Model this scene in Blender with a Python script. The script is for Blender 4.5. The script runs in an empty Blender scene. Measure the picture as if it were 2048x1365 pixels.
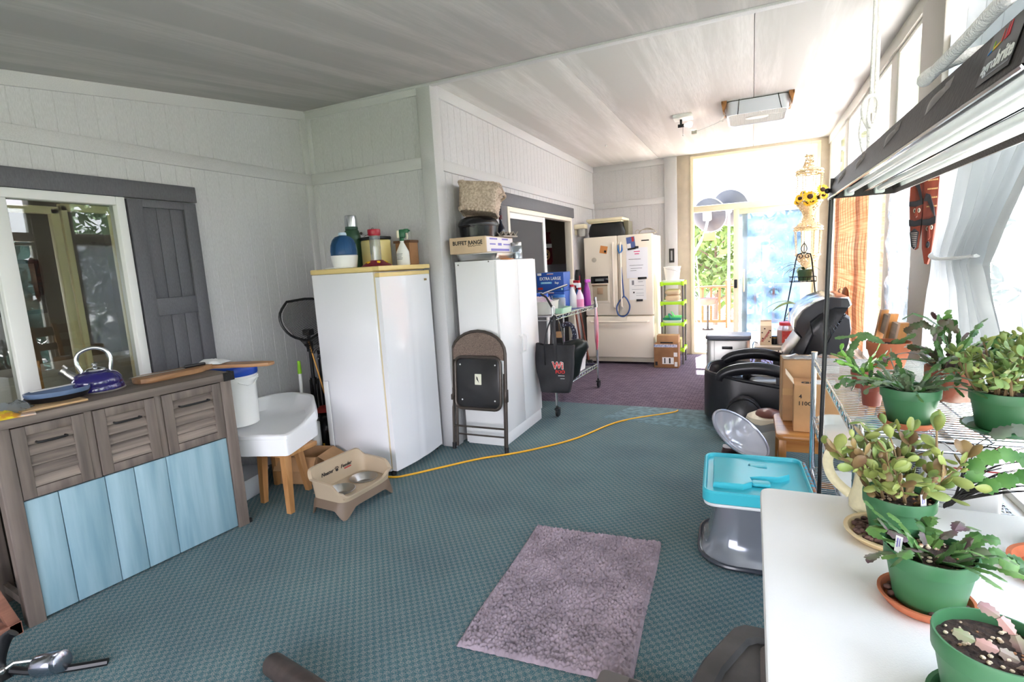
SKY, SUN, EXPO, BULB_FILL = 2.0, 14.0, 2.52, 15
import bpy, math, random
from math import sin, cos, pi, radians, sqrt
from mathutils import Vector, Matrix, noise
SC = bpy.context.scene
COL = SC.collection
rnd = random.Random(7)

# ---------------------------------------------------------------- materials
def lin(c):
    c = c/255.0
    return c/12.92 if c <= .04045 else ((c+.055)/1.055)**2.4
def rgb(c): return (lin(c[0]), lin(c[1]), lin(c[2]), 1)
MATS = {}
def nodes(name):
    m = bpy.data.materials.new(name); m.use_nodes = True
    nt = m.node_tree; return m, nt, nt.nodes['Principled BSDF']
def M(name, col, rough=.55, metal=0, var=0, vs=8, bump=0, bs=60, col2=None, stretch=None, trans=0, ior=1.45, alpha=1, spec=.5, detail=4, emit=0, coat=0, lo=.35, hi=.65, sss=0):
    """principled material; var = brightness variation, col2 = second colour mixed in by noise, stretch = xyz scale of the noise"""
    if name in MATS: return MATS[name]
    m, nt, b = nodes(name)
    b.inputs['Base Color'].default_value = rgb(col)
    b.inputs['Roughness'].default_value = rough
    b.inputs['Metallic'].default_value = metal
    b.inputs['Specular IOR Level'].default_value = spec
    if coat: b.inputs['Coat Weight'].default_value = coat; b.inputs['Coat Roughness'].default_value = .08
    if trans: b.inputs['Transmission Weight'].default_value = trans; b.inputs['IOR'].default_value = ior
    if alpha < 1: b.inputs['Alpha'].default_value = alpha
    if emit: b.inputs['Emission Color'].default_value = rgb(col); b.inputs['Emission Strength'].default_value = emit
    if var or col2 or bump:
        tc = nt.nodes.new('ShaderNodeTexCoord'); mp = nt.nodes.new('ShaderNodeMapping')
        nt.links.new(tc.outputs['Object'], mp.inputs['Vector'])
        if stretch: mp.inputs['Scale'].default_value = stretch
    if var or col2:
        nz = nt.nodes.new('ShaderNodeTexNoise'); nz.inputs['Scale'].default_value = vs; nz.inputs['Detail'].default_value = detail
        nt.links.new(mp.outputs['Vector'], nz.inputs['Vector'])
        cr = nt.nodes.new('ShaderNodeValToRGB'); cr.color_ramp.elements[0].position = lo; cr.color_ramp.elements[1].position = hi
        c2 = col2 if col2 else tuple(max(0, min(255, c*(1+var))) for c in col)
        c1 = col if col2 else tuple(max(0, c*(1-var)) for c in col)
        cr.color_ramp.elements[0].color = rgb(c1); cr.color_ramp.elements[1].color = rgb(c2)
        nt.links.new(nz.outputs['Fac'], cr.inputs['Fac']); nt.links.new(cr.outputs['Color'], b.inputs['Base Color'])
    if bump:
        n2 = nt.nodes.new('ShaderNodeTexNoise'); n2.inputs['Scale'].default_value = bs; n2.inputs['Detail'].default_value = 3
        nt.links.new(mp.outputs['Vector'], n2.inputs['Vector'])
        bp = nt.nodes.new('ShaderNodeBump'); bp.inputs['Strength'].default_value = bump; bp.inputs['Distance'].default_value = .004
        nt.links.new(n2.outputs['Fac'], bp.inputs['Height']); nt.links.new(bp.outputs['Normal'], b.inputs['Normal'])
    MATS[name] = m
    return m
def thin(name, tint=(255,255,255), refl=.9, haze=0, hazecol=(235,240,245), rough=0.0, bump=0, bs=12, F=1.5, hs=None):
    """thin sheet of glass or film: see-through plus fresnel reflection, haze = share of white translucent film"""
    if name in MATS: return MATS[name]
    m = bpy.data.materials.new(name); m.use_nodes = True; nt = m.node_tree; nt.nodes.clear()
    out = nt.nodes.new('ShaderNodeOutputMaterial'); tr = nt.nodes.new('ShaderNodeBsdfTransparent'); tr.inputs[0].default_value = rgb(tint)
    gl = nt.nodes.new('ShaderNodeBsdfGlossy'); gl.inputs['Roughness'].default_value = rough; gl.inputs['Color'].default_value = (refl, refl, refl, 1)
    fr = nt.nodes.new('ShaderNodeFresnel')
    ge = nt.nodes.new('ShaderNodeNewGeometry'); mi = nt.nodes.new('ShaderNodeMix'); mi.inputs[2].default_value = F; mi.inputs[3].default_value = 1/F   # same reflectance on both faces of the sheet
    nt.links.new(ge.outputs['Backfacing'], mi.inputs[0]); nt.links.new(mi.outputs[0], fr.inputs['IOR'])
    mx = nt.nodes.new('ShaderNodeMixShader')
    base = tr.outputs[0]
    if haze:
        tl = nt.nodes.new('ShaderNodeBsdfTranslucent'); tl.inputs[0].default_value = rgb(hazecol)
        df = nt.nodes.new('ShaderNodeBsdfDiffuse'); df.inputs[0].default_value = rgb(hazecol)
        m2 = nt.nodes.new('ShaderNodeMixShader'); m2.inputs[0].default_value = .35
        nt.links.new(tl.outputs[0], m2.inputs[1]); nt.links.new(df.outputs[0], m2.inputs[2])
        m3 = nt.nodes.new('ShaderNodeMixShader'); m3.inputs[0].default_value = haze
        nt.links.new(base, m3.inputs[1]); nt.links.new(m2.outputs[0], m3.inputs[2]); base = m3.outputs[0]
        if hs:
            tc = nt.nodes.new('ShaderNodeTexCoord'); mp = nt.nodes.new('ShaderNodeMapping'); mp.inputs['Scale'].default_value = hs
            nz = nt.nodes.new('ShaderNodeTexNoise'); nz.inputs['Scale'].default_value = 1; nz.inputs['Detail'].default_value = 4
            mr = nt.nodes.new('ShaderNodeMapRange'); mr.inputs[1].default_value = .3; mr.inputs[2].default_value = .7
            mr.inputs[3].default_value = max(0, haze-.22); mr.inputs[4].default_value = min(1, haze+.22)
            nt.links.new(tc.outputs['Object'], mp.inputs[0]); nt.links.new(mp.outputs[0], nz.inputs[0]); nt.links.new(nz.outputs['Fac'], mr.inputs[0]); nt.links.new(mr.outputs[0], m3.inputs[0])
    nt.links.new(fr.outputs[0], mx.inputs[0]); nt.links.new(base, mx.inputs[1]); nt.links.new(gl.outputs[0], mx.inputs[2])
    if bump:
        tc = nt.nodes.new('ShaderNodeTexCoord'); nz = nt.nodes.new('ShaderNodeTexNoise'); nz.inputs['Scale'].default_value = bs; nz.inputs['Detail'].default_value = 5
        bp = nt.nodes.new('ShaderNodeBump'); bp.inputs['Strength'].default_value = bump; bp.inputs['Distance'].default_value = .05
        nt.links.new(tc.outputs['Object'], nz.inputs[0]); nt.links.new(nz.outputs['Fac'], bp.inputs['Height'])
        nt.links.new(bp.outputs[0], gl.inputs['Normal']); nt.links.new(bp.outputs[0], fr.inputs['Normal'])
    nt.links.new(mx.outputs[0], out.inputs[0])
    MATS[name] = m
    return m
def wood(name, c1, c2, axis=2, scale=1, rough=.5, fine=30, bump=.2):
    s = [fine*scale]*3; s[axis] = 1.6*scale
    return M(name, c1, rough, col2=c2, vs=1, stretch=tuple(s), bump=bump, bs=1.5, detail=6, lo=.3, hi=.7)

# ---------------------------------------------------------------- mesh builder
class B:
    def __init__(s, mat=None): s.v = []; s.f = []; s.m = mat or Matrix.Identity(4)
    def T(s, mat): s.m = mat; return s
    def add(s, vs, fs):
        o = len(s.v); mm = s.m
        s.v += [tuple(mm @ Vector(p)) for p in vs]; s.f += [tuple(i+o for i in f) for f in fs]; return s
    def loft(s, rings, cap=True, closed=True, wrap=False):
        n = len(rings[0]); vs = [p for r in rings for p in r]; fs = []
        R = len(rings)
        for k in range(R if wrap else R-1):
            a = k*n; b = ((k+1) % R)*n
            for i in range(n if closed else n-1):
                j = (i+1) % n; fs.append((a+i, a+j, b+j, b+i))
        if cap and not wrap:
            fs.append(tuple(range(n-1, -1, -1))); fs.append(tuple(range((R-1)*n, R*n)))
        return s.add(vs, fs)
    def poly(s, pts, z0, z1, b=0):
        """prism of a 2-D outline, optional bevel by insetting the end rings"""
        if not b: return s.loft([[(x, y, z0) for x, y in pts], [(x, y, z1) for x, y in pts]])
        i = inset(pts, b)
        return s.loft([[(x, y, z0) for x, y in i], [(x, y, z0+b) for x, y in pts], [(x, y, z1-b) for x, y in pts], [(x, y, z1) for x, y in i]])
    def box(s, x0, x1, y0, y1, z0, z1, b=0, r=None, n=2):
        if x0 > x1: x0, x1 = x1, x0
        if y0 > y1: y0, y1 = y1, y0
        if z0 > z1: z0, z1 = z1, z0
        b = min(b, (x1-x0)*.45, (y1-y0)*.45, (z1-z0)*.45)
        rr = min(r if r is not None else b, (x1-x0)*.49, (y1-y0)*.49)
        if rr <= 0: p = [(x0, y0), (x1, y0), (x1, y1), (x0, y1)]
        else: p = rrect((x0+x1)/2, (y0+y1)/2, x1-x0, y1-y0, rr, n)
        if b <= 0: return s.poly(p, z0, z1)
        k = 1 - .293
        ins = lambda d: scale2(p, (x0+x1)/2, (y0+y1)/2, 1-2*d/(x1-x0), 1-2*d/(y1-y0))
        rg = []
        for d, z in ((b, z0), (b*.293, z0+b*.293), (0, z0+b), (0, z1-b), (b*.293, z1-b*.293), (b, z1)):
            rg.append([(x, y, z) for x, y in ins(d)])
        return s.loft(rg)
    def lathe(s, prof, c=(0,0,0), n=24, cap=True, sx=1, sy=1):
        return s.loft([[(c[0]+r*sx*cos(2*pi*i/n), c[1]+r*sy*sin(2*pi*i/n), c[2]+z) for i in range(n)] for r, z in prof], cap)
    def cyl(s, c, r, h, n=20, b=0):
        p = [(r, 0), (r, h)] if not b else [(r-b, 0), (r, b), (r, h-b), (r-b, h)]
        return s.lathe(p, c, n)
    def rod(s, a, b, r, n=8, r2=None): return s.tube([a, b], r, n, r2=r2)
    def tube(s, pts, r, n=8, r2=None, closed=False, flat=1):
        P = [Vector(p) for p in pts]; N = len(P); rings = []
        up = None
        for i in range(N):
            if closed: t = P[(i+1) % N]-P[i-1]
            else: t = P[min(i+1, N-1)]-P[max(i-1, 0)]
            if t.length < 1e-9: t = Vector((0, 0, 1))
            t.normalize()
            if up is None:
                up = Vector((0, 0, 1)) if abs(t.z) < .9 else Vector((1, 0, 0))
            x = up.cross(t)
            if x.length < 1e-6: x = Vector((1, 0, 0)).cross(t)
            x.normalize(); y = t.cross(x); up = y
            rr = r[i] if isinstance(r, (list, tuple)) else (r if r2 is None else r+(r2-r)*i/max(1, N-1))
            rings.append([tuple(P[i]+x*(rr*cos(2*pi*k/n))+y*(rr*flat*sin(2*pi*k/n))) for k in range(n)])
        return s.loft(rings, True, True, closed)
    def ball(s, c, r, n=12, k=7, ry=None, rz=None):
        ry = ry or r; rz = rz or r
        rings = []
        for j in range(1, k):
            a = pi*j/k; rings.append([(c[0]+r*sin(a)*cos(2*pi*i/n), c[1]+ry*sin(a)*sin(2*pi*i/n), c[2]-rz*cos(a)) for i in range(n)])
        vs = [p for q in rings for p in q]; fs = []
        for a in range(k-2):
            for i in range(n):
                j = (i+1) % n; fs.append((a*n+i, a*n+j, (a+1)*n+j, (a+1)*n+i))
        lo = len(vs); vs += [(c[0], c[1], c[2]-rz), (c[0], c[1], c[2]+rz)]
        for i in range(n):
            j = (i+1) % n; fs.append((lo, j, i)); fs.append((lo+1, (k-2)*n+i, (k-2)*n+j))
        return s.add(vs, fs)
    def surf(s, nu, nv, fn, th=0):
        """grid surface fn(u,v) in 0..1, optionally a shell of thickness th along its normal"""
        P = [[Vector(fn(i/nu, j/nv)) for j in range(nv+1)] for i in range(nu+1)]
        vs = [tuple(p) for q in P for p in q]; W = nv+1
        fs = [(i*W+j, (i+1)*W+j, (i+1)*W+j+1, i*W+j+1) for i in range(nu) for j in range(nv)]
        if th:
            o = len(vs)
            for i in range(nu+1):
                for j in range(nv+1):
                    a = P[min(i+1, nu)][j]-P[max(i-1, 0)][j]; b = P[i][min(j+1, nv)]-P[i][max(j-1, 0)]
                    nn = a.cross(b)
                    nn = nn.normalized() if nn.length > 1e-12 else Vector((0, 0, 1))
                    vs.append(tuple(P[i][j]-nn*th))
            fs += [(o+i*W+j, o+i*W+j+1, o+(i+1)*W+j+1, o+(i+1)*W+j) for i in range(nu) for j in range(nv)]
            for i in range(nu):
                a, b = i*W, (i+1)*W; fs.append((a, o+a, o+b, b)); a, b = i*W+nv, (i+1)*W+nv; fs.append((a, b, o+b, o+a))
            for j in range(nv):
                a, b = j, j+1; fs.append((a, b, o+b, o+a)); a, b = nu*W+j, nu*W+j+1; fs.append((a, o+a, o+b, b))
        return s.add(vs, fs)
    def obj(s, name, mat, parent=None, ang=40):
        me = bpy.data.meshes.new(name); me.from_pydata(s.v, [], s.f); me.validate(); me.update()
        me.materials.append(mat)
        me.shade_smooth(); me.set_sharp_from_angle(angle=radians(ang))
        o = bpy.data.objects.new(name, me); COL.objects.link(o)
        if parent is not None: o.parent = parent
        return o
def rrect(cx, cy, w, h, r, n=3):
    p = []
    for (sx, sy, a0) in ((1, 1, 0), (-1, 1, 90), (-1, -1, 180), (1, -1, 270)):
        for k in range(n+1):
            a = radians(a0+90*k/n); p.append((cx+sx*(w/2-r)+r*cos(a), cy+sy*(h/2-r)+r*sin(a)))
    return p
def scale2(p, cx, cy, a, b): return [(cx+(x-cx)*a, cy+(y-cy)*b) for x, y in p]
def inset(p, d):
    cx = sum(q[0] for q in p)/len(p); cy = sum(q[1] for q in p)/len(p)
    out = []
    for x, y in p:
        l = sqrt((x-cx)**2+(y-cy)**2) or 1; out.append((x-(x-cx)/l*d*1.3, y-(y-cy)/l*d*1.3))
    return out
def ell(cx, cy, a, b, n=24): return [(cx+a*cos(2*pi*i/n), cy+b*sin(2*pi*i/n)) for i in range(n)]
def frame(o, x, z):
    """matrix with local x along x, local z along z (orthogonalised), origin o"""
    z = Vector(z).normalized(); x = Vector(x); x = (x-z*x.dot(z)).normalized(); y = z.cross(x)
    m = Matrix((x, y, z)).transposed().to_4x4(); m.translation = Vector(o); return m
def L(x=0, y=0, z=0, rz=0, rx=0, ry=0):
    return Matrix.Translation((x, y, z)) @ Matrix.Rotation(radians(rz), 4, 'Z') @ Matrix.Rotation(radians(rx), 4, 'X') @ Matrix.Rotation(radians(ry), 4, 'Y')

# ---------------------------------------------------------------- scene bookkeeping
def thing(name, label, cat, loc=(0,0,0), rz=0, group=None):
    o = bpy.data.objects.new(name, None); COL.objects.link(o); o.empty_display_size = .05
    o.location = loc; o.rotation_euler = (0, 0, radians(rz)); o['label'] = label; o['category'] = cat
    if group: o['group'] = group
    return o
def tag(o, label, cat, group=None):
    o['label'] = label; o['category'] = cat
    if group: o['group'] = group
    return o
def solo(b, name, mat, label, cat, loc=(0,0,0), rz=0, group=None, ang=40):
    o = b.obj(name, mat, None, ang); o.location = loc; o.rotation_euler = (0, 0, radians(rz)); return tag(o, label, cat, group)
def struct(b, name, mat, parent=None, ang=40):
    o = b.obj(name, mat, parent, ang)
    if parent is None: o['kind'] = 'structure'
    return o
def dup(root, loc, rz=None, label=None):
    r = root.copy(); COL.objects.link(r); r.location = loc
    if rz is not None: r.rotation_euler = (0, 0, radians(rz))
    if label: r['label'] = label
    for ch in list(root.children):
        c = ch.copy(); COL.objects.link(c); c.parent = r
        for g in list(ch.children):
            d = g.copy(); COL.objects.link(d); d.parent = c
    return r
def text(s, size, mat, mtx, parent, name='lettering', depth=.0008, bold=0, shear=0, sx=1, align='CENTER'):
    """raised lettering as a mesh; mtx places the text plane (local x = reading direction, local z = out of the surface)"""
    cu = bpy.data.curves.new(name, 'FONT'); cu.body = s; cu.size = size; cu.align_x = align; cu.align_y = 'CENTER'
    cu.extrude = depth; cu.offset = bold; cu.shear = shear; cu.resolution_u = 2
    t = bpy.data.objects.new(name, cu); COL.objects.link(t); bpy.context.view_layer.update()
    dg = bpy.context.evaluated_depsgraph_get(); me = bpy.data.meshes.new_from_object(t.evaluated_get(dg))
    bpy.data.objects.remove(t); bpy.data.curves.remove(cu)
    me.transform(mtx @ Matrix.Diagonal((sx, 1, 1, 1))); me.materials.clear(); me.materials.append(mat); me.name = name
    o = bpy.data.objects.new(name, me); COL.objects.link(o); o.parent = parent; return o
def arc(c, r, a0, a1, n, plane='xz'):
    out = []
    for i in range(n+1):
        a = radians(a0+(a1-a0)*i/n)
        if plane == 'xz': out.append((c[0]+r*cos(a), c[1], c[2]+r*sin(a)))
        elif plane == 'yz': out.append((c[0], c[1]+r*cos(a), c[2]+r*sin(a)))
        else: out.append((c[0]+r*cos(a), c[1]+r*sin(a), c[2]))
    return out
def spline(pts, k=6):
    P = [Vector(p) for p in pts]; out = []
    for i in range(len(P)-1):
        a = P[max(i-1, 0)]; b = P[i]; c = P[i+1]; d = P[min(i+2, len(P)-1)]
        for j in range(k):
            t = j/k; out.append(tuple(.5*((2*b)+(c-a)*t+(2*a-5*b+4*c-d)*t*t+(3*b-a-3*c+d)*t**3)))
    out.append(tuple(P[-1])); return out

# shared materials
black = M('black plastic', (22,22,24), .35)
blackm = M('matte black', (24,24,26), .6)
white = M('white plastic', (236,236,234), .35)
whitem = M('white paint', (232,232,228), .5, bump=.1, bs=80)
chrome = M('chrome', (205,208,212), .18, 1)
steel = M('brushed steel', (185,183,180), .3, 1, bump=.05, bs=200)
card = M('cardboard', (178,138,98), .8, var=.06, vs=6)
carddk = M('brown cardboard', (150,108,72), .8, var=.08, vs=6)
paper = M('paper', (238,238,236), .7)
ink = M('black ink', (30,28,28), .7)
# ================================================================ ROOM SHELL
XW, Y2, X3, Y4, X5, HC = -3.445, 3.56, -2.21, 8.03, .89, 2.83
YB = -2.4
def zc(y): return 2.82 + .126*(y-Y2) if y < Y2 else HC
paint = M('grey siding paint', (196,195,197), .6, var=.035, vs=3, bump=.35, bs=1, stretch=(90,90,14))
trimp = M('grey trim paint', (197,196,197), .55, var=.03, vs=4, bump=.25, bs=1, stretch=(60,60,60))
dark = M('charcoal paint', (92,92,97), .55, var=.06, vs=4, bump=.3, bs=1, stretch=(60,60,12))
ceil = M('ceiling hardboard', (205,203,198), .65, col2=(222,220,215), vs=1, stretch=(5,.5,1), bump=.8, bs=1, detail=6)
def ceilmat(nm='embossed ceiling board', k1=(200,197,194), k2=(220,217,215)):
    m, nt, b = nodes(nm)
    b.inputs['Roughness'].default_value = .7; b.inputs['Specular IOR Level'].default_value = .25
    tc = nt.nodes.new('ShaderNodeTexCoord')
    def nz(sc, scale, det):
        mp = nt.nodes.new('ShaderNodeMapping'); mp.inputs['Scale'].default_value = sc
        n = nt.nodes.new('ShaderNodeTexNoise'); n.inputs['Scale'].default_value = scale; n.inputs['Detail'].default_value = det; n.inputs['Distortion'].default_value = .6
        nt.links.new(tc.outputs['Object'], mp.inputs[0]); nt.links.new(mp.outputs[0], n.inputs[0]); return n
    a = nz((5, .35, 1), 1, 3); g = nz((70, 5, 1), 1, 5)
    mm = nt.nodes.new('ShaderNodeMath'); mm.operation = 'MULTIPLY'
    mr = nt.nodes.new('ShaderNodeMapRange'); mr.inputs[1].default_value = .42; mr.inputs[2].default_value = .62
    nt.links.new(a.outputs['Fac'], mr.inputs[0]); nt.links.new(mr.outputs[0], mm.inputs[0]); nt.links.new(g.outputs['Fac'], mm.inputs[1])
    cr = nt.nodes.new('ShaderNodeValToRGB'); cr.color_ramp.elements[0].color = rgb(k1); cr.color_ramp.elements[1].color = rgb(k2)
    cr.color_ramp.elements[0].position = .05; cr.color_ramp.elements[1].position = .6
    nt.links.new(mm.outputs[0], cr.inputs[0]); nt.links.new(cr.outputs[0], b.inputs['Base Color'])
    bp = nt.nodes.new('ShaderNodeBump'); bp.inputs['Strength'].default_value = .35; bp.inputs['Distance'].default_value = .005
    nt.links.new(mm.outputs[0], bp.inputs['Height']); nt.links.new(bp.outputs[0], b.inputs['Normal']); return m
ceil = ceilmat()

def siding(b, p0, t, nrm, length, z0, z1, pitch=.102, w=.006, d=.0022, off=.05, back=.06):
    """vertical-groove board wall: outline runs along t, grooves sink against nrm"""
    t = Vector(t); nrm = Vector(nrm); p0 = Vector(p0); out = [(0, 0)]
    s = off
    while s < length-.01:
        out += [(s, 0), (s+w*.25, -d), (s+w*.75, -d), (s+w, 0)]; s += pitch
    out += [(length, 0)]
    f0 = z0 if callable(z0) else (lambda s: z0); f1 = z1 if callable(z1) else (lambda s: z1)
    ring = out + [(length, -back), (0, -back)]
    P = lambda s, q, z: tuple(p0+t*s+nrm*q+Vector((0, 0, z)))
    b.loft([[P(s, q, f0(s)) for s, q in ring], [P(s, q, f1(s)) for s, q in ring]])
# wall_left (house wall with the sliding door), Y from YB to Y2
b = B(); D0, D1, DT = -.10, 2.00, 1.98
t = (0, 1, 0); n = (1, 0, 0); P = lambda y: (XW, y, 0)
siding(b, P(YB), t, n, D0-.5-YB, 0, 2.23); siding(b, P(D0-.5), t, n, .5, 0, 2.23, off=.2)
siding(b, P(D0), t, n, D1-D0, DT, 2.23); siding(b, P(D1), t, n, Y2-D1, 0, 2.23)
siding(b, P(YB), t, n, Y2-YB, 2.23, lambda s: zc(YB+s)+.04)
struct(b, 'wall_left', paint, ang=20)
def slopeboard(b, y0, y1, h, th=.016, x=XW):
    b.loft([[(x-.01, y, zc(y)+.02), (x+th, y, zc(y)+.02), (x+th, y, zc(y)-h), (x-.01, y, zc(y)-h)] for y in (y0, y1)])
b = B(); slopeboard(b, YB, Y2, .08); struct(b, 'trim_1', trimp)
b = B(); b.box(XW-.01, XW+.018, YB, Y2, 2.216, 2.302, .003); struct(b, 'trim_2', trimp)
b = B(); b.box(XW-.01, XW+.018, Y2-.08, Y2, 0, 2.216, .003); b.box(XW-.01, XW+.018, Y2-.08, Y2, 2.302, 2.75, .003); struct(b, 'trim_3', trimp)
# wall_back_corner: W2 facing the camera
b = B(); siding(b, (XW, Y2, 0), (1, 0, 0), (0, -1, 0), X3-XW, 0, 2.23); siding(b, (XW, Y2, 0), (1, 0, 0), (0, -1, 0), X3-XW, 2.23, 2.86)
struct(b, 'wall_return', paint, ang=20)
b = B(); b.box(XW, X3, Y2-.018, Y2+.01, 2.216, 2.302, .003); struct(b, 'trim_4', trimp)
b = B(); b.box(XW, X3, Y2-.018, Y2+.01, 2.752, 2.84, .003); struct(b, 'trim_5', trimp)
b = B(); b.box(X3-.10, X3+.022, Y2-.022, Y2+.10, 0, 2.83, .004); struct(b, 'trim_6', trimp)
b = B(); b.box(XW, XW+.07, Y2-.016, Y2+.01, 0, 2.2, .003); b.box(XW, XW+.05, Y2-.016, Y2+.01, 2.31, 2.75, .003); struct(b, 'trim_7', trimp)
# wall_inner: W3 along the far room, with the second sliding door
E0, E1, ET = 4.80, 6.84, 2.02
b = B(); Q = lambda y: (X3, y, 0)
siding(b, Q(Y2), t, n, E0-Y2, 0, 2.23); siding(b, Q(E0), t, n, E1-E0, ET, 2.23); siding(b, Q(E1), t, n, Y4-E1, 0, 2.23)
siding(b, Q(Y2), t, n, Y4-Y2, 2.23, 2.86); struct(b, 'wall_inner', paint, ang=20)
b = B(); b.box(X3-.01, X3+.018, Y2+.1, Y4, 2.205, 2.29, .003); struct(b, 'trim_8', trimp)
b = B(); b.box(X3-.01, X3+.018, Y2+.1, Y4, 2.745, 2.84, .003); struct(b, 'trim_9', trimp)
b = B(); b.box(X3-.01, X3+.018, Y4-.08, Y4, 0, 2.205, .003); struct(b, 'trim_10', trimp)
# wall_far: W4 with glazed door and transom
tan = M('tan post paint', (188,176,158), .55, var=.03, bump=.2, bs=40)
cream = M('cream vinyl frame', (232,222,190), .45)
b = B(); siding(b, (X3, Y4, 0), (1, 0, 0), (0, -1, 0), 1.06, 0, 2.23); siding(b, (X3, Y4, 0), (1, 0, 0), (0, -1, 0), 1.06, 2.23, 2.86)
struct(b, 'wall_far', paint, ang=20)
b = B(); b.box(X3, -1.15, Y4-.018, Y4+.01, 2.205, 2.29, .003); struct(b, 'trim_11', trimp)
b = B(); b.box(X3, -1.15, Y4-.018, Y4+.01, 2.745, 2.84, .003); struct(b, 'trim_12', trimp)
b = B(); b.box(-1.155, -.98, Y4-.03, Y4+.06, 0, 2.84, .004); struct(b, 'trim_13', trimp)
b = B(); b.box(-.98, -.80, Y4-.016, Y4+.06, 0, 2.84, .004); struct(b, 'trim_14', tan)
b = B(); b.box(-.80, X5, Y4-.02, Y4+.06, 2.795, 2.86, .003); b.box(.79, X5+.02, Y4-.02, Y4+.06, 0, 2.80, .003); struct(b, 'trim_15', tan)
# floors
def carpet():
    m, nt, bs_ = nodes('teal checked carpet'); N = nt.nodes; bs_.inputs['Roughness'].default_value = .95; bs_.inputs['Specular IOR Level'].default_value = .1
    tc = N.new('ShaderNodeTexCoord'); mp = N.new('ShaderNodeMapping'); mp.inputs['Rotation'].default_value = (0, 0, radians(5)); nt.links.new(tc.outputs['Object'], mp.inputs[0])
    ck = N.new('ShaderNodeTexChecker'); ck.inputs['Scale'].default_value = 52; nt.links.new(mp.outputs[0], ck.inputs[0])
    fine = N.new('ShaderNodeTexNoise'); fine.inputs['Scale'].default_value = 330; fine.inputs['Detail'].default_value = 2; nt.links.new(mp.outputs[0], fine.inputs[0])
    big = N.new('ShaderNodeTexNoise'); big.inputs['Scale'].default_value = 2.2; big.inputs['Detail'].default_value = 4; nt.links.new(mp.outputs[0], big.inputs[0])
    a = N.new('ShaderNodeMath'); a.operation = 'MULTIPLY_ADD'; nt.links.new(ck.outputs['Fac'], a.inputs[0]); a.inputs[1].default_value = .085; nt.links.new(fine.outputs['Fac'], a.inputs[2])
    cr = N.new('ShaderNodeValToRGB'); e = cr.color_ramp.elements
    e[0].position = .36; e[0].color = rgb((52,90,98)); e[1].position = .70; e[1].color = rgb((168,160,150))
    q = e.new(.54); q.color = rgb((80,118,124)); nt.links.new(a.outputs[0], cr.inputs[0])
    hs = N.new('ShaderNodeMix'); hs.data_type = 'RGBA'; hs.blend_type = 'MULTIPLY'; hs.inputs[0].default_value = .5
    c2 = N.new('ShaderNodeValToRGB'); c2.color_ramp.elements[0].position = .3; c2.color_ramp.elements[1].position = .75; c2.color_ramp.elements[0].color = rgb((190,190,205)); c2.color_ramp.elements[1].color = rgb((255,255,255))
    nt.links.new(big.outputs['Fac'], c2.inputs[0]); nt.links.new(cr.outputs[0], hs.inputs[6]); nt.links.new(c2.outputs[0], hs.inputs[7]); nt.links.new(hs.outputs[2], bs_.inputs['Base Color'])
    bp = N.new('ShaderNodeBump'); bp.inputs['Strength'].default_value = .5; bp.inputs['Distance'].default_value = .003; nt.links.new(a.outputs[0], bp.inputs['Height']); nt.links.new(bp.outputs[0], bs_.inputs['Normal']); return m
def carpet2():
    m, nt, bs_ = nodes('mauve basketweave carpet'); N = nt.nodes; bs_.inputs['Roughness'].default_value = .95; bs_.inputs['Specular IOR Level'].default_value = .1
    tc = N.new('ShaderNodeTexCoord'); mp = N.new('ShaderNodeMapping'); mp.inputs['Rotation'].default_value = (0, 0, radians(2)); nt.links.new(tc.outputs['Object'], mp.inputs[0])
    br = N.new('ShaderNodeTexBrick'); br.inputs['Scale'].default_value = 9; br.inputs['Mortar Size'].default_value = .022; br.inputs['Brick Width'].default_value = .6; br.inputs['Row Height'].default_value = .32
    br.inputs['Color1'].default_value = rgb((116,102,114)); br.inputs['Color2'].default_value = rgb((100,88,100)); br.inputs['Mortar'].default_value = rgb((56,46,58)); nt.links.new(mp.outputs[0], br.inputs[0])
    nt.links.new(br.outputs['Color'], bs_.inputs['Base Color'])
    bp = N.new('ShaderNodeBump'); bp.inputs['Strength'].default_value = .6; bp.inputs['Distance'].default_value = .006; bp.invert = True; nt.links.new(br.outputs['Fac'], bp.inputs['Height']); nt.links.new(bp.outputs[0], bs_.inputs['Normal']); return m
YC = 5.06
b = B(); b.box(XW-.06, X5+.03, YB-.05, YC, -.1, 0); struct(b, 'floor', carpet())
b = B(); b.box(X3-.06, X5+.03, YC, Y4+.06, -.1, -.001); struct(b, 'floor_far', carpet2())
b = B(); b.loft([[(x, y, .0005) for x, y in ((-1.25, 4.60), (-.20, 4.46), (.2, 4.46), (.25, 5.04), (-1.05, 5.05))], [(x, y, .007) for x, y in ((-1.24, 4.61), (-.2, 4.47), (.2, 4.47), (.25, 5.03), (-1.05, 5.04))]])
solo(b, 'carpet_remnant', M('plain teal carpet', (98,122,128), .95, var=.12, vs=20, bump=.5, bs=250), 'smooth teal carpet offcut lying at the seam before the massage chair', 'carpet')
# ceilings
b = B(); b.loft([[(x, y, zc(y)+d) for x, y, d in ((XW-.06, YB-.06, 0), (X5+.06, YB-.06, 0), (X5+.06, Y2, 0), (XW-.06, Y2, 0))], [(x, y, zc(y)+.1) for x, y in ((XW-.06, YB-.06), (X5+.06, YB-.06), (X5+.06, Y2), (XW-.06, Y2))]])
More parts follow.
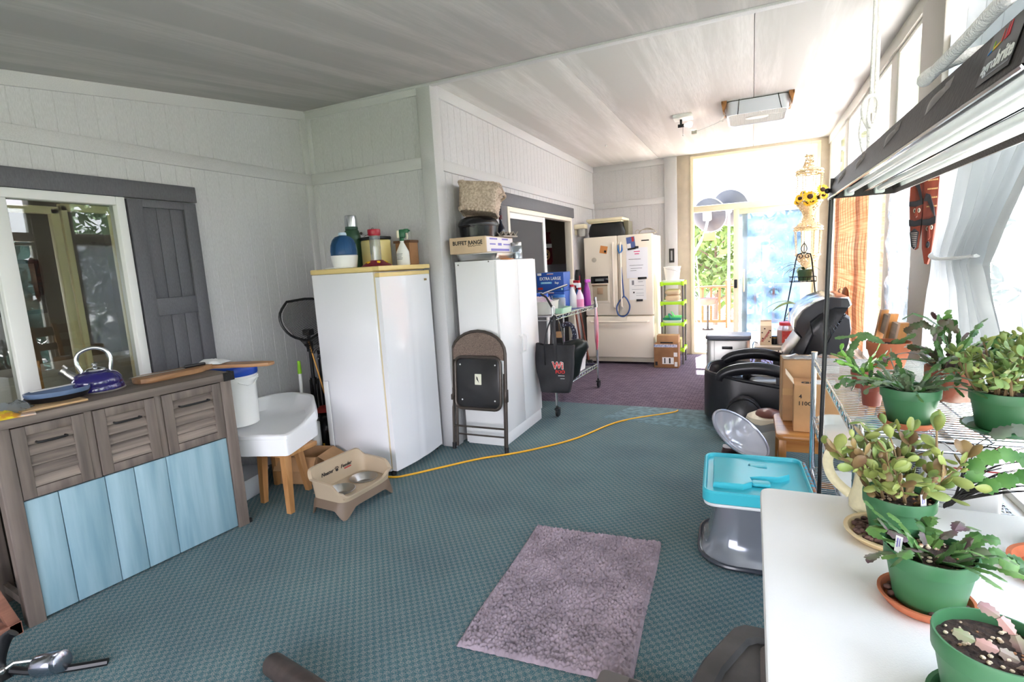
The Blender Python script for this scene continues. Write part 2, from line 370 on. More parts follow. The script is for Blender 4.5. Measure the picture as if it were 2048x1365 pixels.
# zc jumps to HC exactly at Y2, keep the near slab on its own plane
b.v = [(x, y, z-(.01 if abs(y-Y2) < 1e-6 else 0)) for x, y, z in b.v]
struct(b, 'ceiling', ceilmat('shade-darkened ceiling board', (166,164,161), (186,183,180)))  # far ceiling's board, darkened in colour so the near slope looks shaded
b = B()
for x0, x1 in ((X3-.06, -1.22), (-1.2165, 0.0), (.0035, X5+.06)): b.box(x0, x1, Y2, Y4+.06, HC, HC+.05, .002)
b.box(X3-.06, X5+.06, Y2, Y4+.06, HC+.03, HC+.12)
struct(b, 'ceiling_far', ceil)
b = B(); b.box(XW, X5, Y2-.03, Y2+.025, HC-.028, HC+.01, .004); struct(b, 'trim_16', trimp)
# window wall: W5
wp = M('window wall paint', (204,200,190), .55, bump=.15, bs=60); jamb = M('window jamb vinyl', (222,220,210), .4)
b = B(); siding(b, (X5, YB, 0), (0, 1, 0), (-1, 0, 0), Y4-YB, 0, .42); b.box(X5, X5+.1, YB, Y4+.06, 0, .42); struct(b, 'wall_right', wp, ang=20)
b = B(); b.box(X5-.02, X5+.1, Y2, Y4+.06, 2.735, 2.86, .003); b.box(X5-.02, X5+.1, YB, Y2, 2.05, 2.13, .003)
b.loft([[(X5-.02, y, zc(y)-.1), (X5+.1, y, zc(y)-.1), (X5+.1, y, zc(y)+.03), (X5-.02, y, zc(y)+.03)] for y in (YB, Y2-.001)])
b.box(X5-.02, X5+.1, Y2, Y4+.06, 2.03, 2.12, .003); b.box(X5-.04, X5+.1, YB, Y4+.06, .42, .47, .004)
struct(b, 'trim_17', wp)
posts = [(7.88, 8.09, 0), (6.60, 6.80, 0), (5.42, 5.58, 0), (4.56, 4.73, 0), (3.47, 3.88, 1), (1.30, 1.48, 0), (-.45, -.25, 0), (-2.4, -2.2, 0)]
for i, (a, c, big) in enumerate(posts):
    b = B(); top = (zc(a)-.08) if c < Y2 else 2.75
    b.box(X5-(.03 if big else .004), X5+.1, a, c, .46, top, .004); struct(b, 'trim_%d' % (18+i), M('warm grey post paint', (186,181,172), .6, bump=.3, bs=90) if big else wp)
glass = thin('window glass', (246,250,250), 1, rough=0)
for i in range(len(posts)-1):
    y1 = posts[i][0]; y0 = posts[i+1][1]; top = zc(y0)-.1 if y0 < 2 or y1 < Y2 else 2.735
    fb = B()
    for (z0, z1) in ((.47, 2.03), (2.12, min(top, 2.735))):
        if z1-z0 < .08: continue
        for (a, c, e, f) in ((y0, y0+.03, z0, z1), (y1-.03, y1, z0, z1), (y0+.03, y1-.03, z0, z0+.03), (y0+.03, y1-.03, z1-.03, z1)):
            fb.box(X5+.0, X5+.06, a, c, e, f, .003)
    w = struct(fb, 'window_%d' % (i+1), jamb)
    for (z0, z1) in ((.47, 2.03), (2.12, min(top, 2.735))):
        if z1-z0 < .1: continue
        gb = B(); gb.box(X5+.012, X5+.016, y0+.028, y1-.028, z0+.028, z1-.028); gb.obj('pane', glass, w)
# back wall behind the camera: unseen opening added for frontal fill light
b = B(); b.box(XW-.06, X5+.1, YB-.1, YB, 0, .35); b.box(XW-.06, X5+.1, YB-.1, YB, 1.9, 2.2); b.box(XW-.06, -3.0, YB-.1, YB, .35, 1.9); b.box(.5, X5+.1, YB-.1, YB, .35, 1.9)
struct(b, 'wall_back', paint)
# ---------------- far glazed door
dirty = thin('dusty door glass', (204,214,226), 1, haze=.03, hazecol=(205,225,238), rough=.02, hs=(4, 4, 4))
db = B()
db.box(-.80, -.755, Y4-.03, Y4+.06, 0, 2.80, .003); db.box(-.755, .79, Y4-.03, Y4+.06, 2.03, 2.115, .003); db.box(-.755, .79, Y4-.02, Y4+.06, 2.76, 2.80, .003)
db.box(.745, .79, Y4-.03, Y4+.06, 0, 2.76, .003); db.box(-.755, .745, Y4-.02, Y4+.06, -.02, .03, .003)
dr = struct(db, 'door_1', cream)
tb = B(); tb.box(-.755, .745, Y4+.02, Y4+.024, 2.115, 2.76); tb.obj('transom_pane', glass, dr)
def panel(x0, x1, y, nm, lab):
    pb = B()
    for a, c, e, f in ((x0, x0+.07, .03, 2.03), (x1-.07, x1, .03, 2.03), (x0+.07, x1-.07, .03, .11), (x0+.07, x1-.07, 1.96, 2.03)): pb.box(a, c, y, y+.03, e, f, .004)
    p = pb.obj('sliding_panel', cream, dr); p['label'] = lab
    g = B(); g.box(x0+.065, x1-.065, y+.013, y+.017, .1, 1.97); g.obj('pane', dirty, p); return p
p1 = panel(-.13, .745, Y4+.025, 'p', 'fixed door panel with dusty bluish glass')
p2 = panel(-.235, .66, Y4-.015, 'p', 'sliding door panel pushed open behind the fixed one')
b = B(); b.box(-.225, -.185, Y4-.045, Y4-.014, .95, 1.07, .006); b.obj('latch', blackm, p2)
b = B(); b.tube([(-.10, Y4-.005, .90), (-.10, Y4-.05, .93), (-.10, Y4-.05, 1.17), (-.10, Y4-.005, 1.20)], .012, 8); b.obj('handle', cream, p1)
# ---------------- house sliding door in the left wall
wf = M('white vinyl frame', (226,226,224), .45); yel = M('yellowed sash', (232,216,170), .5)
houseglass = thin('house door glass', (222,226,222), 1, F=1.62)
clearg = thin('inner glass', (215,225,215), 1, F=1.45)
fb = B(); x0, x1 = XW-.05, XW+.03
for a, c, e, f in ((D1-.05, D1, 0, DT), (D0, D0+.05, 0, DT), (D0+.05, D1-.05, DT-.05, DT), (D0+.05, D1-.05, 0, .04)): fb.box(x0, x1, a, c, e, f, .004)
fb.box(x0, x1-.005, 1.36, 1.44, .04, DT-.05, .004)
d2 = struct(fb, 'door_2', wf)
g = B(); g.box(XW-.012, XW-.008, 1.43, D1-.045, .03, DT-.045); g.obj('pane', houseglass, d2)
g = B(); g.box(XW-.012, XW-.008, D0+.04, 1.37, .03, DT-.045); g.obj('pane', houseglass, d2)
sb = B()
for a, c, e, f in ((1.66, 1.70, .05, 1.90), (1.40, 1.43, .05, 1.90), (1.40, 1.70, 1.87, 1.91), (1.71, 1.74, .05, 1.92), (1.96, 2.0, .05, 1.92), (1.71, 1.99, 1.89, 1.93)): sb.box(XW-.10, XW-.06, a, c, e, f, .003)
sh = sb.obj('inner_sash', yel, d2); sh['label'] = 'yellowed inner door sash behind the glass'
b = B(); b.box(XW-.01, XW+.03, D0-.1, 2.46, DT+.002, 2.085, .004); hd = struct(b, 'trim_40', dark)
# panelled shutter
sb = B(); ya, yb_ = D1+.012, 2.445; X0 = XW+.002
for a, c, e, f in ((ya, ya+.085, .05, DT-.005), (yb_-.085, yb_, .05, DT-.005), (ya+.085, yb_-.085, 1.93, DT-.005), (ya+.085, yb_-.085, 1.255, 1.365), (ya+.085, yb_-.085, .05, .15)): sb.box(X0, X0+.03, a, c, e, f, .002)
w3 = (yb_-ya-.17)/3
for k in range(3):
    for e, f in ((.15, 1.255), (1.365, 1.93)): sb.box(X0, X0+.014, ya+.085+k*w3+.0015, ya+.085+(k+1)*w3-.0015, e, f, .001)
struct(sb, 'trim_41', dark)
# ---------------- second house door (W3)
fb = B(); x0, x1 = X3-.06, X3+.03
for a, c, e, f in ((E0, E0+.05, 0, ET), (E1-.05, E1, 0, ET), (E0+.05, E1-.05, ET-.05, ET), (E0+.05, E1-.05, 0, .04)): fb.box(x0, x1, a, c, e, f, .004)
d3 = struct(fb, 'door_3', M('off-white vinyl frame', (228,222,206), .45))
sb = B()
for a, c, e, f in ((E0+.05, E0+.085, .04, ET-.05), (5.80, 5.875, .04, ET-.05), (E0+.085, 5.80, ET-.11, ET-.05), (E0+.085, 5.80, .04, .1)): sb.box(X3-.02, X3+.012, a, c, e, f, .003)
scn = sb.obj('screen_panel', wf, d3)
g = B(); g.box(X3-.006, X3-.003, E0+.08, 5.81, .09, ET-.1); g.obj('insect_screen', M('grey insect screen', (66,66,68), .7, alpha=.82), scn)
b = B(); b.box(X3-.01, X3+.028, 4.66, 6.95, ET+.003, 2.15, .004); b.box(X3-.01, X3+.026, 4.66, E0-.003, 0, ET+.003, .004); b.box(X3-.01, X3+.026, E1+.003, 6.95, 0, ET+.003, .004) if 0 else None
struct(b, 'trim_42', dark)
# rooms behind the house doors
rp = M('house room paint', (150,143,132), .8); rf = M('house room floor', (92,72,56), .6, var=.1)
b = B(); xa, xb = -6.3, XW-.062
b.box(xa-.1, xa, -1.5, .3, 0, 2.5); b.box(xa-.1, xa, 1.4, 3.6, 0, 2.5); b.box(xa-.1, xa, .3, 1.4, 0, .9); b.box(xa-.1, xa, .3, 1.4, 2.0, 2.5)  # opening in the far wall added to let daylight into this room
b.box(xa, xb, -1.6, -1.5, 0, 2.5); b.box(xa, xb, 3.42, 3.5, 0, 2.5); b.box(xa-.1, xb, -1.6, 3.5, 2.45, 2.55)
struct(b, 'wall_house', rp); b = B(); b.box(xa-.1, xb, -1.6, 3.5, -.1, -.002); struct(b, 'floor_house', rf)
b = B(); b.box(-5.6, -5.5, Y2+.1, 8.1, 0, 2.5); b.box(-5.6, X3-.062, Y2+.07, Y2+.12, 0, 2.5); b.box(-5.6, X3-.062, 8.04, 8.1, 0, 2.5); b.box(-5.6, X3-.062, Y2+.07, 8.1, 2.45, 2.55)
struct(b, 'wall_pantry', M('pantry paint', (168,160,146), .8)); b = B(); b.box(-5.6, X3-.062, Y2+.07, 8.1, -.1, -.002); struct(b, 'floor_pantry', rf)
# ================================================================ LEFT SIDE
greywood = wood('weathered grey wood', (84,75,70), (124,111,102), axis=0, fine=26, rough=.6)
greywoodz = wood('weathered grey wood upright', (84,75,70), (124,111,102), axis=2, fine=26, rough=.6)
slatwood = wood('rubbed slat wood', (80,71,66), (146,132,121), axis=0, fine=34, rough=.6)
blueplank = wood('pale blue washed plank', (114,148,161), (148,176,187), axis=2, fine=22, rough=.55, bump=.1)
iron = M('black iron', (26,25,26), .5, .3)
bar = thing('sideboard', 'grey-brown wooden sideboard with three slatted drawers above pale blue planks', 'sideboard', (-2.85, 1.0, 0), 83.7)
b = B(); b.box(-.012, 1.042, -.012, .42, .887, .93, .004); b.obj('worktop', greywood, bar)
for x in (0, .97):
    for y in (0, .35): b = B(); b.box(x, x+.062, y, y+.06, 0, .887, .004); b.obj('leg', greywoodz, bar)
b = B(); b.box(.062, .97, .03, .06, .555, .887, .002); b.box(.062, .97, .375, .395, .06, .887, .002); b.box(1.0, 1.02, .06, .35, .06, .887, .002); b.box(.062, .97, .06, .375, .06, .08); b.box(.062, .97, .06, .375, .50, .52); b.box(.02, .04, .06, .35, .06, .10)
for x in (.325, .627): b.box(x, x+.032, .012, .032, .557, .886, .002)
b.obj('carcass', greywoodz, bar)
for x0, x1 in ((.064, .323), (.359, .625), (.661, .968)):
    b = B(); z0, z1 = .561, .880; e = .048
    for a, c, f, g in ((x0, x0+e, z0, z1), (x1-e, x1, z0, z1), (x0+e, x1-e, z0, z0+.042), (x0+e, x1-e, z1-.04, z1)): b.box(a, c, .004, .03, f, g, .002)
    dw = b.obj('drawer', greywoodz, bar)
    b = B(); hz = (z1-z0-.082)/5
    for k in range(5):
        zz = z0+.042+hz*k
        b.loft([[(x, .004, zz+.004), (x, .029, zz+.004), (x, .029, zz+hz-.003), (x, .025, zz+hz-.003)] for x in (x0+e, x1-e)])
    b.obj('slat_panel', slatwood, dw)
    b = B(); hx0, hx1, hy = x0+e+.03, x1-e-.03, z1-.078
    b.tube([(hx0, .012, hy), (hx0, -.012, hy), (hx0+.012, -.018, hy), (hx1-.012, -.018, hy), (hx1, -.012, hy), (hx1, .012, hy)], .0055, 8)
    b.obj('drawer_pull', iron, dw)
ed = [.063, .185, .365, .49, .64, .969]
for i in range(5): b = B(); b.box(ed[i]+.0015, ed[i+1]-.0015, .014, .034, .012, .553, .002); b.obj('plank', blueplank, bar)
b = B(); b.box(.985, 1.046, -.016, -.010, .885, .934); b.box(1.04, 1.047, -.016, .05, .885, .934)
for q in ((1.0, .9), (1.03, .9), (1.0, .92), (1.03, .92)): b.ball((q[0], -.016, q[1]), .003, 6, 4)
b.obj('corner_bracket', iron, bar)
b = B(); b.cyl((1.045, .02, 0), .012, .02); b.obj('foot', blackm, bar)
# crate of offcuts beside the sideboard's open end
redwood = wood('reddish offcut wood', (120,80,66), (156,108,88), axis=1, fine=30)
t_ = thing('wooden_crate', 'reddish wooden crate of offcuts at the open left end of the sideboard', 'crate', (-2.868, .648, 0))
b = B(); b.box(-.02, .02, -.3, .33, .0, .055, .003); b.box(-.36, -.32, -.3, .33, .0, .055, .003); b.box(-.36, .02, -.3, -.26, 0, .055); b.box(-.36, .02, .29, .33, 0, .055); b.box(-.34, 0, -.28, .3, .0, .015); b.obj('frame', redwood, t_)
b = B(); b.T(L(0, .31, .05, rx=14)).box(-.02, .015, -.02, .02, 0, .2, .003); b.obj('stile', redwood, t_)
for (x, y, z, s, mt, nm, lb) in ((-2.94, .74, .016, (.12, .1, .09), wood('pale block wood', (176,126,74), (206,158,104), axis=1), 'wood_block', 'pale sawn wood block lying in the reddish crate'), (-3.06, .82, .016, (.16, .12, .22), wood('dark block wood', (60,46,40), (98,78,66), axis=2), 'wood_block', 'dark standing wood block at the back of the reddish crate')):
    b = B(); b.box(-s[0]/2, s[0]/2, -s[1]/2, s[1]/2, 0, s[2], .004); solo(b, nm, mt, lb, 'wood', (x, y, z), 18)
# kettle
navy = M('navy enamel', (34,28,96), .14, coat=.6)
k = thing('kettle', 'navy blue whistling kettle with steel spout and loop handle on the sideboard', 'kettle', (-3.06, 1.52, .93), 235)
b = B(); b.lathe([(.098, 0), (.110, .004), (.112, .02), (.106, .035), (.108, .04), (.104, .065), (.088, .088), (.062, .102), (.040, .107), (0.0, .108)], n=32, cap=True); b.obj('body', navy, k)
b = B(); b.lathe([(.113, .0), (.116, .003), (.114, .008), (.1125, .009)], n=32); b.obj('base_ring', steel, k)
b = B(); b.lathe([(.045, .106), (.043, .112), (.03, .118), (.012, .121), (.008, .128), (.013, .136), (.013, .142), (.004, .147)], n=20); b.obj('lid', chrome, k)
b = B(); b.tube([(.075, 0, .065), (.105, 0, .095), (.125, 0, .118)], [.026, .021, .017], 12); b.tube([(.122, 0, .114), (.134, 0, .126)], .021, 12); b.rod((.11, 0, .13), (.125, 0, .148), .008); b.obj('spout', steel, k)
b = B(); b.tube(spline([(.055, 0, .098), (.07, 0, .15), (.055, 0, .20), (0, 0, .222), (-.05, 0, .205), (-.07, 0, .155), (-.06, 0, .095)], 5), .0065, 10, flat=1.5); b.obj('handle', chrome, k)
# board and pan
lw = wood('light plywood', (176,142,100), (200,168,124), axis=0)
b = B(); b.box(-.12, .12, -.10, .10, 0, .010, .002); solo(b, 'trivet_board', lw, 'thin light plywood square under the blue-sided pan', 'board', (-2.955, 1.255, .93), 83)
p = thing('frying_pan', 'shallow black pan with a slate-blue outer wall on the thin plywood square', 'pan', (-3.01, 1.325, .940), 83)
b = B(); b.lathe([(.075, 0), (.092, .003), (.112, .032), (.113, .046), (.108, .046), (.106, .034), (.088, .010), (0, .009)], n=32, sx=1.12, sy=.85); b.obj('bowl', M('slate blue enamel', (96,116,148), .3), p)
b = B(); b.lathe([(.068, -.0005), (.096, 0), (.1125, .024), (.110, .025), (.09, .003)], n=32, sx=1.125, sy=.855); b.obj('underside', M('sooty black', (22,20,22), .5), p)
b = B(); b.lathe([(.10, .014), (.0, .016)], n=24, sx=1.1, sy=.83); b.obj('residue', M('burnt residue', (52,46,44), .8, var=.5, vs=60, bump=.8), p)
b = B(); b.T(L(0, .01, .05, rz=6)).box(-.095, .10, -.008, .008, 0, .006, .002); solo(b, 'scraper', M('pale grey plastic', (186,188,190), .4), 'pale grey stick lying across the shallow blue-sided pan', 'scraper', (-3.045, 1.335, .936), 83)
# bags on the sideboard
def crumple(seed, w, d, h, n=14):
    b = B()
    def f(u, v):
        x = (u-.5)*w; y = (v-.5)*d; e = max(0, 1-(2*abs(u-.5))**3)*max(0, 1-(2*abs(v-.5))**3)
        q = noise.noise(Vector((u*4+seed, v*4, seed)))*.7+noise.noise(Vector((u*9, v*9+seed, 2)))*.4
        return (x*(1+.15*q), y*(1+.15*q), .004+h*e*(.75+.6*q))
    b.surf(n, n, f, .0015); return b
solo(crumple(3, .14, .11, .05), 'plastic_bag', thin('clear crinkled plastic', (225,228,230), .8, haze=.25, rough=.12), 'clear crinkled plastic bag beside the shallow pan', 'bag', (-2.98, 1.14, .93), 40)
yl = M('yellow printed plastic', (226,206,40), .35, col2=(196,140,50), vs=22, hi=.6, lo=.5)
solo(crumple(8, .16, .10, .035), 'snack_packet', yl, 'yellow printed packet at the left end of the sideboard', 'packet', (-2.86, 1.03, .93), 80)
solo(crumple(12, .12, .08, .03), 'snack_packet', M('tan printed plastic', (176,130,84), .4, col2=(214,190,60), vs=30, lo=.55), 'tan and yellow packet behind the yellow one on the sideboard', 'packet', (-2.99, 1.02, .93), 30)
b = B(); b.box(-.05, .05, -.03, .03, 0, .008, .002); solo(b, 'seed_packet', M('orange packet', (206,140,70), .4, col2=(190,176,170), vs=25), 'small flat orange-edged packet in clear wrap near the sideboard front edge', 'packet', (-2.83, 1.10, .93), 70)
# cutting board + knife
live = wood('live edge wood', (120,84,56), (170,128,88), axis=0, fine=24)
b = B(); o = [(-.21, -.06), (-.17, -.085), (-.08, -.08), (0, -.075), (.06, -.085), (.12, -.07), (.17, -.03), (.22, -.02), (.235, .01), (.21, .03), (.14, .045), (.08, .07), (-.03, .075), (-.14, .08), (-.2, .05), (-.22, 0)]
b.poly(o, 0, .03, .004); solo(b, 'cutting_board', live, 'live-edge wooden cutting board with a knife on it', 'cutting board', (-3.0, 1.88, .93), 86)
kn = thing('knife', 'long knife with a dark handle lying on the live-edge cutting board', 'knife', (-3.02, 1.84, .961), 82)
b = B(); b.loft([[(-.18, -.002, 0), (-.18, .002, 0), (-.18, .002, .0015), (-.18, -.002, .0015)], [(-.1, -.012, 0), (-.1, .008, 0), (-.1, .008, .002), (-.1, -.012, .002)], [(.1, -.016, 0), (.1, .010, 0), (.1, .010, .002), (.1, -.016, .002)]]); b.obj('blade', steel, kn)
b = B(); b.box(.1, .22, -.014, .012, -.001, .016, .005); b.obj('handle', black, kn)
# white corner basin on stool legs
sk = thing('corner_basin', 'white moulded corner basin raised on wooden stool legs by the sideboard', 'basin', (0, 0, 0))
pl = [(-3.30, 2.115), (-2.93, 2.125), (-2.78, 2.165), (-2.62, 2.215), (-2.595, 2.225), (-2.59, 2.245), (-2.62, 2.34), (-2.70, 2.56), (-2.73, 2.62), (-2.86, 2.75), (-2.98, 2.85), (-3.12, 2.88), (-3.25, 2.87), (-3.34, 2.76), (-3.38, 2.5), (-3.37, 2.2)]
pl = [(x, y) for x, y, z in spline([(x, y, 0) for x, y in pl+[pl[0]]], 4)[:-1]]
b = B(); c0 = (-3.03, 2.42)
I = lambda k: [(c0[0]+(x-c0[0])*k, c0[1]+(y-c0[1])*k) for x, y in pl]
def hz(x, y, base):  # raised rim at the back
    t = max(0, min(1, ((x+2.62)*-.55+(y-2.30)*.62)*2.2)); return base+t*t*(3-2*t)*.085
b.loft([[(x, y, .36) for x, y in I(.96)], [(x, y, .365) for x, y in pl], [(x, y, .47) for x, y in pl], [(x, y, .475) for x, y in I(1.03)], [(x, y, .495) for x, y in I(1.03)], [(x, y, .502+max(0, hz(x, y, 0)-.012)) for x, y in I(1.0)], [(x, y, .50+max(0, hz(x, y, 0)-.012)) for x, y in I(.94)], [(x, y, .485) for x, y in I(.80)], [(x, y, .468) for x, y in I(.45)], [(x, y, .466) for x, y in I(.1)]]); b.obj('basin', M('white moulded plastic', (240,241,243), .28), sk, 50)
legw = wood('honey stool wood', (150,104,60), (188,140,90), axis=2, fine=24)
for x, y, tx, ty in ((-2.60, 2.21, -2.66, 2.27), (-2.90, 2.27, -2.9, 2.30), (-2.765, 2.52, -2.82, 2.50), (-3.06, 2.52, -3.02, 2.5)):
    b = B(); b.loft([[(x+dx*.017, y+dy*.017, 0) for dx, dy in ((-1, -1), (1, -1), (1, 1), (-1, 1))], [(tx+dx*.024, ty+dy*.024, .362) for dx, dy in ((-1, -1), (1, -1), (1, 1), (-1, 1))]]); b.obj('stool_leg', legw, sk)
b = B(); b.box(-3.05, -2.64, 2.25, 2.52, .33, .361, .004); b.obj('stool_top', legw, sk)
bk = thing('bucket', 'white plastic bucket with a blue lid standing in the corner basin', 'bucket', (-3.12, 2.33, .500))
b = B(); b.lathe([(.118, 0), (.125, .006), (.135, .30), (.150, .302), (.150, .318), (.142, .32), (.143, .345), (.136, .345), (.134, .31), (.115, .01)], n=32); b.obj('pail', white, bk)
b = B(); b.lathe([(.146, .335), (.150, .345), (.150, .392), (.144, .40), (.130, .40), (.128, .392), (0, .392)], n=32); b.obj('lid', M('blue lid', (18,70,178), .35), bk)
b = B(); b.tube([(.135, -.07, .30), (.155, -.02, .275), (.155, .02, .275), (.135, .07, .30)], .004); b.obj('handle', white, bk)
b = B(); b.poly([(-.28, -.05), (.14, -.055), (.24, -.035), (.25, 0), (.24, .03), (.14, .05), (-.28, .05)], 0, .02, .003); solo(b, 'paddle_board', wood('paddle wood', (140,98,66), (180,136,96), axis=0), 'brown wooden paddle board sticking out over the blue bucket lid', 'board', (-2.87, 2.165, .932), 18)
solo(crumple(21, .17, .12, .03), 'plastic_bag', M('milky plastic', (226,228,228), .35), 'white crumpled plastic on the paddle board above the bucket', 'bag', (-3.02, 2.13, .953), 20)
# cardboard box + white box beneath
cb = thing('cardboard_box', 'open cardboard box under the white corner basin', 'box', (-2.93, 2.68, 0), 14)
b = B()
for a in ((-.16, .16, -.12, -.114), (-.16, .16, .114, .12), (-.16, -.154, -.12, .12), (.154, .16, -.12, .12)): b.box(*a, 0, .2)
b.box(-.16, .16, -.12, .12, 0, .006); b.obj('carton', card, cb)
b = B(); b.T(L(0, -.12, .2, rx=-125)).box(-.15, .15, 0, .10, 0, .004); b.T(L(.16, 0, .2, ry=120)).box(-.004, .0, -.11, .11, 0, .10); b.obj('flap', card, cb)
b = B(); b.lathe([(.03, 0), (.034, .01), (.034, .33), (.03, .335)], n=24); solo(b, 'pipe_offcut', white, 'upright white plastic pipe behind the basin legs', 'pipe', (-3.06, 2.925, 0))
b = B(); b.loft([[(x, y, z) for x, y in rrect(0, 0, w, d, .06)] for z, w, d in ((0, .30, .26), (.02, .32, .28), (.14, .36, .30), (.15, .37, .31))]); solo(b, 'storage_tub', M('pale grey tub', (206,210,214), .4), 'low pale tub on the floor under the basin', 'tub', (-3.2, 2.3, 0), 10)
# fishing net
net = thing('landing_net', 'black landing net with a gold handle leaning in the corner', 'net', (-3.20, 3.06, .42))
m_ = frame((-3.20, 3.06, 1.13), (.45, .9, 0), (-.15, .02, 1)); b = B(m_)
hoop = [(-.10, 0, .14), (.10, 0, .14), (.165, 0, .06), (.17, 0, -.03), (.12, 0, -.12), (.03, 0, -.17), (-.03, 0, -.17), (-.12, 0, -.12), (-.17, 0, -.03), (-.165, 0, .06)]
off = Vector((3.20, -3.06, -.42)); mv = Matrix.Translation(off)
b.T(mv @ m_).tube(spline(hoop+[hoop[0]], 3)[:-1], .010, 8, closed=True); b.obj('hoop', black, net)
b = B(mv @ m_); H_ = [Vector(p) for p in spline(hoop+[hoop[0]], 3)[:-1]]
def ringz(k): # bag hanging below and behind
    q = k/7; c = Vector((0.02, -.05*q, -.24*q-.02)); s = 1-.72*q**1.3
    return [tuple(c+Vector((p.x*s, p.y-.07*sin(pi*q), (p.z+.02)*s*(1-.25*q)))) for p in H_]
b.loft([ringz(k) for k in range(8)], cap=False)
def netmat():
    m, nt, bs_ = nodes('black net mesh'); N = nt.nodes; bs_.inputs['Base Color'].default_value = rgb((18,18,20)); bs_.inputs['Roughness'].default_value = .7
    tc = N.new('ShaderNodeTexCoord'); mp = N.new('ShaderNodeMapping'); mp.inputs['Rotation'].default_value = (0, radians(45), 0); vo = N.new('ShaderNodeTexBrick')
    vo.offset = 0; vo.inputs['Scale'].default_value = 1; vo.inputs['Brick Width'].default_value = .010; vo.inputs['Row Height'].default_value = .010; vo.inputs['Mortar Size'].default_value = .0014
    sp = N.new('ShaderNodeSeparateXYZ'); cbx = N.new('ShaderNodeCombineXYZ'); nt.links.new(tc.outputs['Object'], mp.inputs[0]); nt.links.new(mp.outputs[0], sp.inputs[0])
    ad = N.new('ShaderNodeMath'); nt.links.new(sp.outputs[0], ad.inputs[0]); nt.links.new(sp.outputs[1], ad.inputs[1]); nt.links.new(ad.outputs[0], cbx.inputs[0]); nt.links.new(sp.outputs[2], cbx.inputs[1]); nt.links.new(cbx.outputs[0], vo.inputs[0])
    mr = N.new('ShaderNodeMapRange'); mr.inputs[3].default_value = .12; nt.links.new(vo.outputs['Fac'], mr.inputs[0]); nt.links.new(mr.outputs[0], bs_.inputs['Alpha']); return m
NET = netmat(); b.obj('net_bag', NET, net)
b = B(mv @ m_); b.rod((0, 0, -.17), (.05, .03, -.62), .007, 8); b.obj('handle', M('gold anodised tube', (206,150,80), .3, .8), net)
# rods, tripod and poles in the corner
rod = thing('tripod', 'black folded tripod standing in the corner behind the basin', 'tripod', (-3.25, 3.14, 0))
b = B(); b.rod((0, 0, .30), (0, 0, 1.0), .014, 10); b.rod((0, 0, .85), (0, 0, .93), .026, 10); b.rod((0, 0, .58), (0, 0, .63), .026, 10); b.obj('column', black, rod)
for a in (30, 150, 270):
    b = B(); c = (cos(radians(a)), sin(radians(a))); b.tube([(c[0]*.03, c[1]*.03, .62), (c[0]*.035, c[1]*.035, .3), (c[0]*.05, c[1]*.05, 0.0)], [.011, .010, .008], 8); b.obj('leg', black, rod)
b = B(); b.box(-.035, .035, -.03, .03, .98, 1.03, .006); b.rod((-.05, 0, .9), (-.02, 0, .9), .01); b.obj('head', black, rod)
w_ = thing('fishing_rod_sleeve', 'speckled black and silver rod sleeve leaning beside the freezer', 'rod sleeve', (-3.27, 3.24, .42))
b = B()
for d in (0, .045): b.tube(spline([(d, 0, .35), (.08+d, .02, .58), (.20+d, .03, .92)], 5), .016, 10)
b.obj('sleeve', M('foil sleeve', (60,60,64), .25, .7, col2=(210,210,214), vs=90, lo=.5, hi=.62), w_)
b = B(); b.rod((.01, 0, -.42), (.0, 0, .42), .009); b.obj('rod', black, w_)
b = B(); b.rod((0, 0, 0), (.02, 0, .73), .013, 10); g_ = thing('mop_pole', 'white pole with a lime green tip behind the basin', 'pole', (-3.24, 2.98, 0)); b.obj('pole', white, g_)
b = B(); b.rod((.019, 0, .70), (.022, 0, .80), .016, 10, r2=.012); b.obj('tip', M('lime plastic', (150,214,40), .4), g_)
b = B(); b.box(-.13, .13, -.05, .05, 0, .56, .004); solo(b, 'flat_carton', carddk, 'tall brown cardboard carton in the corner behind the tripod', 'carton', (-3.16, 3.38, 0), 4)
b = B(); b.poly([(-.09, 0), (.09, 0), (.1, .8), (.06, .97), (-.05, .99), (-.1, .8)], 0, .03, .008); o = solo(b, 'ironing_sleeve_board', M('grey fabric', (150,152,160), .8, bump=.3), 'grey rounded board standing behind the tall brown carton', 'board', (-3.08, 3.50, .0)); o.rotation_euler = (radians(90), 0, 0)
b = B(); b.loft([[(x*s+.02*sin(k*2.1), y*s, z) for x, y in ell(0, 0, .12, .10, 18)] for k, (z, s) in enumerate(((0, .95), (.05, 1.05), (.15, 1.0), (.25, .98), (.33, .86), (.37, .6), (.39, .2)))])
solo(b, 'garbage_bag', M('shiny black bag', (14,14,16), .22, bump=.9, bs=14), 'shiny black rubbish bag on the floor between basin and freezer', 'bag', (-3.04, 3.06, 0))
solo(crumple(30, .2, .16, .05), 'cloth', M('red cloth', (150,40,36), .85), 'red cloth lying on top of the black rubbish bag', 'cloth', (-3.06, 3.07, .385), 20)
b = B(); b.box(-.02, .02, -.008, .006, .0, .68, .003); o = solo(b, 'level_board', M('white laminate strip', (226,226,228), .4), 'white measuring strip leaning on the side of the freezer', 'strip', (-2.85, 2.868, .0)); 
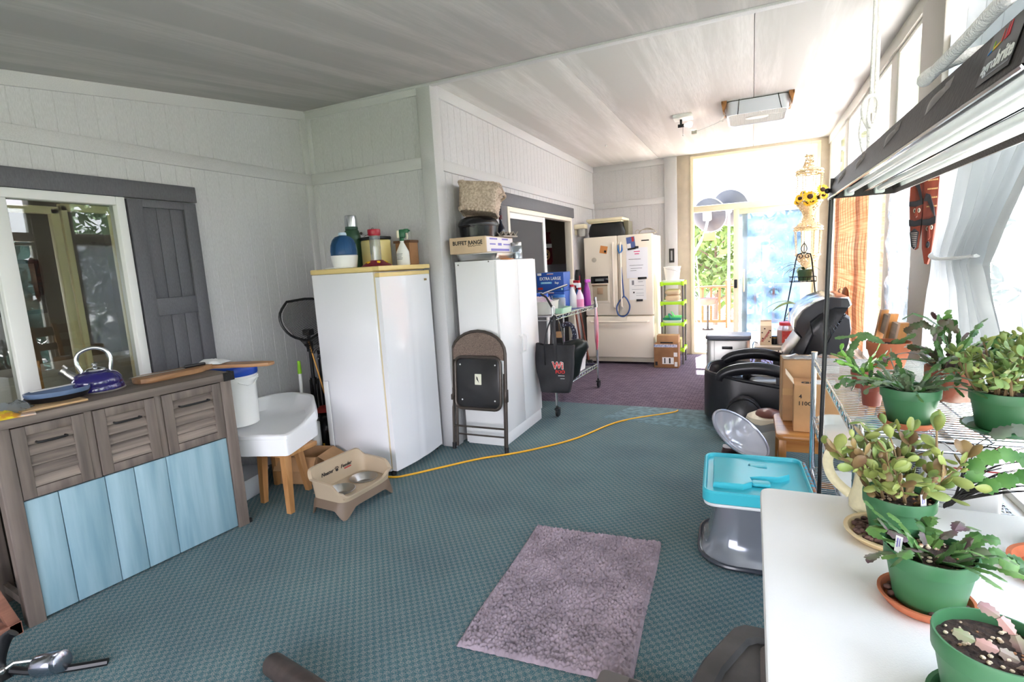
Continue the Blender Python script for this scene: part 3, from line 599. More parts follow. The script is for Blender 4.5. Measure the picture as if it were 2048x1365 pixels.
# freezer
frz = thing('freezer', 'tall white upright freezer with a yellowed top', 'freezer', (-2.585, 3.185, 0))
wh = M('white enamel', (238,238,242), .16, coat=.3); yt = M('yellowed plastic', (232,206,140), .4)
b = B(); b.box(-.305, .245, -.305, .305, .03, 1.455, .006); b.obj('cabinet', wh, frz)
b = B(); b.box(-.31, .262, -.31, .31, 1.456, 1.492, .008); b.poly([(.25, -.31), (.305, -.31), (.318, -.12), (.318, .12), (.305, .31), (.25, .31)], 1.462, 1.492, .004); b.obj('top', yt, frz)
b = B(); pts = [(.262, -.304)]+[(.298+.026*cos(pi*(i/12-.5)), -.304+.608*i/12) for i in range(13)]+[(.262, .304)]
b.poly(pts, .04, 1.418, .003); d_ = b.obj('door', wh, frz, 30)
b = B(); b.poly([(x+(.001 if x > .27 else 0), y) for x, y in pts], 1.419, 1.446, .002); b.obj('door_top_trim', yt, d_)
b = B(); b.box(.246, .261, -.298, .298, .05, 1.44, .003); b.obj('gasket', M('cream gasket', (226,210,168), .6), frz)
b = B(); b.box(.3175, .3185, .20, .235, 1.37, 1.385, .0004); b.obj('badge', M('gold badge', (150,126,80), .4, .5), d_)
b = B()
for x in (-.28, .25):
    for y in (-.28, .28): b.cyl((x, y, 0), .018, .03)
b.obj('feet', blackm, frz)
# dog feeder
fe = thing('pet_feeder', 'beige raised pet feeder with a splash wall and steel bowl in front of the freezer', 'pet feeder', (-2.31, 2.455, 0), -4)
N_ = 72; W_, D_ = .145, .225
def sq(a, w, d, p=.32):  # superellipse
    c, s = cos(a), sin(a); return (math.copysign(abs(c)**p, c)*w, math.copysign(abs(s)**p, s)*d)
def topz(a):
    x = cos(a); y = sin(a)
    s = lambda e0, e1, v: (lambda t: t*t*(3-2*t))(max(0, min(1, (v-e0)/(e1-e0))))
    z = .17+.06*(1-s(-.1, .55, x))+.05*(1-s(-.9, -.2, x))
    z -= .03*s(.5, .95, x)*(1-s(.25, .7, abs(y+.25)))
    return z
bm_ = M('beige moulded plastic', (178,160,136), .5); brn = M('brown moulded plastic', (112,94,78), .5)
R_ = lambda w, d, zf, p=.32: [(*sq(2*pi*i/N_, w, d, p), zf(2*pi*i/N_)) for i in range(N_)]
b = B(); b.loft([R_(.132, .212, lambda a: .085), R_(.145, .225, lambda a: topz(a)-.012), R_(.158, .238, lambda a: topz(a)-.008), R_(.158, .238, lambda a: topz(a)), R_(.141, .221, lambda a: topz(a)), R_(.128, .208, lambda a: .13), R_(.122, .202, lambda a: .086), R_(.03, .05, lambda a: .086)]); b.obj('basin', bm_, fe, 50)
def skz(a): 
    x, y = sq(a, 1, 1); m = min(abs(x), abs(y)); return .06*(1-max(0, min(1, (m-.55)/.3)))
b = B(); b.loft([R_(.133, .213, lambda a: .11), R_(.141, .222, lambda a: .09), R_(.152, .236, skz), R_(.146, .230, skz), R_(.134, .214, lambda a: .088), R_(.13, .21, lambda a: .108)], cap=False); b.obj('legs', brn, fe, 50)
for y in (.1, -.1):
    nn = 48; cell = []
    for i in range(nn):
        a = 2*pi*i/nn; c, s_ = cos(a), sin(a); k = min(.131/max(1e-6, abs(c)), .1005/max(1e-6, abs(s_))); cell.append((k*c, y+k*s_, .124))
    b = B(); b.loft([cell, [(.083*cos(2*pi*i/nn), y+.083*sin(2*pi*i/nn), .124) for i in range(nn)]], cap=False); b.obj('bowl_deck', bm_, fe)
    b = B(); b.lathe([(.088, .127), (.092, .131), (.088, .133), (.08, .123), (.06, .09), (0, .088)], (.0, y, 0), 28, cap=False); b.obj('bowl', steel, fe)
mt_ = frame((-.131, -.075, .205), (0, 1, 0), (1, 0, .06)); text('Neater', .034, ink, mt_, fe, bold=.0004, shear=.2)
mt_ = frame((-.131, .085, .205), (0, 1, 0), (1, 0, .06)); text('Feeder', .034, ink, mt_, fe, bold=.0004, shear=.2)
mt_ = frame((-.131, .095, .185), (0, 1, 0), (1, 0, .06)); b = B(mt_); b.box(-.03, .03, -.004, .004, 0, .001); b.obj('red_stripe', M('red print', (170,40,40), .6), fe)
b = B(frame((-.1315, .004, .203), (0, 1, 0), (1, 0, .06))); b.poly(ell(0, -.004, .011, .010, 16), 0, .001)
for q in ((-.013, .008), (-.005, .014), (.005, .014), (.013, .008)): b.poly(ell(q[0], q[1], .0035, .0045, 10), 0, .001)
b.obj('paw_print', ink, fe)
# things on the freezer
FZ = 1.492
h = thing('humidifier', 'humidifier with a translucent blue tank on a white base on the freezer', 'humidifier', (-2.665, 2.99, FZ))
b = B(); b.lathe([(.07, 0), (.082, .004), (.092, .07), (.094, .088), (.09, .092), (0, .092)], n=32); b.obj('base', white, h)
b = B(); b.lathe([(.092, .0925), (.094, .12), (.089, .165), (.075, .20), (.055, .222), (.028, .23), (.024, .236), (.0, .237)], n=32); b.obj('tank', M('blue tinted tank', (74,122,176), .1, trans=.75, ior=1.2), h)
b = B(); b.lathe([(.028, .232), (.03, .236), (.026, .252), (0, .254)], n=20); b.obj('nozzle', M('pale blue nozzle', (200,220,238), .35), h)
b = B(); b.tube(spline([(-.07, -.03, .006), (-.13, -.02, .005), (-.12, -.07, .005), (-.05, -.10, .005), (.03, -.095, .005), (.12, -.06, .005)], 5), .004, 6); b.obj('cord', white, h)
tz = thing('thermos', 'green thermos flask with a steel cup behind the humidifier', 'thermos', (-2.80, 3.25, FZ))
b = B(); b.lathe([(.06, 0), (.063, .01), (.063, .24), (.052, .285), (.046, .29), (0, .29)], n=28); b.obj('body', M('hammered green paint', (52,84,62), .35, .3, bump=.2, bs=200), tz)
b = B(); b.lathe([(.044, .29), (.048, .293), (.048, .31), (.044, .315)], n=24); b.obj('collar', M('dark green plastic', (28,66,48), .4), tz)
b = B(); b.lathe([(.047, .314), (.047, .37), (.044, .395), (.038, .40), (0, .40)], n=28); b.obj('cup', chrome, tz)
yc = thing('canister', 'pale yellow square canister with a black lid on the freezer', 'canister', (-2.63, 3.31, FZ), -14)
b = B(); b.box(-.085, .085, -.085, .085, 0, .205, .012, .02); b.obj('bin', M('pale yellow plastic', (244,224,152), .3), yc)
b = B(); b.box(-.09, .09, -.09, .09, .205, .228, .006, .02); b.obj('lid', black, yc)
b = B(); b.box(-.013, .013, -.0015, .0015, 0, .27, .001); o = solo(b, 'paint_stick', wood('stir stick wood', (176,112,66), (206,146,96)), 'thin wooden stir stick standing behind the yellow canister', 'stick', (-2.735, 3.415, FZ))
fd = thing('hummingbird_feeder', 'red hummingbird feeder with a clear tube and yellow flowers on the freezer', 'bird feeder', (-2.455, 3.08, FZ))
b = B(); b.lathe([(.10, 0), (.108, .006), (.100, .012), (.06, .035), (.045, .045), (0, .046)], n=32); b.obj('base', M('dark red plastic', (120,16,44), .3), fd)
b = B(); b.lathe([(.038, .045), (.038, .225), (.036, .225), (.036, .047)], n=24, cap=False); b.obj('tube', thin('clear tube', (235,238,240), 1, haze=.12, rough=.02), fd)
b = B(); b.lathe([(.041, .218), (.044, .225), (.046, .255), (.044, .262), (0, .263)], n=24); b.obj('cap', M('crimson plastic', (164,20,44), .3), fd)
for a in (-100, -40, 20, 80, 140, 200):
    c = (.072*cos(radians(a)), .072*sin(radians(a)), .030); b = B(frame(c, (-sin(radians(a)), cos(radians(a)), 0), (cos(radians(a))*.5, sin(radians(a))*.5, .86)))
    for q in range(5): b.poly(ell(.008*cos(q*1.2566), .008*sin(q*1.2566), .006, .006, 8), 0, .004)
    b.obj('flower', M('yellow flower plastic', (238,196,40), .4), fd)
b = B(); b.tube(spline([(0, 0, .263), (-.02, .01, .275), (-.07, .02, .235), (-.12, .03, .22)], 4), .0015, 5); b.obj('hanger_wire', iron, fd)
sb_ = thing('spray_bottle', 'white spray bottle with a green trigger on the freezer', 'spray bottle', (-2.365, 3.28, FZ), 20)
b = B(); b.lathe([(.044, 0), (.048, .005), (.048, .08), (.046, .10), (.022, .15), (.014, .165), (.014, .18), (0, .18)], n=24); b.obj('bottle', M('milky bottle', (226,226,220), .35), sb_)
b = B(); b.lathe([(.017, .178), (.017, .196), (.015, .20)], n=16); b.obj('collar', M('green trigger plastic', (28,96,62), .4), sb_)
b = B(); b.box(-.016, .03, -.011, .011, .20, .262, .006); b.box(.02, .055, -.009, .009, .235, .265, .004); b.rod((.05, 0, .25), (.066, 0, .25), .007); b.obj('sprayer', MATS['green trigger plastic'], sb_)
b = B(); b.tube([(.04, 0, .235), (.046, 0, .21), (.04, 0, .19)], .005); b.box(-.034, -.014, -.011, .011, .2, .255, .004); b.obj('trigger', M('cream trigger', (222,214,190), .4), sb_)
b = B(frame((-.012, -.0475, .06), (1, 0, 0), (0, -1, .0)))
for r_ in range(5): b.box(-.022, .022-.004*(r_ % 3), .022-.010*r_, .025-.010*r_, 0, .001)
b.obj('label_print', M('label ink', (70,80,88), .7), sb_)
b = B(); b.box(-.07, .07, -.05, .05, 0, .17, .003); cb2 = thing('carton', 'small brown cardboard carton behind the spray bottle', 'carton', (-2.425, 3.42, FZ), -6); b.obj('carton', carddk, cb2)
b = B(); b.T(L(0, 0, .168, rz=8)).box(-.08, .075, -.06, .055, 0, .02, .002); b.obj('lid', M('dark brown board', (104,70,48), .8), cb2)
b = B(); b.tube(spline([(-2.95, 3.52, FZ+.29), (-2.92, 3.5, FZ+.27), (-2.83, 3.5, FZ+.26)], 4), .002, 5); b.ball((-2.95, 3.535, FZ+.285), .012, 8, 5); solo(b, 'wall_hook', M('tarnished wire', (96,92,86), .5, .6), 'small wire hook on the wall behind the thermos', 'hook')
# ================================================================ MIDDLE
lam = M('white laminate', (236,236,236), .35)
cab = thing('storage_cabinet', 'tall white two-door storage cabinet with a roaster and basket on top', 'cabinet', (-1.97, 4.07, 0))
b = B(); b.box(-.18, .165, -.41, .40, .012, 1.495, .002); b.box(-.17, .175, -.40, .39, 0, .098, .001); b.obj('body', lam, cab)
for y0, y1, hy in ((-.405, -.003, -.045), (.003, .395, .045)):
    b = B(); b.box(.167, .184, y0, y1, .102, 1.49, .002); d_ = b.obj('door', lam, cab)
    b = B(); b.tube([(.184, hy, .705), (.212, hy, .715), (.218, hy, .74), (.218, hy, .82), (.212, hy, .845), (.184, hy, .855)], .006, 8); b.obj('handle', white, d_)
b = B()
for q in ((-.12, .14), (.1, .14), (-.15, 1.47), (.12, 1.485)): b.ball((q[0], -.411, q[1]), .006, 8, 4)
b.obj('screw', M('dull screw', (120,118,112), .4, .8), cab)
# folding chair leaning on the cabinet
ch = thing('folding_chair', 'folded metal chair with brown upholstered back leaning on the white cabinet', 'folding chair', (-1.955, 3.515, 0))
Tm = Matrix.Rotation(radians(-5.5), 4, 'X')
fr = M('brown metal frame', (74,66,60), .35, .4)
pts = [(-.235, 0, .0)] + [(-.235, 0, .78)] + [(-.235+.235*(1-cos(radians(a)))*1.0, 0, .78+.175*sin(radians(a))) for a in range(15, 180, 15)] + [(.235, 0, .78), (.235, 0, 0)]
pts = [(x if i < 2 else x, y, z) for i, (x, y, z) in enumerate(pts)]
b = B(Tm); b.tube(pts, .012, 10); b.rod((-.23, 0, .19), (.23, 0, .19), .008); b.obj('front_frame', fr, ch)
b = B(Tm); b.rod((-.215, .02, .02), (-.215, .02, .62), .011); b.rod((.215, .02, .02), (.215, .02, .62), .011); b.rod((-.215, .02, .12), (.215, .02, .12), .007); b.obj('rear_frame', fr, ch)
b = B(Tm); n_ = 14
b.surf(n_, 6, lambda u, v: ((u-.5)*.445, .012*sin(pi*u)-.008, (.725+.035*sin(pi*u)) + v*((.785+.165*sqrt(max(0, 1-((u-.5)*2*.99)**2)))-(.725+.035*sin(pi*u)))), .018)
b.obj('backrest', M('brown tweed', (118,102,92), .9, var=.16, vs=160, bump=.6, bs=300), ch)
b = B(Tm); b.T(Tm @ L(0, -.014, .545, rx=90)).poly(rrect(0, 0, .385, .395, .05, 5), -.03, .004, .006); b.obj('seat_pan', M('black seat board', (34,33,34), .3), ch)
b = B(Tm @ L(0, -.018, .545, rx=90)); pr_ = rrect(0, 0, .40, .41, .055, 5); b.tube([(x, y, 0) for x, y in pr_], .013, 8, closed=True); b.obj('seat_rim', fr, ch)
b = B(Tm @ L(0, -.0195, .545, rx=90)); b.poly(rrect(0.005, .03, .058, .085, .004), 0, .0012); lb_ = b.obj('label', M('cream label', (222,220,200), .6), ch)
b = B(Tm @ L(0, -.021, .545, rx=90)); b.poly([(-.01, .055), (.0, .045), (.014, .0), (.008, .01), (-.008, .03)], 0, .001); b.obj('print', ink, lb_)
b = B(Tm)
for q in ((-.155, .69), (.155, .69), (-.14, .41), (.15, .41)): b.ball((q[0], -.02, q[1]), .007, 8, 4)
b.obj('rivet', M('white rivet', (230,230,226), .4), ch)
for sx in (-1, 1):
    b = B(Tm); b.cyl((sx*.235, 0, -.0), .016, .05); b.obj('rubber_foot', blackm, ch)
    b = B(Tm); b.box(sx*.235-.012, sx*.235+.012, -.02, .025, .40, .50, .004); b.obj('hinge', fr, ch)
# things on the cabinet
CT = 1.496
pn = thing('roasting_pan', 'stainless rectangular roasting pan under the range carton on the white cabinet', 'pan', (-1.99, 3.90, CT), 6)
b = B(); rr = lambda w, d, z, r=.04: [(x, y, z) for x, y in rrect(0, 0, w, d, r, 4)]
b.loft([rr(.29, .42, 0), rr(.31, .44, .004), rr(.345, .475, .05), rr(.37, .50, .052), rr(.37, .50, .056), rr(.34, .47, .056), rr(.305, .435, .008), rr(.1, .1, .008)]); b.obj('pan', steel, pn)
bx = thing('carton', 'long flat carton printed BUFFET RANGE under the black roaster', 'carton', (-2.0, 3.9, CT+.058), 4)
b = B(); b.box(-.165, .14, -.30, .30, 0, .125, .003); b.obj('carton', M('pale cardboard', (206,180,148), .75, var=.04), bx)
b = B(); b.box(.1402, .1412, -.28, .29, .006, .119); s_ = b.obj('label', M('white carton print', (226,222,226), .6), bx)
b = B(); v_ = M('violet print', (120,112,190), .6)
for y0, y1, z0, z1 in ((-.22, -.06, .10, .112), (.04, .18, .10, .112), (-.2, .2, .012, .03), (-.22, -.10, .06, .07), (-.05, .03, .055, .075), (.07, .22, .06, .07)): b.box(.1413, .1417, y0, y1, z0, z1)
b.obj('print', v_, s_)
mt_ = frame((-.012, -.3003, .08), (1, 0, 0), (0, -1, 0)); text('BUFFET RANGE', .042, ink, mt_, bx, bold=.0012, sx=.87)
b = B(mt_); b.tube(spline([(.0, -.022, .001), (.012, -.012, .001), (.01, -.03, .001), (.025, -.02, .001), (.03, -.03, .001), (.045, -.018, .001), (.05, -.028, .001), (.075, -.022, .001), (.11, -.024, .001)], 4), .0016, 5); b.obj('script', ink, bx)
rs = thing('roaster', 'speckled black enamel roaster with a domed lid on the range carton', 'roaster', (-2.04, 3.90, CT+.184), 90)
enam = M('speckled black enamel', (18,18,21), .26, col2=(64,68,78), vs=220, lo=.66, hi=.74, spec=.4)
b = B(); b.lathe([(.15, 0), (.158, .005), (.165, .09), (.170, .093), (.170, .098), (.0, .098)], n=40, sx=1.18, sy=.9); b.obj('body', enam, rs)
b = B(); b.lathe([(.172, .098), (.173, .108), (.168, .125), (.15, .15), (.11, .168), (.05, .175), (0, .176)], n=40, sx=1.18, sy=.9); b.obj('lid', enam, rs)
for sx in (-1, 1):
    b = B(); b.tube([(sx*.18, -.05, .085), (sx*.225, -.045, .088), (sx*.225, .045, .088), (sx*.18, .05, .085)], .007, 8); b.obj('handle', enam, rs)
b = B(); b.box(-.055, .03, -.162, -.151, .05, .058, .002); b.box(-.06, -.05, -.16, -.148, .05, .075, .002); b.box(.025, .035, -.16, -.148, .05, .075, .002)
o = b.obj('side_grip', enam, rs); o.matrix_local = Matrix.Rotation(radians(-90), 4, 'Z')
wick = M('whitewashed wicker', (208,190,172), .8, col2=(166,146,128), vs=60, bump=.5, bs=120)
bk_ = thing('wicker_basket', 'whitewashed wicker basket turned on its side on top of the roaster', 'basket', (-2.02, 3.92, CT+.380), 18)
Tm = L(0, 0, .105, ry=8, rx=-10); b = B()
nx_, nz_ = 44, 18
def wk(a, k):
    w = 1+.02*sin(a*22)*(1 if k % 2 else -1); s = .135+.02*(k/nz_); return w*s
rings = []
for k in range(nz_+1):
    z = -.10+.20*k/nz_; f = 1+.10*(k/nz_)-.04*(1-k/nz_); bl = .022*(1 if k % 2 else 0)
    rings.append([tuple(Tm @ Vector((x*f*(1+bl)*(1+.02*sin(i*pi*.75+k*pi)), y*f*(1+bl)*(1+.02*sin(i*pi*.75+k*pi)), z))) for i, (x, y) in enumerate(rrect(0, 0, .30, .25, .05, 9))])
b.loft(rings); b.obj('weave', wick, bk_, 30)
b = B()
for z in (-.102, .102):
    f = 1.1 if z > 0 else .96
    pp = rrect(0, 0, .305*f, .255*f, .05, 9)
    for d in (0, .5): b.tube([tuple(Tm @ Vector((x*(1+.02*sin(i*1.3+d*6)), y*(1+.02*sin(i*1.3+d*6)), z+.008*sin(i*1.3+d*6.3)))) for i, (x, y) in enumerate(pp)], .010, 6, closed=True)
for i in range(9): b.ball(tuple(Tm @ Vector((-.12+.03*i, -.128, -.108))), .012, 8, 5)
b.obj('rim', wick, bk_)
b = B(); b.tube(spline([tuple(Tm @ Vector(p)) for p in ((.155, -.06, .02), (.19, -.05, .05), (.195, .03, .05), (.155, .05, .02))], 4), .011, 8); b.obj('handle', wick, bk_)
jr = thing('metal_canister', 'shiny clear canister with a steel lid at the right end of the white cabinet', 'canister', (-1.835, 4.18, CT))
b = B(); b.lathe([(.042, 0), (.046, .004), (.046, .10), (.04, .11), (.04, .112), (0, .112)], n=24); b.obj('jar', thin('canister glass', (220,228,232), 1, haze=.15, rough=.05, F=1.8), jr)
b = B(); b.lathe([(.043, .112), (.043, .138), (.04, .142), (0, .142)], n=24); b.obj('lid', steel, jr)
b = B(); b.lathe([(.04, .004), (.04, .06), (0, .062)], n=20); b.obj('contents', M('foil contents', (200,202,206), .25, .8, var=.3, vs=40, bump=.5), jr)
eg = thing('egg_carton', 'grey pulp egg carton beside the roaster', 'egg carton', (-1.885, 4.08, CT+.184), 85)
b = B(); pulp = M('paper pulp', (170,158,146), .9, bump=.4, bs=200)
b.surf(24, 12, lambda u, v: ((u-.5)*.24, (v-.5)*.10, .03+.018*cos(u*6*pi*1.0)*cos(v*3*pi)), .004); b.obj('tray', pulp, eg)
b = B(); b.box(-.12, .12, -.05, .05, 0, .012, .003); b.obj('base', pulp, eg)
bt = thing('bottle', 'dark bottle with a maroon cap behind the roaster', 'bottle', (-1.98, 4.20, CT+.184))
b = B(); b.lathe([(.032, 0), (.034, .004), (.034, .09), (.014, .13), (.013, .16), (0, .16)], n=20); b.obj('bottle', M('dark bottle glass', (30,34,46), .12), bt)
b = B(); b.lathe([(.016, .16), (.016, .195), (.014, .198), (0, .198)], n=16); b.obj('cap', M('maroon cap', (84,26,40), .4), bt)
b = B(); b.box(-.05, .05, -.11, .11, 0, .006, .002); solo(b, 'booklet', M('orange paper', (226,150,84), .7), 'thin orange booklet sticking out under the roasting pan', 'booklet', (-1.84, 3.95, CT), 12)
# ---------------- wire rack on casters
rk = thing('wire_rack', 'chrome two-shelf wire rack on casters in front of the inner door', 'wire rack', (-1.66, 4.525, 0), -3.5)
Ly, Dx = 1.20, -.40
for x in (0, Dx):
    for y in (0, Ly):
        b = B(); b.rod((x, y, .115), (x, y, 1.035), .0125, 12); b.cyl((x, y, 1.035), .0135, .006); b.cyl((x, y, .93), .018, .04); b.obj('post', chrome, rk)
        b = B(); b.cyl((x, y, .085), .010, .03); b.T(L(x, y+.015, .045, ry=90)).cyl((0, 0, -.012), .042, .024, 20, .005); b.T(Matrix.Identity(4)).box(x-.022, x+.022, y-.02, y+.04, .07, .092, .006); b.obj('caster', black, rk)
for zz in (.955, .285):
    b = B()
    for x in (0, Dx):
        for d in (.0, -.035): b.rod((x, 0, zz+d), (x, Ly, zz+d), .0042, 6)
        b.tube([(x, Ly*i/30, zz-(.033 if i % 2 else .002)) for i in range(31)], .0028, 5)
    for y in (0, Ly):
        for d in (0, -.035): b.rod((0, y, zz+d), (Dx, y, zz+d), .0042, 6)
    for i in range(46): y = .02+i*(Ly-.04)/45; b.rod((0, y, zz+.004), (Dx, y, zz+.004), .0018, 5)
    b.obj('shelf', chrome, rk)
def onrack(x, y): return (x, y, .962)
blue = M('royal blue print', (10,72,158), .5); lblue = M('light blue print', (110,190,226), .5); redp = M('red print', (170,40,40), .6)
for i, (zz, lb) in enumerate(((1.155, 'upper royal blue box printed EXTRA LARGE on the wire rack'), (.962, 'lower royal blue box printed LARGE under the upper one on the wire rack'))):
    bb = thing('bag_box', lb, 'box', (-1.90, 5.12, zz), 0, 'blue boxes of bags')
    b = B(); b.box(-.14, .155, 0, .22, 0, .192 if i == 0 else .19, .002); b.obj('carton', blue, bb)
    f = frame((.01, -.0004, 0), (1, 0, 0), (0, -1, 0)); W_ = whitem
    text('EXTRA LARGE', .044, W_, f @ Matrix.Translation((0, .13, 0)), bb, bold=.0009, sx=.83)
    b = B(f); b.box(-.105, .015, .078, .098, 0, .0008); pl_ = b.obj('band', lblue, bb)
    text('33 GALLON', .017, W_, f @ Matrix.Translation((-.045, .088, .001)), bb, sx=.95)
    text('Bags', .03, W_, f @ Matrix.Translation((.07, .086, 0)), bb, bold=.0006, sx=.8)
    b = B(f); b.box(-.035, .035, .176, .182, 0, .0008); b.obj('white_bar', W_, bb); b = B(f); b.box(-.035, .035, .171, .1758, 0, .0008); b.obj('red_bar', redp, bb)
    b = B(f); b.poly(ell(.125, .02, .010, .010, 14), 0, .0008); b.obj('seal', M('pale seal', (150,206,190), .5), bb)
    b = B(f); b.box(-.14, -.095, .165, .188, 0, .0008); b.obj('tab', W_, bb); b = B(f); b.box(-.14, -.085, .018, .042, 0, .0009); b.obj('tab', redp, bb)
tubm = M('translucent tub', (222,222,214), .4, trans=.25)
tb_ = thing('plastic_tub', 'cloudy plastic tub full of wraps at the near end of the wire rack', 'tub', (-1.82, 4.72, .962))
b = B(); b.loft([rr(.20, .24, 0, .05), rr(.215, .255, .006, .05), rr(.235, .275, .12, .05), rr(.245, .285, .122, .05), rr(.245, .285, .128, .05), rr(.225, .265, .128, .05), rr(.20, .24, .01, .05), rr(.05, .05, .01, .02)]); b.obj('tub', tubm, tb_)
solo(crumple(41, .2, .2, .07), 'plastic_wrap', M('crumpled wrap', (214,206,206), .35, col2=(190,160,180), vs=14), 'pale crumpled wrap heaped in the cloudy tub', 'wrap', (-1.84, 4.72, 1.07), 12)
b = B(); b.T(L(0, 0, 0, rx=14)).box(-.06, .06, -.025, .025, 0, .11, .003); o = thing('wrap_box', 'small blue and pink box standing in the cloudy tub', 'box', (-1.86, 4.80, 1.05)); b.obj('carton', M('bright blue print', (30,90,196), .45), o)
b = B(); b.T(L(0, 0, 0, rx=14)).box(.035, .058, -.0262, -.025, .05, .10); b.obj('print', M('pink print', (226,90,140), .5), o)
b = B(); b.T(L(0, 0, 0, rx=14)).box(-.045, .0, -.0262, -.025, .07, .085); b.obj('lettering_bar', whitem, o)
sq_ = thing('squeegee', 'black handled scrubber with a chrome shaft lying across the cloudy tub', 'scrubber', (-1.77, 4.66, 1.10))
b = B(); b.tube([(-.02, -.05, .06), (.05, .03, .09), (.16, .16, .13)], [.009, .008, .011], 8); b.obj('shaft', chrome, sq_)
b = B(); b.tube([(-.03, -.06, .065), (.03, -.07, .03), (.085, -.08, -.06)], [.008, .010, .012], 8); b.obj('handle', black, sq_)
b = B(); b.ball((.10, -.085, -.075), .02, 10, 6, rz=.028); b.obj('scrub_pad', white, sq_)
jb = thing('jar', 'clear plastic jar with a blue lid on the wire rack', 'jar', onrack(-1.76, 5.0))
b = B(); b.lathe([(.06, 0), (.064, .006), (.064, .125), (.056, .135), (.056, .138), (0, .138)], n=28); b.obj('jar', thin('jar plastic', (226,222,222), 1, haze=.35, rough=.06), jb)
b = B(); b.lathe([(.061, .138), (.061, .16), (.058, .164), (0, .164)], n=28); b.obj('lid', M('mid blue lid', (36,104,176), .4), jb)
b = B(); b.loft([rr(.13, .24, 0, .02), rr(.15, .26, .05, .02), rr(.142, .252, .05, .02), rr(.12, .23, .006, .02), rr(.04, .04, .006, .01)]); solo(b, 'tray', M('mint plastic tray', (164,206,178), .4), 'mint green tray along the front edge of the wire rack', 'tray', (-1.70, 4.86, .962), -4)
def sprayer(root, body, trig, h=.24, r=.042, body_mat=None, liquid=None, head=None):
    b = B(); b.lathe([(r*.92, 0), (r, .005), (r, h*.42), (r*.85, h*.55), (r*.42, h*.74), (r*.34, h*.78), (r*.34, h*.83), (0, h*.83)], n=22, sy=.72); b.obj('bottle', body, root)
    if liquid: b = B(); b.lathe([(r*1.01, h*.04), (r*1.01, h*.38)], n=22, sy=.73, cap=False); b.obj('label', liquid, root)
    b = B(); b.lathe([(r*.45, h*.82), (r*.45, h*.9), (r*.3, h*.91)], n=16); b.obj('collar', trig, root)
    b = B(); b.box(-.016, .032, -.010, .010, h*.90, h*1.12, .005); b.box(.02, .06, -.009, .009, h*1.02, h*1.13, .004); b.obj('sprayer', head or trig, root)
    b = B(); b.tube([(.04, 0, h*1.02), (.046, 0, h*.93), (.038, 0, h*.86)], .005); b.obj('trigger', trig, root)
redt = M('red trigger', (196,30,44), .4)
s1 = thing('spray_bottle', 'cloudy white spray bottle with a cream and red head on the wire rack', 'spray bottle', onrack(-1.73, 5.33), 190); sprayer(s1, M('cloudy bottle', (226,226,222), .3), redt, .27, .05, head=M('cream head', (232,222,196), .4))
s2_ = thing('spray_bottle', 'spray bottle of pink cleaner with a white head on the wire rack', 'spray bottle', onrack(-1.655, 5.36), 200); sprayer(s2_, M('pink tinted bottle', (240,206,222), .25), redt, .23, .042, liquid=M('pink label', (238,150,186), .5), head=white)
s3_ = thing('spray_bottle', 'blue cleaner bottle with a red head between the white and pink sprayers', 'spray bottle', onrack(-1.70, 5.46), 170); sprayer(s3_, M('blue bottle', (50,120,190), .3), redt, .25, .035)
s4_ = thing('cleaner_bottle', 'purple cleaner bottle at the far end of the wire rack', 'bottle', onrack(-1.635, 5.56), 60)
b = B(); b.loft([rr(.085, .05, 0, .02), rr(.09, .055, .005, .02), rr(.08, .05, .15, .02), rr(.035, .035, .23, .015), rr(.032, .032, .25, .015)]); b.obj('bottle', M('purple bottle', (136,36,136), .35), s4_)
b = B(); b.box(-.02, .05, -.012, .012, .25, .285, .005); b.obj('sprayer', M('violet sprayer', (170,70,170), .4), s4_)
# bottom shelf and hanging things
wb = thing('plastic_bin', 'white bin of cleaning things on the bottom shelf of the wire rack', 'bin', (-1.80, 5.22, .292), -3)
b = B(); b.loft([rr(.30, .42, 0, .02), rr(.33, .46, .17, .02), rr(.34, .47, .175, .02), rr(.32, .45, .175, .02), rr(.29, .41, .006, .02), rr(.1, .1, .006, .01)]); b.obj('bin', white, wb)
solo(crumple(52, .22, .2, .09), 'cleaning_cloth', M('magenta cloth', (206,84,176), .8), 'magenta cloth heaped in the white bin on the rack', 'cloth', (-1.78, 5.28, .43), 10)
b = B(); b.box(-.13, .13, -.12, .12, 0, .22, .003); solo(b, 'carton', carddk, 'small brown carton on the bottom rack shelf behind the tote bag', 'carton', (-1.86, 4.66, .292), 5)
bp_ = thing('tote_bag', 'black cloth tote bag with red lettering hanging on the near rack post', 'tote bag', (-1.595, 4.36, 0))
tm = M('black tote cloth', (36,35,38), .7, bump=.35, bs=25, var=.25, vs=6)
rings = []
for k in range(13):
    q = k/12; z = .295+.43*q; w = .135+.045*min(1, q*1.6)**.8; dd = .055+.012*sin(q*5)
    ring = []
    for i in range(40):
        a = 2*pi*i/40; x, y = sq(a, w, dd, .55)
        f = .010*sin(9*x/w+q*4)*q+.012*noise.noise(Vector((x*9, y*9, q*4)))
        ring.append((x+.004*sin(q*7)-.01*(1-q), y+f, z+.020*noise.noise(Vector((x*8, 3, 1)))*q-(.02 if k == 0 else 0)*0))
    rings.append(ring)
inner = [[(x*.93, y*.80, z) for x, y, z in r_] for r_ in (rings[12], rings[6])]
b = B(); b.loft(rings+inner); b.obj('bag', tm, bp_, 80)
for y, xx in ((-.058, (-.075, .02)), (.05, (-.06, .06))):
    b = B(); c = [(xx[0], y, .55), (xx[0], y-.002 if y < 0 else y, .73), (xx[0]+.025, y*.5+.03, .90), (-.02, .085, .975), (xx[1]-.02, y*.5+.03, .90), (xx[1]+.005, y, .73), (xx[1]+.005, y, .55)]
    b.tube(spline(c, 5), .016, 8, flat=.16); b.obj('strap', tm, bp_)
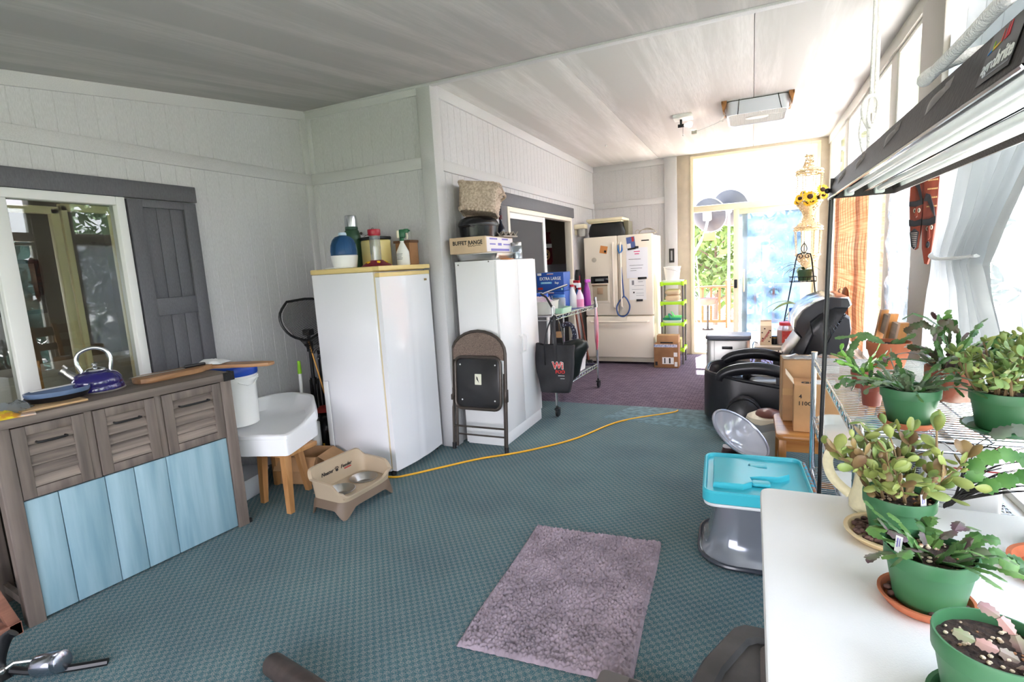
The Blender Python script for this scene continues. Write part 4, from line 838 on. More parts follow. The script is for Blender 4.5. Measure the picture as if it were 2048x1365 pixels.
f = frame((.045, -.066, .545), (1, 0, 0), (0, -1, .05)); text('Wi', .085, whitem, f @ Matrix.Translation((0, 0, -.001)), bp_, 'lettering_outline', bold=.005, sx=.95, depth=.001)
rd = M('scarlet print', (208,40,36), .6); text('Wi', .085, rd, f, bp_, bold=.001, sx=.95, depth=.0022); text('FOO', .042, rd, f @ Matrix.Translation((.02, -.055, 0)), bp_, bold=.001, depth=.0022)
b = B(f); b.box(0, .06, -.09, -.086, 0, .002); b.box(.02, .06, -.115, -.112, 0, .002); b.obj('small_print', whitem, bp_)
b = B(); b.loft([[(x*s+.03*q, y*s, z) for x, y in ell(0, 0, .16, .10, 16)] for q, (z, s) in enumerate(((.34, .5), (.40, .7), (.55, .75), (.66, .95), (.71, .7), (.735, .25)))]); solo(b, 'plastic_bag', M('dark green bag', (22,28,26), .3, bump=.9, bs=16), 'dark plastic bag bulging behind the black tote on the rack', 'bag', (-1.60, 4.62, 0))
b = B(); b.box(-.03, .03, -.004, .004, 0, .055, .001); b.rod((0, 0, .05), (.0, .0, .17), .0015, 5); solo(b, 'paper_tag', card, 'small cardboard tag on a string beside the tote straps', 'tag', (-1.575, 4.44, .775), 10)
b = B(); b.tube(spline([(-.03, 0, .13), (.02, -.01, .15), (.07, -.01, .12), (.085, 0, .03), (.07, .0, .0)], 5), .022, 8); solo(b, 'scarf', M('dark patterned cloth', (36,36,52), .85, col2=(190,196,214), vs=70, lo=.56, hi=.66), 'dark patterned cloth hanging under the top rack shelf', 'scarf', (-1.60, 4.70, .72))
um = thing('umbrella', 'pink and white striped umbrella hanging from the far rack post', 'umbrella', (-1.575, 5.68, .45))
b = B(); b.lathe([(.008, 0), (.022, .10), (.026, .30), (.012, .48)], n=10); b.obj('canopy', M('pink striped fabric', (226,210,216), .7, col2=(206,60,90), vs=30, stretch=(1, 1, .1)), um); b = B(); b.rod((0, 0, .45), (-.01, 0, .56), .005); b.obj('handle', black, um)
# brooms at the fridge
brw = wood('red-brown broom wood', (96,44,34), (136,72,50), axis=2)
for i, (x, y, x2, y2, h_, lb) in enumerate(((-2.00, 6.78, -2.12, 6.75, 1.0, 'red-brown broom handle leaning nearest the fridge'), (-2.05, 6.70, -2.15, 6.70, .92, 'darker broom handle leaning behind the one nearest the fridge'))):
    q = thing('broom', lb, 'broom', (x, y, 0)); b = B(); b.rod((0, 0, .10), (x2-x, y2-y, h_), .014, 8); b.obj('handle', brw, q)
    b = B(); b.loft([[(dx*.10, dy*.03-.01, .0) for dx, dy in ((-1, -1), (1, -1), (1, 1), (-1, 1))], [(dx*.04, dy*.02, .12) for dx, dy in ((-1, -1), (1, -1), (1, 1), (-1, 1))]]); b.obj('head', blackm, q)
bg = thing('folded_bag', 'dark red and black bag hanging between the inner door and the fridge', 'bag', (-2.178, 7.02, .95))
b = B(); b.loft([[(x, y, z) for x, y in rrect(0, 0, .06, w, .02)] for z, w in ((0, .12), (.05, .16), (.3, .15), (.38, .06))]); b.obj('bag', M('black nylon', (26,26,30), .6), bg)
b = B(); b.box(.03, .036, -.07, -.03, .0, .3, .002); b.obj('stripe', M('dark red nylon', (140,28,48), .6), bg)
# wall light on the inner wall
wl = thing('wall_light', 'cream wall light with a ribbed glass shade beside the inner door', 'wall light', (X3, 7.08, 1.94))
b = B(); b.box(.0, .15, -.075, .075, -.06, .0, .006); b.box(0, .02, -.04, .04, -.14, -.06, .004); b.obj('bracket', cream, wl)
b = B(); b.lathe([(.035, -.165), (.045, -.16), (.05, -.10), (.045, -.06)], (.09, 0, 0), 20); b.obj('bulb_cover', M('pale ribbed glass', (226,226,222), .15, trans=.4), wl)
b = B(); b.box(.03, .15, -.06, .06, -.17, -.06); b.obj('glass_box', thin('light box glass', (240,240,238), 1), wl)
# yellow extension cord
cp = [(-.62, 4.96, .012), (-.68, 4.87, .010), (-1.065, 4.514, .008), (-1.311, 3.963, .008), (-1.597, 3.586, .008), (-1.867, 3.345, .008), (-2.071, 3.102, .008), (-2.22, 2.92, .008), (-2.32, 2.85, .008), (-2.6, 2.845, .008), (-2.78, 2.84, .008), (-2.88, 2.845, .02), (-2.95, 2.89, .10), (-2.99, 2.92, .17)]
b = B(); b.tube(spline(cp, 8), .0075, 8); solo(b, 'extension_cord', M('yellow cord', (222,168,32), .45), 'yellow extension cord snaking across the carpet to the freezer', 'cord')
# ---------------- fridge
fg = thing('refrigerator', 'cream french-door refrigerator with a water dispenser', 'refrigerator', (-1.645, 7.47, 0))
bis = M('bisque enamel', (240,231,214), .28); bisd = M('bisque side paint', (214,206,186), .4)
b = B(); b.box(-.455, .455, -.29, .37, .03, 1.74, .006); b.box(-.45, .45, -.32, -.29, .03, .09, .004); b.obj('cabinet', bisd, fg)
for x0, x1, nm in ((-.462, -.003, 'l'), (.003, .462, 'r')):
    b = B(); b.box(x0, x1, -.38, -.295, .685, 1.755, .014); d_ = b.obj('door', bis, fg)
    hx = x1-.05 if nm == 'l' else x0+.05
    b = B(); b.tube(spline([(hx, -.385, .79), (hx, -.425, .81), (hx, -.43, .9), (hx, -.43, 1.55), (hx, -.425, 1.64), (hx, -.385, 1.66)], 4), .014, 10); b.obj('handle', bis, d_)
    if nm == 'l':
        b = B(); b.box(-.385, -.115, -.388, -.38, .86, 1.25, .004); dp = b.obj('dispenser', bis, d_)
        b = B(); b.box(-.355, -.145, -.3885, -.386, .89, 1.10, .002); q = b.obj('recess', M('beige recess', (186,174,150), .5), d_)
        b = B(); b.box(-.37, -.13, -.393, -.386, 1.13, 1.225, .004); b.obj('control_panel', M('black glossy panel', (26,27,30), .15), d_)
        b = B(); b.box(-.31, -.19, -.3935, -.392, 1.16, 1.195); b.obj('display', M('grey display', (110,116,116), .3), d_)
        b = B(); b.box(-.285, -.21, -.40, -.386, .98, 1.07, .004); b.box(-.36, -.14, -.40, -.386, 1.10, 1.115, .003); b.obj('paddle', M('tan paddle', (172,144,116), .5), d_)
b = B(); b.box(-.462, .462, -.38, -.295, .10, .672, .014); d_ = b.obj('freezer_drawer', bis, fg)
b = B(); b.tube([(-.40, -.385, .60), (-.385, -.425, .60), (.385, -.425, .60), (.40, -.385, .60)], .014, 10); b.obj('handle', bis, d_)
FY = 7.47-.3805
b = B(); b.box(.32, .42, -.3815, -.3805, 1.66, 1.675); b.obj('badge', ink, fg)
def note(x, z, w, h, lb, nm='note', mt=paper, rz=0, cat='paper', lines=()):
    q = thing(nm, lb, cat, (x, FY, z)); b = B(L(ry=rz)); b.box(-w/2, w/2, -.0025, 0, -h/2, h/2); b.obj('sheet', mt, q)
    for (lx, lz, lw, lh, lm) in lines: b = B(L(ry=rz)); b.box(lx-lw/2, lx+lw/2, -.0032, -.0025, lz-lh/2, lz+lh/2); b.obj('print', lm, q)
    return q
pr1 = M('pink print', (226,90,140), .5); gi = M('grey print', (140,140,146), .6)
note(-1.385, 1.38, .28, .40, 'large whiteboard sheet with handwriting on the fridge door', 'whiteboard', M('glossy whiteboard', (240,241,246), .2), lines=((0, .15, .08, .012, pr1), (.0, .12, .06, .012, pr1), (-.03, .05, .16, .005, ink), (-.01, -.03, .18, .004, ink), (-.01, -.07, .15, .004, ink), (-.05, -.10, .08, .004, ink)))
note(-1.385, 1.03, .22, .28, 'printed paper sheet below the whiteboard on the fridge', 'note', lines=((-.06, .09, .03, .06, gi), (.04, .10, .06, .006, gi), (.02, .05, .13, .004, gi), (.0, .0, .15, .004, gi), (-.05, -.04, .02, .02, ink), (.03, -.05, .1, .004, gi), (.03, -.08, .1, .004, gi)))
note(-1.83, 1.58, .10, .10, 'small orange sticky note on the left fridge door', 'note', M('orange paper', (226,150,84), .7), 12, lines=((.025, -.02, .03, .03, ink),))
note(-1.46, 1.64, .11, .17, 'small photo magnet above the whiteboard on the fridge', 'magnet', M('photo blue', (84,104,160), .4), -6, 'magnet', lines=((-.03, -.03, .05, .06, paper), (.03, .05, .03, .06, M('photo red', (176,52,56), .4)), (0, -.07, .10, .02, ink)))
for (x, z, w, lb) in ((-1.32, 1.178, .115, 'black magnet bar between the two papers on the fridge'), (-1.36, .885, .085, 'black magnet bar under the lower paper on the fridge'), (-1.385, 1.585, .05, 'small black magnet at the top of the whiteboard')):
    b = B(); b.box(-w/2, w/2, -.008, 0, -.014, .014, .002); solo(b, 'magnet', blackm, lb, 'magnet', (x, FY-.0035, z))
b = B(L(rx=90)); b.lathe([(.03, 0), (.032, .004), (.02, .007), (0, .007)], n=20); solo(b, 'magnet', M('grey disc', (186,180,166), .4), 'round grey magnet on the left fridge door', 'magnet', (-1.965, FY, 1.45))
# fly-swatter like loop
sw = thing('carpet_beater', 'blue looped wire beater hanging on the fridge handle', 'beater', (-1.60, FY-.05, 0)); bw = M('blue coated wire', (54,84,140), .45)
b = B(); b.rod((0, 0, 1.53), (.04, 0, .95), .009, 8); b.obj('shaft', bw, sw)
b = B(); b.tube(spline([(.04, 0, .95), (-.02, 0, .88), (-.06, 0, .80), (-.04, 0, .70), (.03, 0, .675), (.09, 0, .72), (.115, 0, .81), (.085, 0, .90), (.042, 0, .95)], 5), .010, 8); b.obj('loop', bw, sw)
b = B(); b.tube([(0, 0, 1.52), (-.02, 0, 1.57), (-.022, 0, 1.63)], [.016, .012, .006], 8); b.tube([(0, 0, 1.52), (.03, 0, 1.56), (.03, 0, 1.63)], [.016, .012, .006], 8); b.obj('fork', M('blue fork plastic', (40,110,180), .4), sw)
# on top of the fridge
tc_ = thing('cooler', 'cream box under black plastic sheeting on top of the fridge', 'box', (-1.83, 7.42, 1.756))
b = B(); b.loft([[(x+.01*noise.noise(Vector((x*30, y*30, z*30))), y, z) for x, y in rrect(0, 0, w, d, .05, 4)] for z, w, d in ((0, .50, .34), (.06, .52, .36), (.15, .47, .34), (.185, .44, .32))]); b.obj('plastic_sheet', M('black sheeting', (24,24,26), .35, bump=1, bs=22), tc_)
b = B(); b.box(-.24, .22, -.2, .2, .19, .21, .004); b.box(-.26, .24, -.22, .22, .211, .25, .008); b.obj('lid', cream, tc_)
b = B(); b.box(.235, .30, -.12, .15, 0, .2, .006); b.obj('side_box', M('olive box', (110,106,86), .7), tc_)
b = B()
for k in range(3): b.tube(spline([(-.12, .02*k, .0), (-.09, .02*k, .05), (0, .01, .055+.01*k), (.09, -.02*k, .045), (.12, 0, 0)], 4), .004, 6)
b.tube(arc((-.13, 0, .03), .03, 0, 330, 12), .004, 6); b.box(-.1, .1, -.04, .06, 0, .012, .003); solo(b, 'wire_rack_piece', M('dull wire', (176,166,150), .4, .6), 'small coiled wire rack on top of the fridge at the right', 'rack', (-1.27, 7.25, 1.756))
# ---------------- green shelf
gs = thing('plastic_shelf', 'lime green and grey plastic shelving unit beside the fridge', 'shelf', (-.96, 7.35, 0)); lime = M('lime green plastic', (178,232,36), .4); gp = M('grey tube', (96,92,90), .4)
for zz in (.20, .545, .825, 1.085):
    b = B(); b.box(-.145, .145, -.13, .16, zz-.006, zz+.006, .002)
    for a in ((-.15, .15, -.15, -.135), (-.15, .15, .16, .175), (-.15, -.135, -.15, .175), (.135, .15, -.15, .175)): b.box(*a, zz-.02, zz+.015, .003)
    b.obj('shelf_board', lime, gs)
for x in (-.135, .135):
    for y in (-.135, .16): b = B(); b.rod((x, y, 0), (x, y, 1.10), .012, 10); b.obj('post', gp, gs)
    for y in (-.135, .16):
        b = B()
        for zz in (.20, .545, .825, 1.085): b.cyl((x, y, zz-.03), .02, .055)
        b.obj('corner_socket', lime, gs)
bq = thing('bucket', 'translucent white bucket on top of the lime green shelves', 'bucket', (-.97, 7.34, 1.118))
b = B(); b.lathe([(.082, 0), (.088, .004), (.108, .175), (.114, .178), (.114, .186), (.106, .186), (.082, .008), (0, .008)], n=28); b.obj('pail', M('white pail', (240,240,238), .3), bq)
b = B(); b.tube(spline([(-.11, -.02, .17), (-.05, -.10, .16), (.02, -.115, .145), (.09, -.06, .125), (.112, 0, .17)], 4), .003, 6); b.obj('bail', M('wire bail', (170,166,160), .4, .7), bq)
b = B(); b.loft([rr(.26, .22, 0), rr(.27, .23, .03), rr(.25, .21, .03), rr(.1, .1, .006)]); solo(b, 'tray', M('clear tray', (232,236,236), .3), 'clear plastic tray under the bucket on the lime shelves', 'tray', (-.96, 7.34, 1.093))
for zz, lb in ((.848, 'lower of two folded tan towels on the lime shelves'), (.927, 'upper of two folded tan towels on the lime shelves')):
    b = B(); b.box(-.09, .10, -.08, .09, 0, .078, .034, .04, 3); solo(b, 'folded_towel', M('tan towel', (216,190,158), .95, bump=.5, bs=150), lb, 'towel', (-.97, 7.33, zz), 0, 'folded tan towels')
b = B(); b.loft([rr(.24, .22, 0), rr(.26, .24, .018), rr(.24, .22, .018), rr(.1, .1, .005)]); solo(b, 'tray', MATS['clear tray'], 'clear plastic tray under the tan towels on the lime shelves', 'tray', (-.96, 7.34, .832))
b = B(); b.loft([rr(.24, .22, 0), rr(.26, .24, .035), rr(.24, .22, .035), rr(.1, .1, .005)]); solo(b, 'tray', MATS['clear tray'], 'clear plastic tray on the third lime shelf under the sandals', 'tray', (-.96, 7.34, .552))
for i, (dx, c, lb) in enumerate(((-.05, (20,130,110), 'teal sandal on the lime shelves'), (.03, (120,220,130), 'bright green sandal on the lime shelves'))):
    q = thing('sandal', lb, 'sandal', (-.96+dx*.3, 7.30+.06*i, .59+.025*i), 80+16*i, 'sandals on the lime shelves'); mt_ = M('sandal foam %s' % 'ab'[i], c, .6)
    b = B(); b.poly([(x*(1+.25*y), y) for x, y in ell(0, 0, .045, .125, 20)], 0, .03, .006); b.obj('sole', mt_, q)
    b = B(); b.tube(spline([(-.045, .0, .025), (-.03, .03, .07), (.03, .03, .07), (.045, .0, .025)], 5), .018, 8, flat=.3); b.obj('strap', mt_, q)
b = B(); b.box(-.13, .11, -.1, .1, 0, .12, .003); solo(b, 'carton', M('yellow carton', (222,206,140), .7), 'yellowish carton under the sandals on the lime shelves', 'carton', (-.96, 7.36, .215))
bx1 = thing('cardboard_box', 'large cardboard box with shipping labels on the floor beside the fridge', 'box', (-1.005, 7.06, 0))
b = B(); b.box(-.16, .15, -.10, .08, 0, .315, .003); b.obj('carton', carddk, bx1)
b = B(); b.box(-.16, .135, -.1012, -.1, .272, .31); b.obj('tape', M('printed blue tape', (96,124,176), .5, col2=(230,230,236), vs=50), bx1)
for x0, x1, z0, z1 in ((-.055, .09, .05, .14), (.09, .135, .15, .205), (.10, .135, .02, .08)): b = B(); b.box(x0, x1, -.1015, -.1, z0, z1); b.obj('shipping_label', paper, bx1)
b = B(); b.box(-.03, -.015, -.1022, -.1015, .06, .13); b.box(.03, .05, -.1022, -.1015, .06, .13); b.box(-.145, -.115, -.1013, -.1, .03, .08); b.obj('print', ink, bx1)
bx2 = thing('cardboard_box', 'smaller cardboard box with a black tape strip on top of the labelled one', 'box', (-.99, 7.09, .316))
b = B(); b.box(-.145, .13, -.08, .07, 0, .105, .003); b.obj('carton', card, bx2); b = B(); b.box(-.10, .06, -.0815, -.08, .0, .018); b.obj('tape', blackm, bx2)
b = B(); b.box(-.035, .035, -.03, 0, 0, .2, .003); o = thing('thermometer', 'black thermometer on the pale post beside the fridge', 'thermometer', (-1.06, Y4-.0295, 1.35)); b.obj('case', blackm, o)
b = B(); b.box(-.012, .012, -.0315, -.03, .03, .17); b.obj('scale', gi, o)
# ---------------- ceiling fittings
fn = thing('box_fan', 'white box fan fixed in a cut opening in the ceiling', 'fan', (.03, 5.78, HC), 0)
b = B()
for a in ((-.30, -.285, -.29, .29), (.285, .30, -.29, .29), (-.285, .285, .275, .29)): b.box(*a, -.03, .0, .002)
b.obj('opening_frame', wood('raw plywood', (150,96,50), (190,132,76), axis=1), fn)
for sx in (-1, 1):
    b = B(); b.loft([[(sx*.30, -.29, .0), (sx*.255, -.29, 0), (sx*.255, -.29, -.02), (sx*.285, -.29, -.10)], [(sx*.30, -.20, 0), (sx*.255, -.20, 0), (sx*.255, -.20, -.02), (sx*.285, -.2, -.10)]]); b.obj('wood_cleat', MATS['raw plywood'], fn)
b = B()
pr_ = lambda s, z: [(x, y, z) for x, y in rrect(0, 0, .52*s, .52*s, .05, 4)]
b.loft([pr_(1, -.01), pr_(1, -.118), pr_(.985, -.128), pr_(.93, -.128), pr_(.92, -.118), pr_(.92, -.012)], wrap=True); b.obj('housing', M('pale blue-grey housing', (214,218,228), .4), fn)
b = B()
for i in range(25): y = -.235+i*.0196; b.rod((-.24, y, -.122), (.24, y, -.122), .0022, 5)
for i in range(25): x = -.235+i*.0196; b.rod((x, -.24, -.120), (x, .24, -.120), .0022, 5)
b.obj('grille', white, fn)
b = B(); b.poly(ell(0, -.02, .10, .06, 20), -.13, -.118, .003); b.obj('grille_badge', whitem, fn)
b = B(); b.cyl((0, 0, -.09), .05, .06)
for k in range(5):
    a = k*2*pi/5; b.surf(6, 4, lambda u, v, a=a: ((.045+.17*u)*cos(a+(v-.5)*(.8)), (.045+.17*u)*sin(a+(v-.5)*.8), -.06+.04*(v-.5)), .002)
b.obj('blades', M('grey fan blade', (176,176,178), .4), fn)
b = B(); b.box(-.25, .25, -.25, .25, -.01, -.004); b.obj('back_panel', M('dark fan back', (90,84,80), .7), fn)
b = B(); b.rod((-.16, -.262, -.13), (-.15, -.262, 0), .003); b.rod((.2, -.262, -.13), (.17, -.262, 0), .003); b.obj('hanging_wire', iron, fn)
b = B(); b.tube(spline([(-.27, -.2, -.10), (-.31, -.2, -.14), (-.29, -.2, -.16), (-.265, -.2, -.13), (-.36, -.16, -.16), (-.53, -.10, -.19)], 5), .003, 6); b.tube(spline([(.02, -.26, -.125), (.06, -.26, -.16), (.2, -.26, -.17), (.27, -.25, -.12), (.265, -.2, -.05)], 5), .003, 6); b.obj('cord', white, fn)
b = B(); b.box(-.58, -.53, -.12, -.08, -.215, -.18, .004); b.obj('plug', MATS['grey disc'], fn)
lf = thing('lamp_socket', 'bare bulb ceiling lamp on a square white plate near the box fan', 'ceiling lamp', (-.64, 5.78, HC))
b = B(); b.box(-.09, .09, -.08, .08, -.035, 0, .004); b.obj('plate', whitem, lf)
b = B(); b.rod((-.02, 0, -.035), (-.02, 0, -.095), .012); b.rod((-.05, 0, -.095), (.01, 0, -.095), .017, 12); b.obj('socket', blackm, lf)
b = B(); b.lathe([(.012, 0), (.016, .02), (.028, .05), (.024, .072), (0, .08)], n=16); b.v = [(z+.01, y, -.095+x) for x, y, z in b.v]; b.obj('bulb', M('frosted bulb', (255,246,232), .3, emit=1.5), lf)  # glow added: bulb switched on to brighten the far end
b = B(); b.rod((.0, -.02, -.10), (.0, -.02, -.19), .002, 5); b.ball((0, -.02, -.195), .005, 6, 4); b.obj('pull_chain', iron, lf)
b = B(); b.lathe([(.012, 0), (.01, -.02), (0, -.02)], n=10); solo(b, 'ceiling_hook', whitem, 'tiny white hook on the ceiling above the fridge', 'hook', (-1.63, 6.6, HC))
# pantry content seen through the inner door
b = B(); b.box(-.25, .25, -.5, .5, 0, 1.42, .006); solo(b, 'pantry_cabinet', M('grey cabinet', (150,150,154), .6), 'grey cabinet inside the house seen through the inner door', 'cabinet', (-2.85, 7.3, 0))
db = thing('pet_food_bag', 'dark pet food bag with a dog face standing inside the inner door', 'bag', (-2.72, 7.14, 1.421), 60)
b = B(); b.loft([[(x, y, z) for x, y in rrect(0, 0, w, d, .03)] for z, w, d in ((0, .22, .12), (.04, .26, .14), (.3, .26, .12), (.42, .25, .05), (.46, .25, .01))]); b.obj('sack', M('dark maroon sack', (44,22,26), .35, col2=(120,24,36), vs=5), db)
b = B(); b.T(frame((0, -.072, .14), (1, 0, 0), (0, -1, 0))).poly(ell(0, 0, .06, .075, 20), 0, .003); b.obj('dog_face', M('golden fur print', (206,164,112), .6), db)
b = B(frame((0, -.0755, .14), (1, 0, 0), (0, -1, 0))); b.poly(ell(0, .005, .022, .018, 12), 0, .001); b.poly(ell(-.028, .035, .008, .008, 10), 0, .001); b.poly(ell(.028, .035, .008, .008, 10), 0, .001); b.poly([(-.03, -.03), (.03, -.03), (.0, -.055)], 0, .001); b.obj('face_print', ink, db)
b = B(frame((0, -.071, .265), (1, 0, 0), (0, -1, 0))); b.box(-.10, .10, -.028, .028, 0, .0015); b.obj('label', paper, db)
b = B(); b.box(-.09, .09, -.05, .05, 0, .26, .01); solo(b, 'snack_bag', M('orange sack', (210,120,40), .5, col2=(180,40,30), vs=12), 'orange bag beside the pet food bag inside the inner door', 'bag', (-2.86, 6.93, 1.421), 50)
# ================================================================ RIGHT SIDE, FAR TO NEAR
bn = thing('trash_bin', 'brushed steel rectangular bin with a grey lid near the glazed door', 'bin', (-.215, 5.78, 0))
b = B(); b.box(-.205, .205, -.15, .15, .012, .575, .01, .05, 4); b.obj('body', M('satin steel', (196,194,190), .35, .6), bn)
b = B(); b.box(-.215, .215, -.16, .16, .578, .622, .012, .055, 4); b.obj('lid', M('slate plastic', (96,98,108), .35), bn)
b = B(); b.box(-.055, .045, -.156, -.148, .485, .515, .004); b.obj('handle', black, bn)
b = B(); b.box(-.128, -.124, -.1515, -.149, .02, .57); b.obj('seam', M('grey seam', (150,150,150), .5), bn)
b = B(); b.box(-.20, .20, -.145, .145, 0, .014, .004, .05, 4); b.obj('base', black, bn)
# side table with jars
st = thing('side_table', 'beige side table of jars and a carton behind the massage chair', 'table', (.30, 5.98, 0))
b = B(); b.box(-.27, .27, -.20, .20, .455, .49, .005); b.obj('tabletop', M('beige laminate', (206,196,178), .45), st)
for x in (-.25, .25):
    for y in (-.18, .18): b = B(); b.box(x-.015, x+.015, y-.015, y+.015, 0, .455, .003); b.obj('leg', M('beige leg', (196,186,168), .5), st)
ct = thing('candy_carton', 'cream gable-top candy carton with red diagonal lettering on the side table', 'carton', (.135, 5.92, .491))
cr_ = M('cream carton', (226,208,178), .5)
b = B(); b.box(-.052, .052, -.045, .045, 0, .20, .002); b.loft([[(-.052, -.045, .2), (.052, -.045, .2), (.052, .045, .2), (-.052, .045, .2)], [(-.05, -.004, .238), (.05, -.004, .238), (.05, .004, .238), (-.05, .004, .238)], [(-.05, -.004, .255), (.05, -.004, .255), (.05, .004, .255), (-.05, .004, .255)]]); b.obj('carton', cr_, ct)
f = frame((.0, -.0456, .095), (.5, 0, .87), (0, -1, 0)); text('Whoppers', .036, M('dark red print', (170,30,50), .5), f, ct, bold=.0012, sx=.9)
b = B(frame((0, -.0455, .1), (1, 0, 0), (0, -1, 0)))
for q in ((-.035, .03), (-.03, -.03), (.04, .05), (-.012, .07), (.03, -.06), (.042, -.02)): b.poly(ell(q[0], q[1], .008, .007, 10), 0, .001)
b.obj('candy_print', M('brown print', (74,40,30), .5), ct)
jp = thing('jar', 'large clear plastic jar with a red lid and red label on the side table', 'jar', (.325, 5.93, .491))
b = B(); b.lathe([(.08, 0), (.09, .008), (.09, .15), (.078, .185), (.066, .20), (.066, .205), (0, .205)], n=28); b.obj('jar', thin('jar plastic', (226,222,222), 1), jp)
b = B(); b.lathe([(.071, .20), (.071, .226), (.068, .23), (0, .23)], n=28); b.obj('lid', M('red lid', (186,40,56), .35), jp)
b = B(); b.lathe([(.085, .006), (.086, .14), (0, .15)], n=28); b.obj('contents', M('pinkish contents', (206,168,160), .7, var=.2, vs=40), jp)
b = B(); b.loft([[(.0915*sin(a), -.0915*cos(a), z) for a in [radians(-30+5*i) for i in range(25)]] for z in (.03, .15)], cap=False, closed=False); b.obj('label', M('red jar label', (190,44,40), .4, col2=(206,90,70), vs=20), jp)
b = B(); b.loft([[(.0922*sin(a), -.0922*cos(a), z) for a in [radians(-12+5*i) for i in range(7)]] for z in (.035, .07)], cap=False, closed=False); b.obj('barcode', paper, jp)
jb2 = thing('jar', 'tall clear jar with a blue lid behind the red-lidded jar', 'jar', (.40, 6.10, .491))
b = B(); b.lathe([(.05, 0), (.054, .006), (.054, .30), (.045, .315), (.045, .32), (0, .32)], n=24); b.obj('jar', M('frosted jar', (226,216,216), .25), jb2)
b = B(); b.lathe([(.049, .32), (.049, .352), (.046, .356), (0, .356)], n=24); b.obj('lid', M('bright blue lid', (30,96,200), .35), jb2)
b = B(); b.cyl((0, 0, 0), .032, .085, 20, .004); cn = thing('tin', 'small black tin with a gold rim between the carton and the red-lidded jar', 'tin', (.22, 5.95, .491)); b.obj('tin', black, cn)
b = B(); b.cyl((0, 0, .066), .033, .008, 20); b.obj('rim', M('brass rim', (190,150,80), .3, .8), cn)
df = thing('desk_fan', 'small wire desk fan under the side table', 'fan', (.09, 5.70, 0))
b = B()
for r in (.03, .055, .08, .105): b.tube([(r*cos(2*pi*i/24), -.02, .30+r*sin(2*pi*i/24)) for i in range(24)], .003, 5, closed=True)
for i in range(12): a = pi*i/6; b.rod((0, -.03, .30), (.105*cos(a), -.015, .30+.105*sin(a)), .0018, 5)
b.obj('cage', M('bronze wire', (130,110,92), .4, .6), df)
b = B(); b.rod((0, .02, .0), (0, .02, .30), .012); b.cyl((0, .02, 0), .08, .02, 20, .005); b.obj('stand', blackm, df)
b = B()
for k in range(4): a = k*pi/2; b.poly([(0, 0), (.09*cos(a), .09*sin(a)), (.09*cos(a+.7), .09*sin(a+.7))], 0, .003)
b.v = [(x, -z, .30+y) for x, y, z in b.v]; b.obj('blades', M('grey fan blade', (176,176,178)), df)
b = B(); b.tube(spline([(.06, 6.0, .492), (.022, 5.99, .50), (.012, 5.985, .40), (.01, 5.985, .15), (.012, 5.98, .0)], 5), .004, 6); solo(b, 'side_table_cord', black, 'thin black cord hanging off the left end of the side table', 'cord')  # plain thin cord, no charger on it
# wrought iron plant stand
ir = M('wrought iron', (40,46,48), .45, .6)
ps = thing('plant_stand', 'tall wrought iron plant stand with scrolled top by the glazed door', 'plant stand', (.515, 6.6, 0))
b = B()
for dy in (-.02, .02):
    b.tube([(-.28, dy, 0), (-.075, dy, 1.33), (-.06, dy, 1.385), (0, dy, 1.40), (.06, dy, 1.385), (.075, dy, 1.33), (.22, dy, 0)], .006, 6)
b.obj('frame', ir, ps)
b = B()
for s in (-1, 1): b.tube([(s*(.035+.032*(1-k/30)*cos(k*.33)), 0, 1.36+.032*(1-k/30)*sin(k*.33)) for k in range(24)], .005, 6)
b.tube(spline([(0, 0, 1.39), (-.028, 0, 1.44), (0, 0, 1.50), (.028, 0, 1.44), (0, 0, 1.39)], 5), .005, 6); b.rod((0, 0, 1.38), (0, 0, 1.52), .004)
b.obj('finial', ir, ps)
for zz, w in ((1.09, .125), (.62, .16)):
    b = B(); b.tube([(x, y, zz) for x, y in rrect(-.01, 0, w*2, .2, .02)], .005, 6, closed=True); b.tube([(x, y, zz+.05) for x, y in rrect(-.01, 0, w*2, .2, .02)], .004, 6, closed=True)
    for i in range(7): x = -w-.01+2*w*i/6; b.rod((x, -.1, zz), (x, .1, zz), .003, 5); b.rod((x, -.1, zz), (x, -.1, zz+.05), .003, 5)
    b.obj('tray', ir, ps)
# macrame hanger
jute = M('jute cord', (214,190,150), .9, var=.2, vs=70, bump=.8, bs=90)
def jutegrid():
    m, nt, bs_ = nodes('knotted jute net'); N = nt.nodes; bs_.inputs['Base Color'].default_value = rgb((206,180,138)); bs_.inputs['Roughness'].default_value = .9
    tc = N.new('ShaderNodeTexCoord'); vo = N.new('ShaderNodeTexVoronoi'); vo.feature = 'DISTANCE_TO_EDGE'; vo.inputs['Scale'].default_value = 34; nt.links.new(tc.outputs['Object'], vo.inputs[0])
    mr = N.new('ShaderNodeMapRange'); mr.inputs[1].default_value = .16; mr.inputs[2].default_value = .22; mr.inputs[3].default_value = 1; mr.inputs[4].default_value = 0
    nt.links.new(vo.outputs['Distance'], mr.inputs[0]); nt.links.new(mr.outputs[0], bs_.inputs['Alpha']); return m
JN = jutegrid()
mc = thing('macrame_hanger', 'two-tier knotted jute hanger holding sunflowers by the glazed door', 'macrame hanger', (.60, 7.2, 1.2))
Z0 = 1.2
def tier(b, prof): b.lathe([(r, z-Z0) for r, z in prof], n=28, cap=False)
for pr_ in ([(.045, 2.48), (.05, 2.45), (.075, 2.38), (.135, 2.345), (.14, 2.31)], [(.135, 1.985), (.125, 1.94), (.075, 1.87), (.05, 1.82), (.05, 1.815), (.075, 1.77), (.14, 1.70), (.148, 1.67)], [(.128, 1.37), (.115, 1.31), (.06, 1.24), (.045, 1.21)]):
    b = B(); tier(b, pr_); b.obj('netting', JN, mc)
b = B()
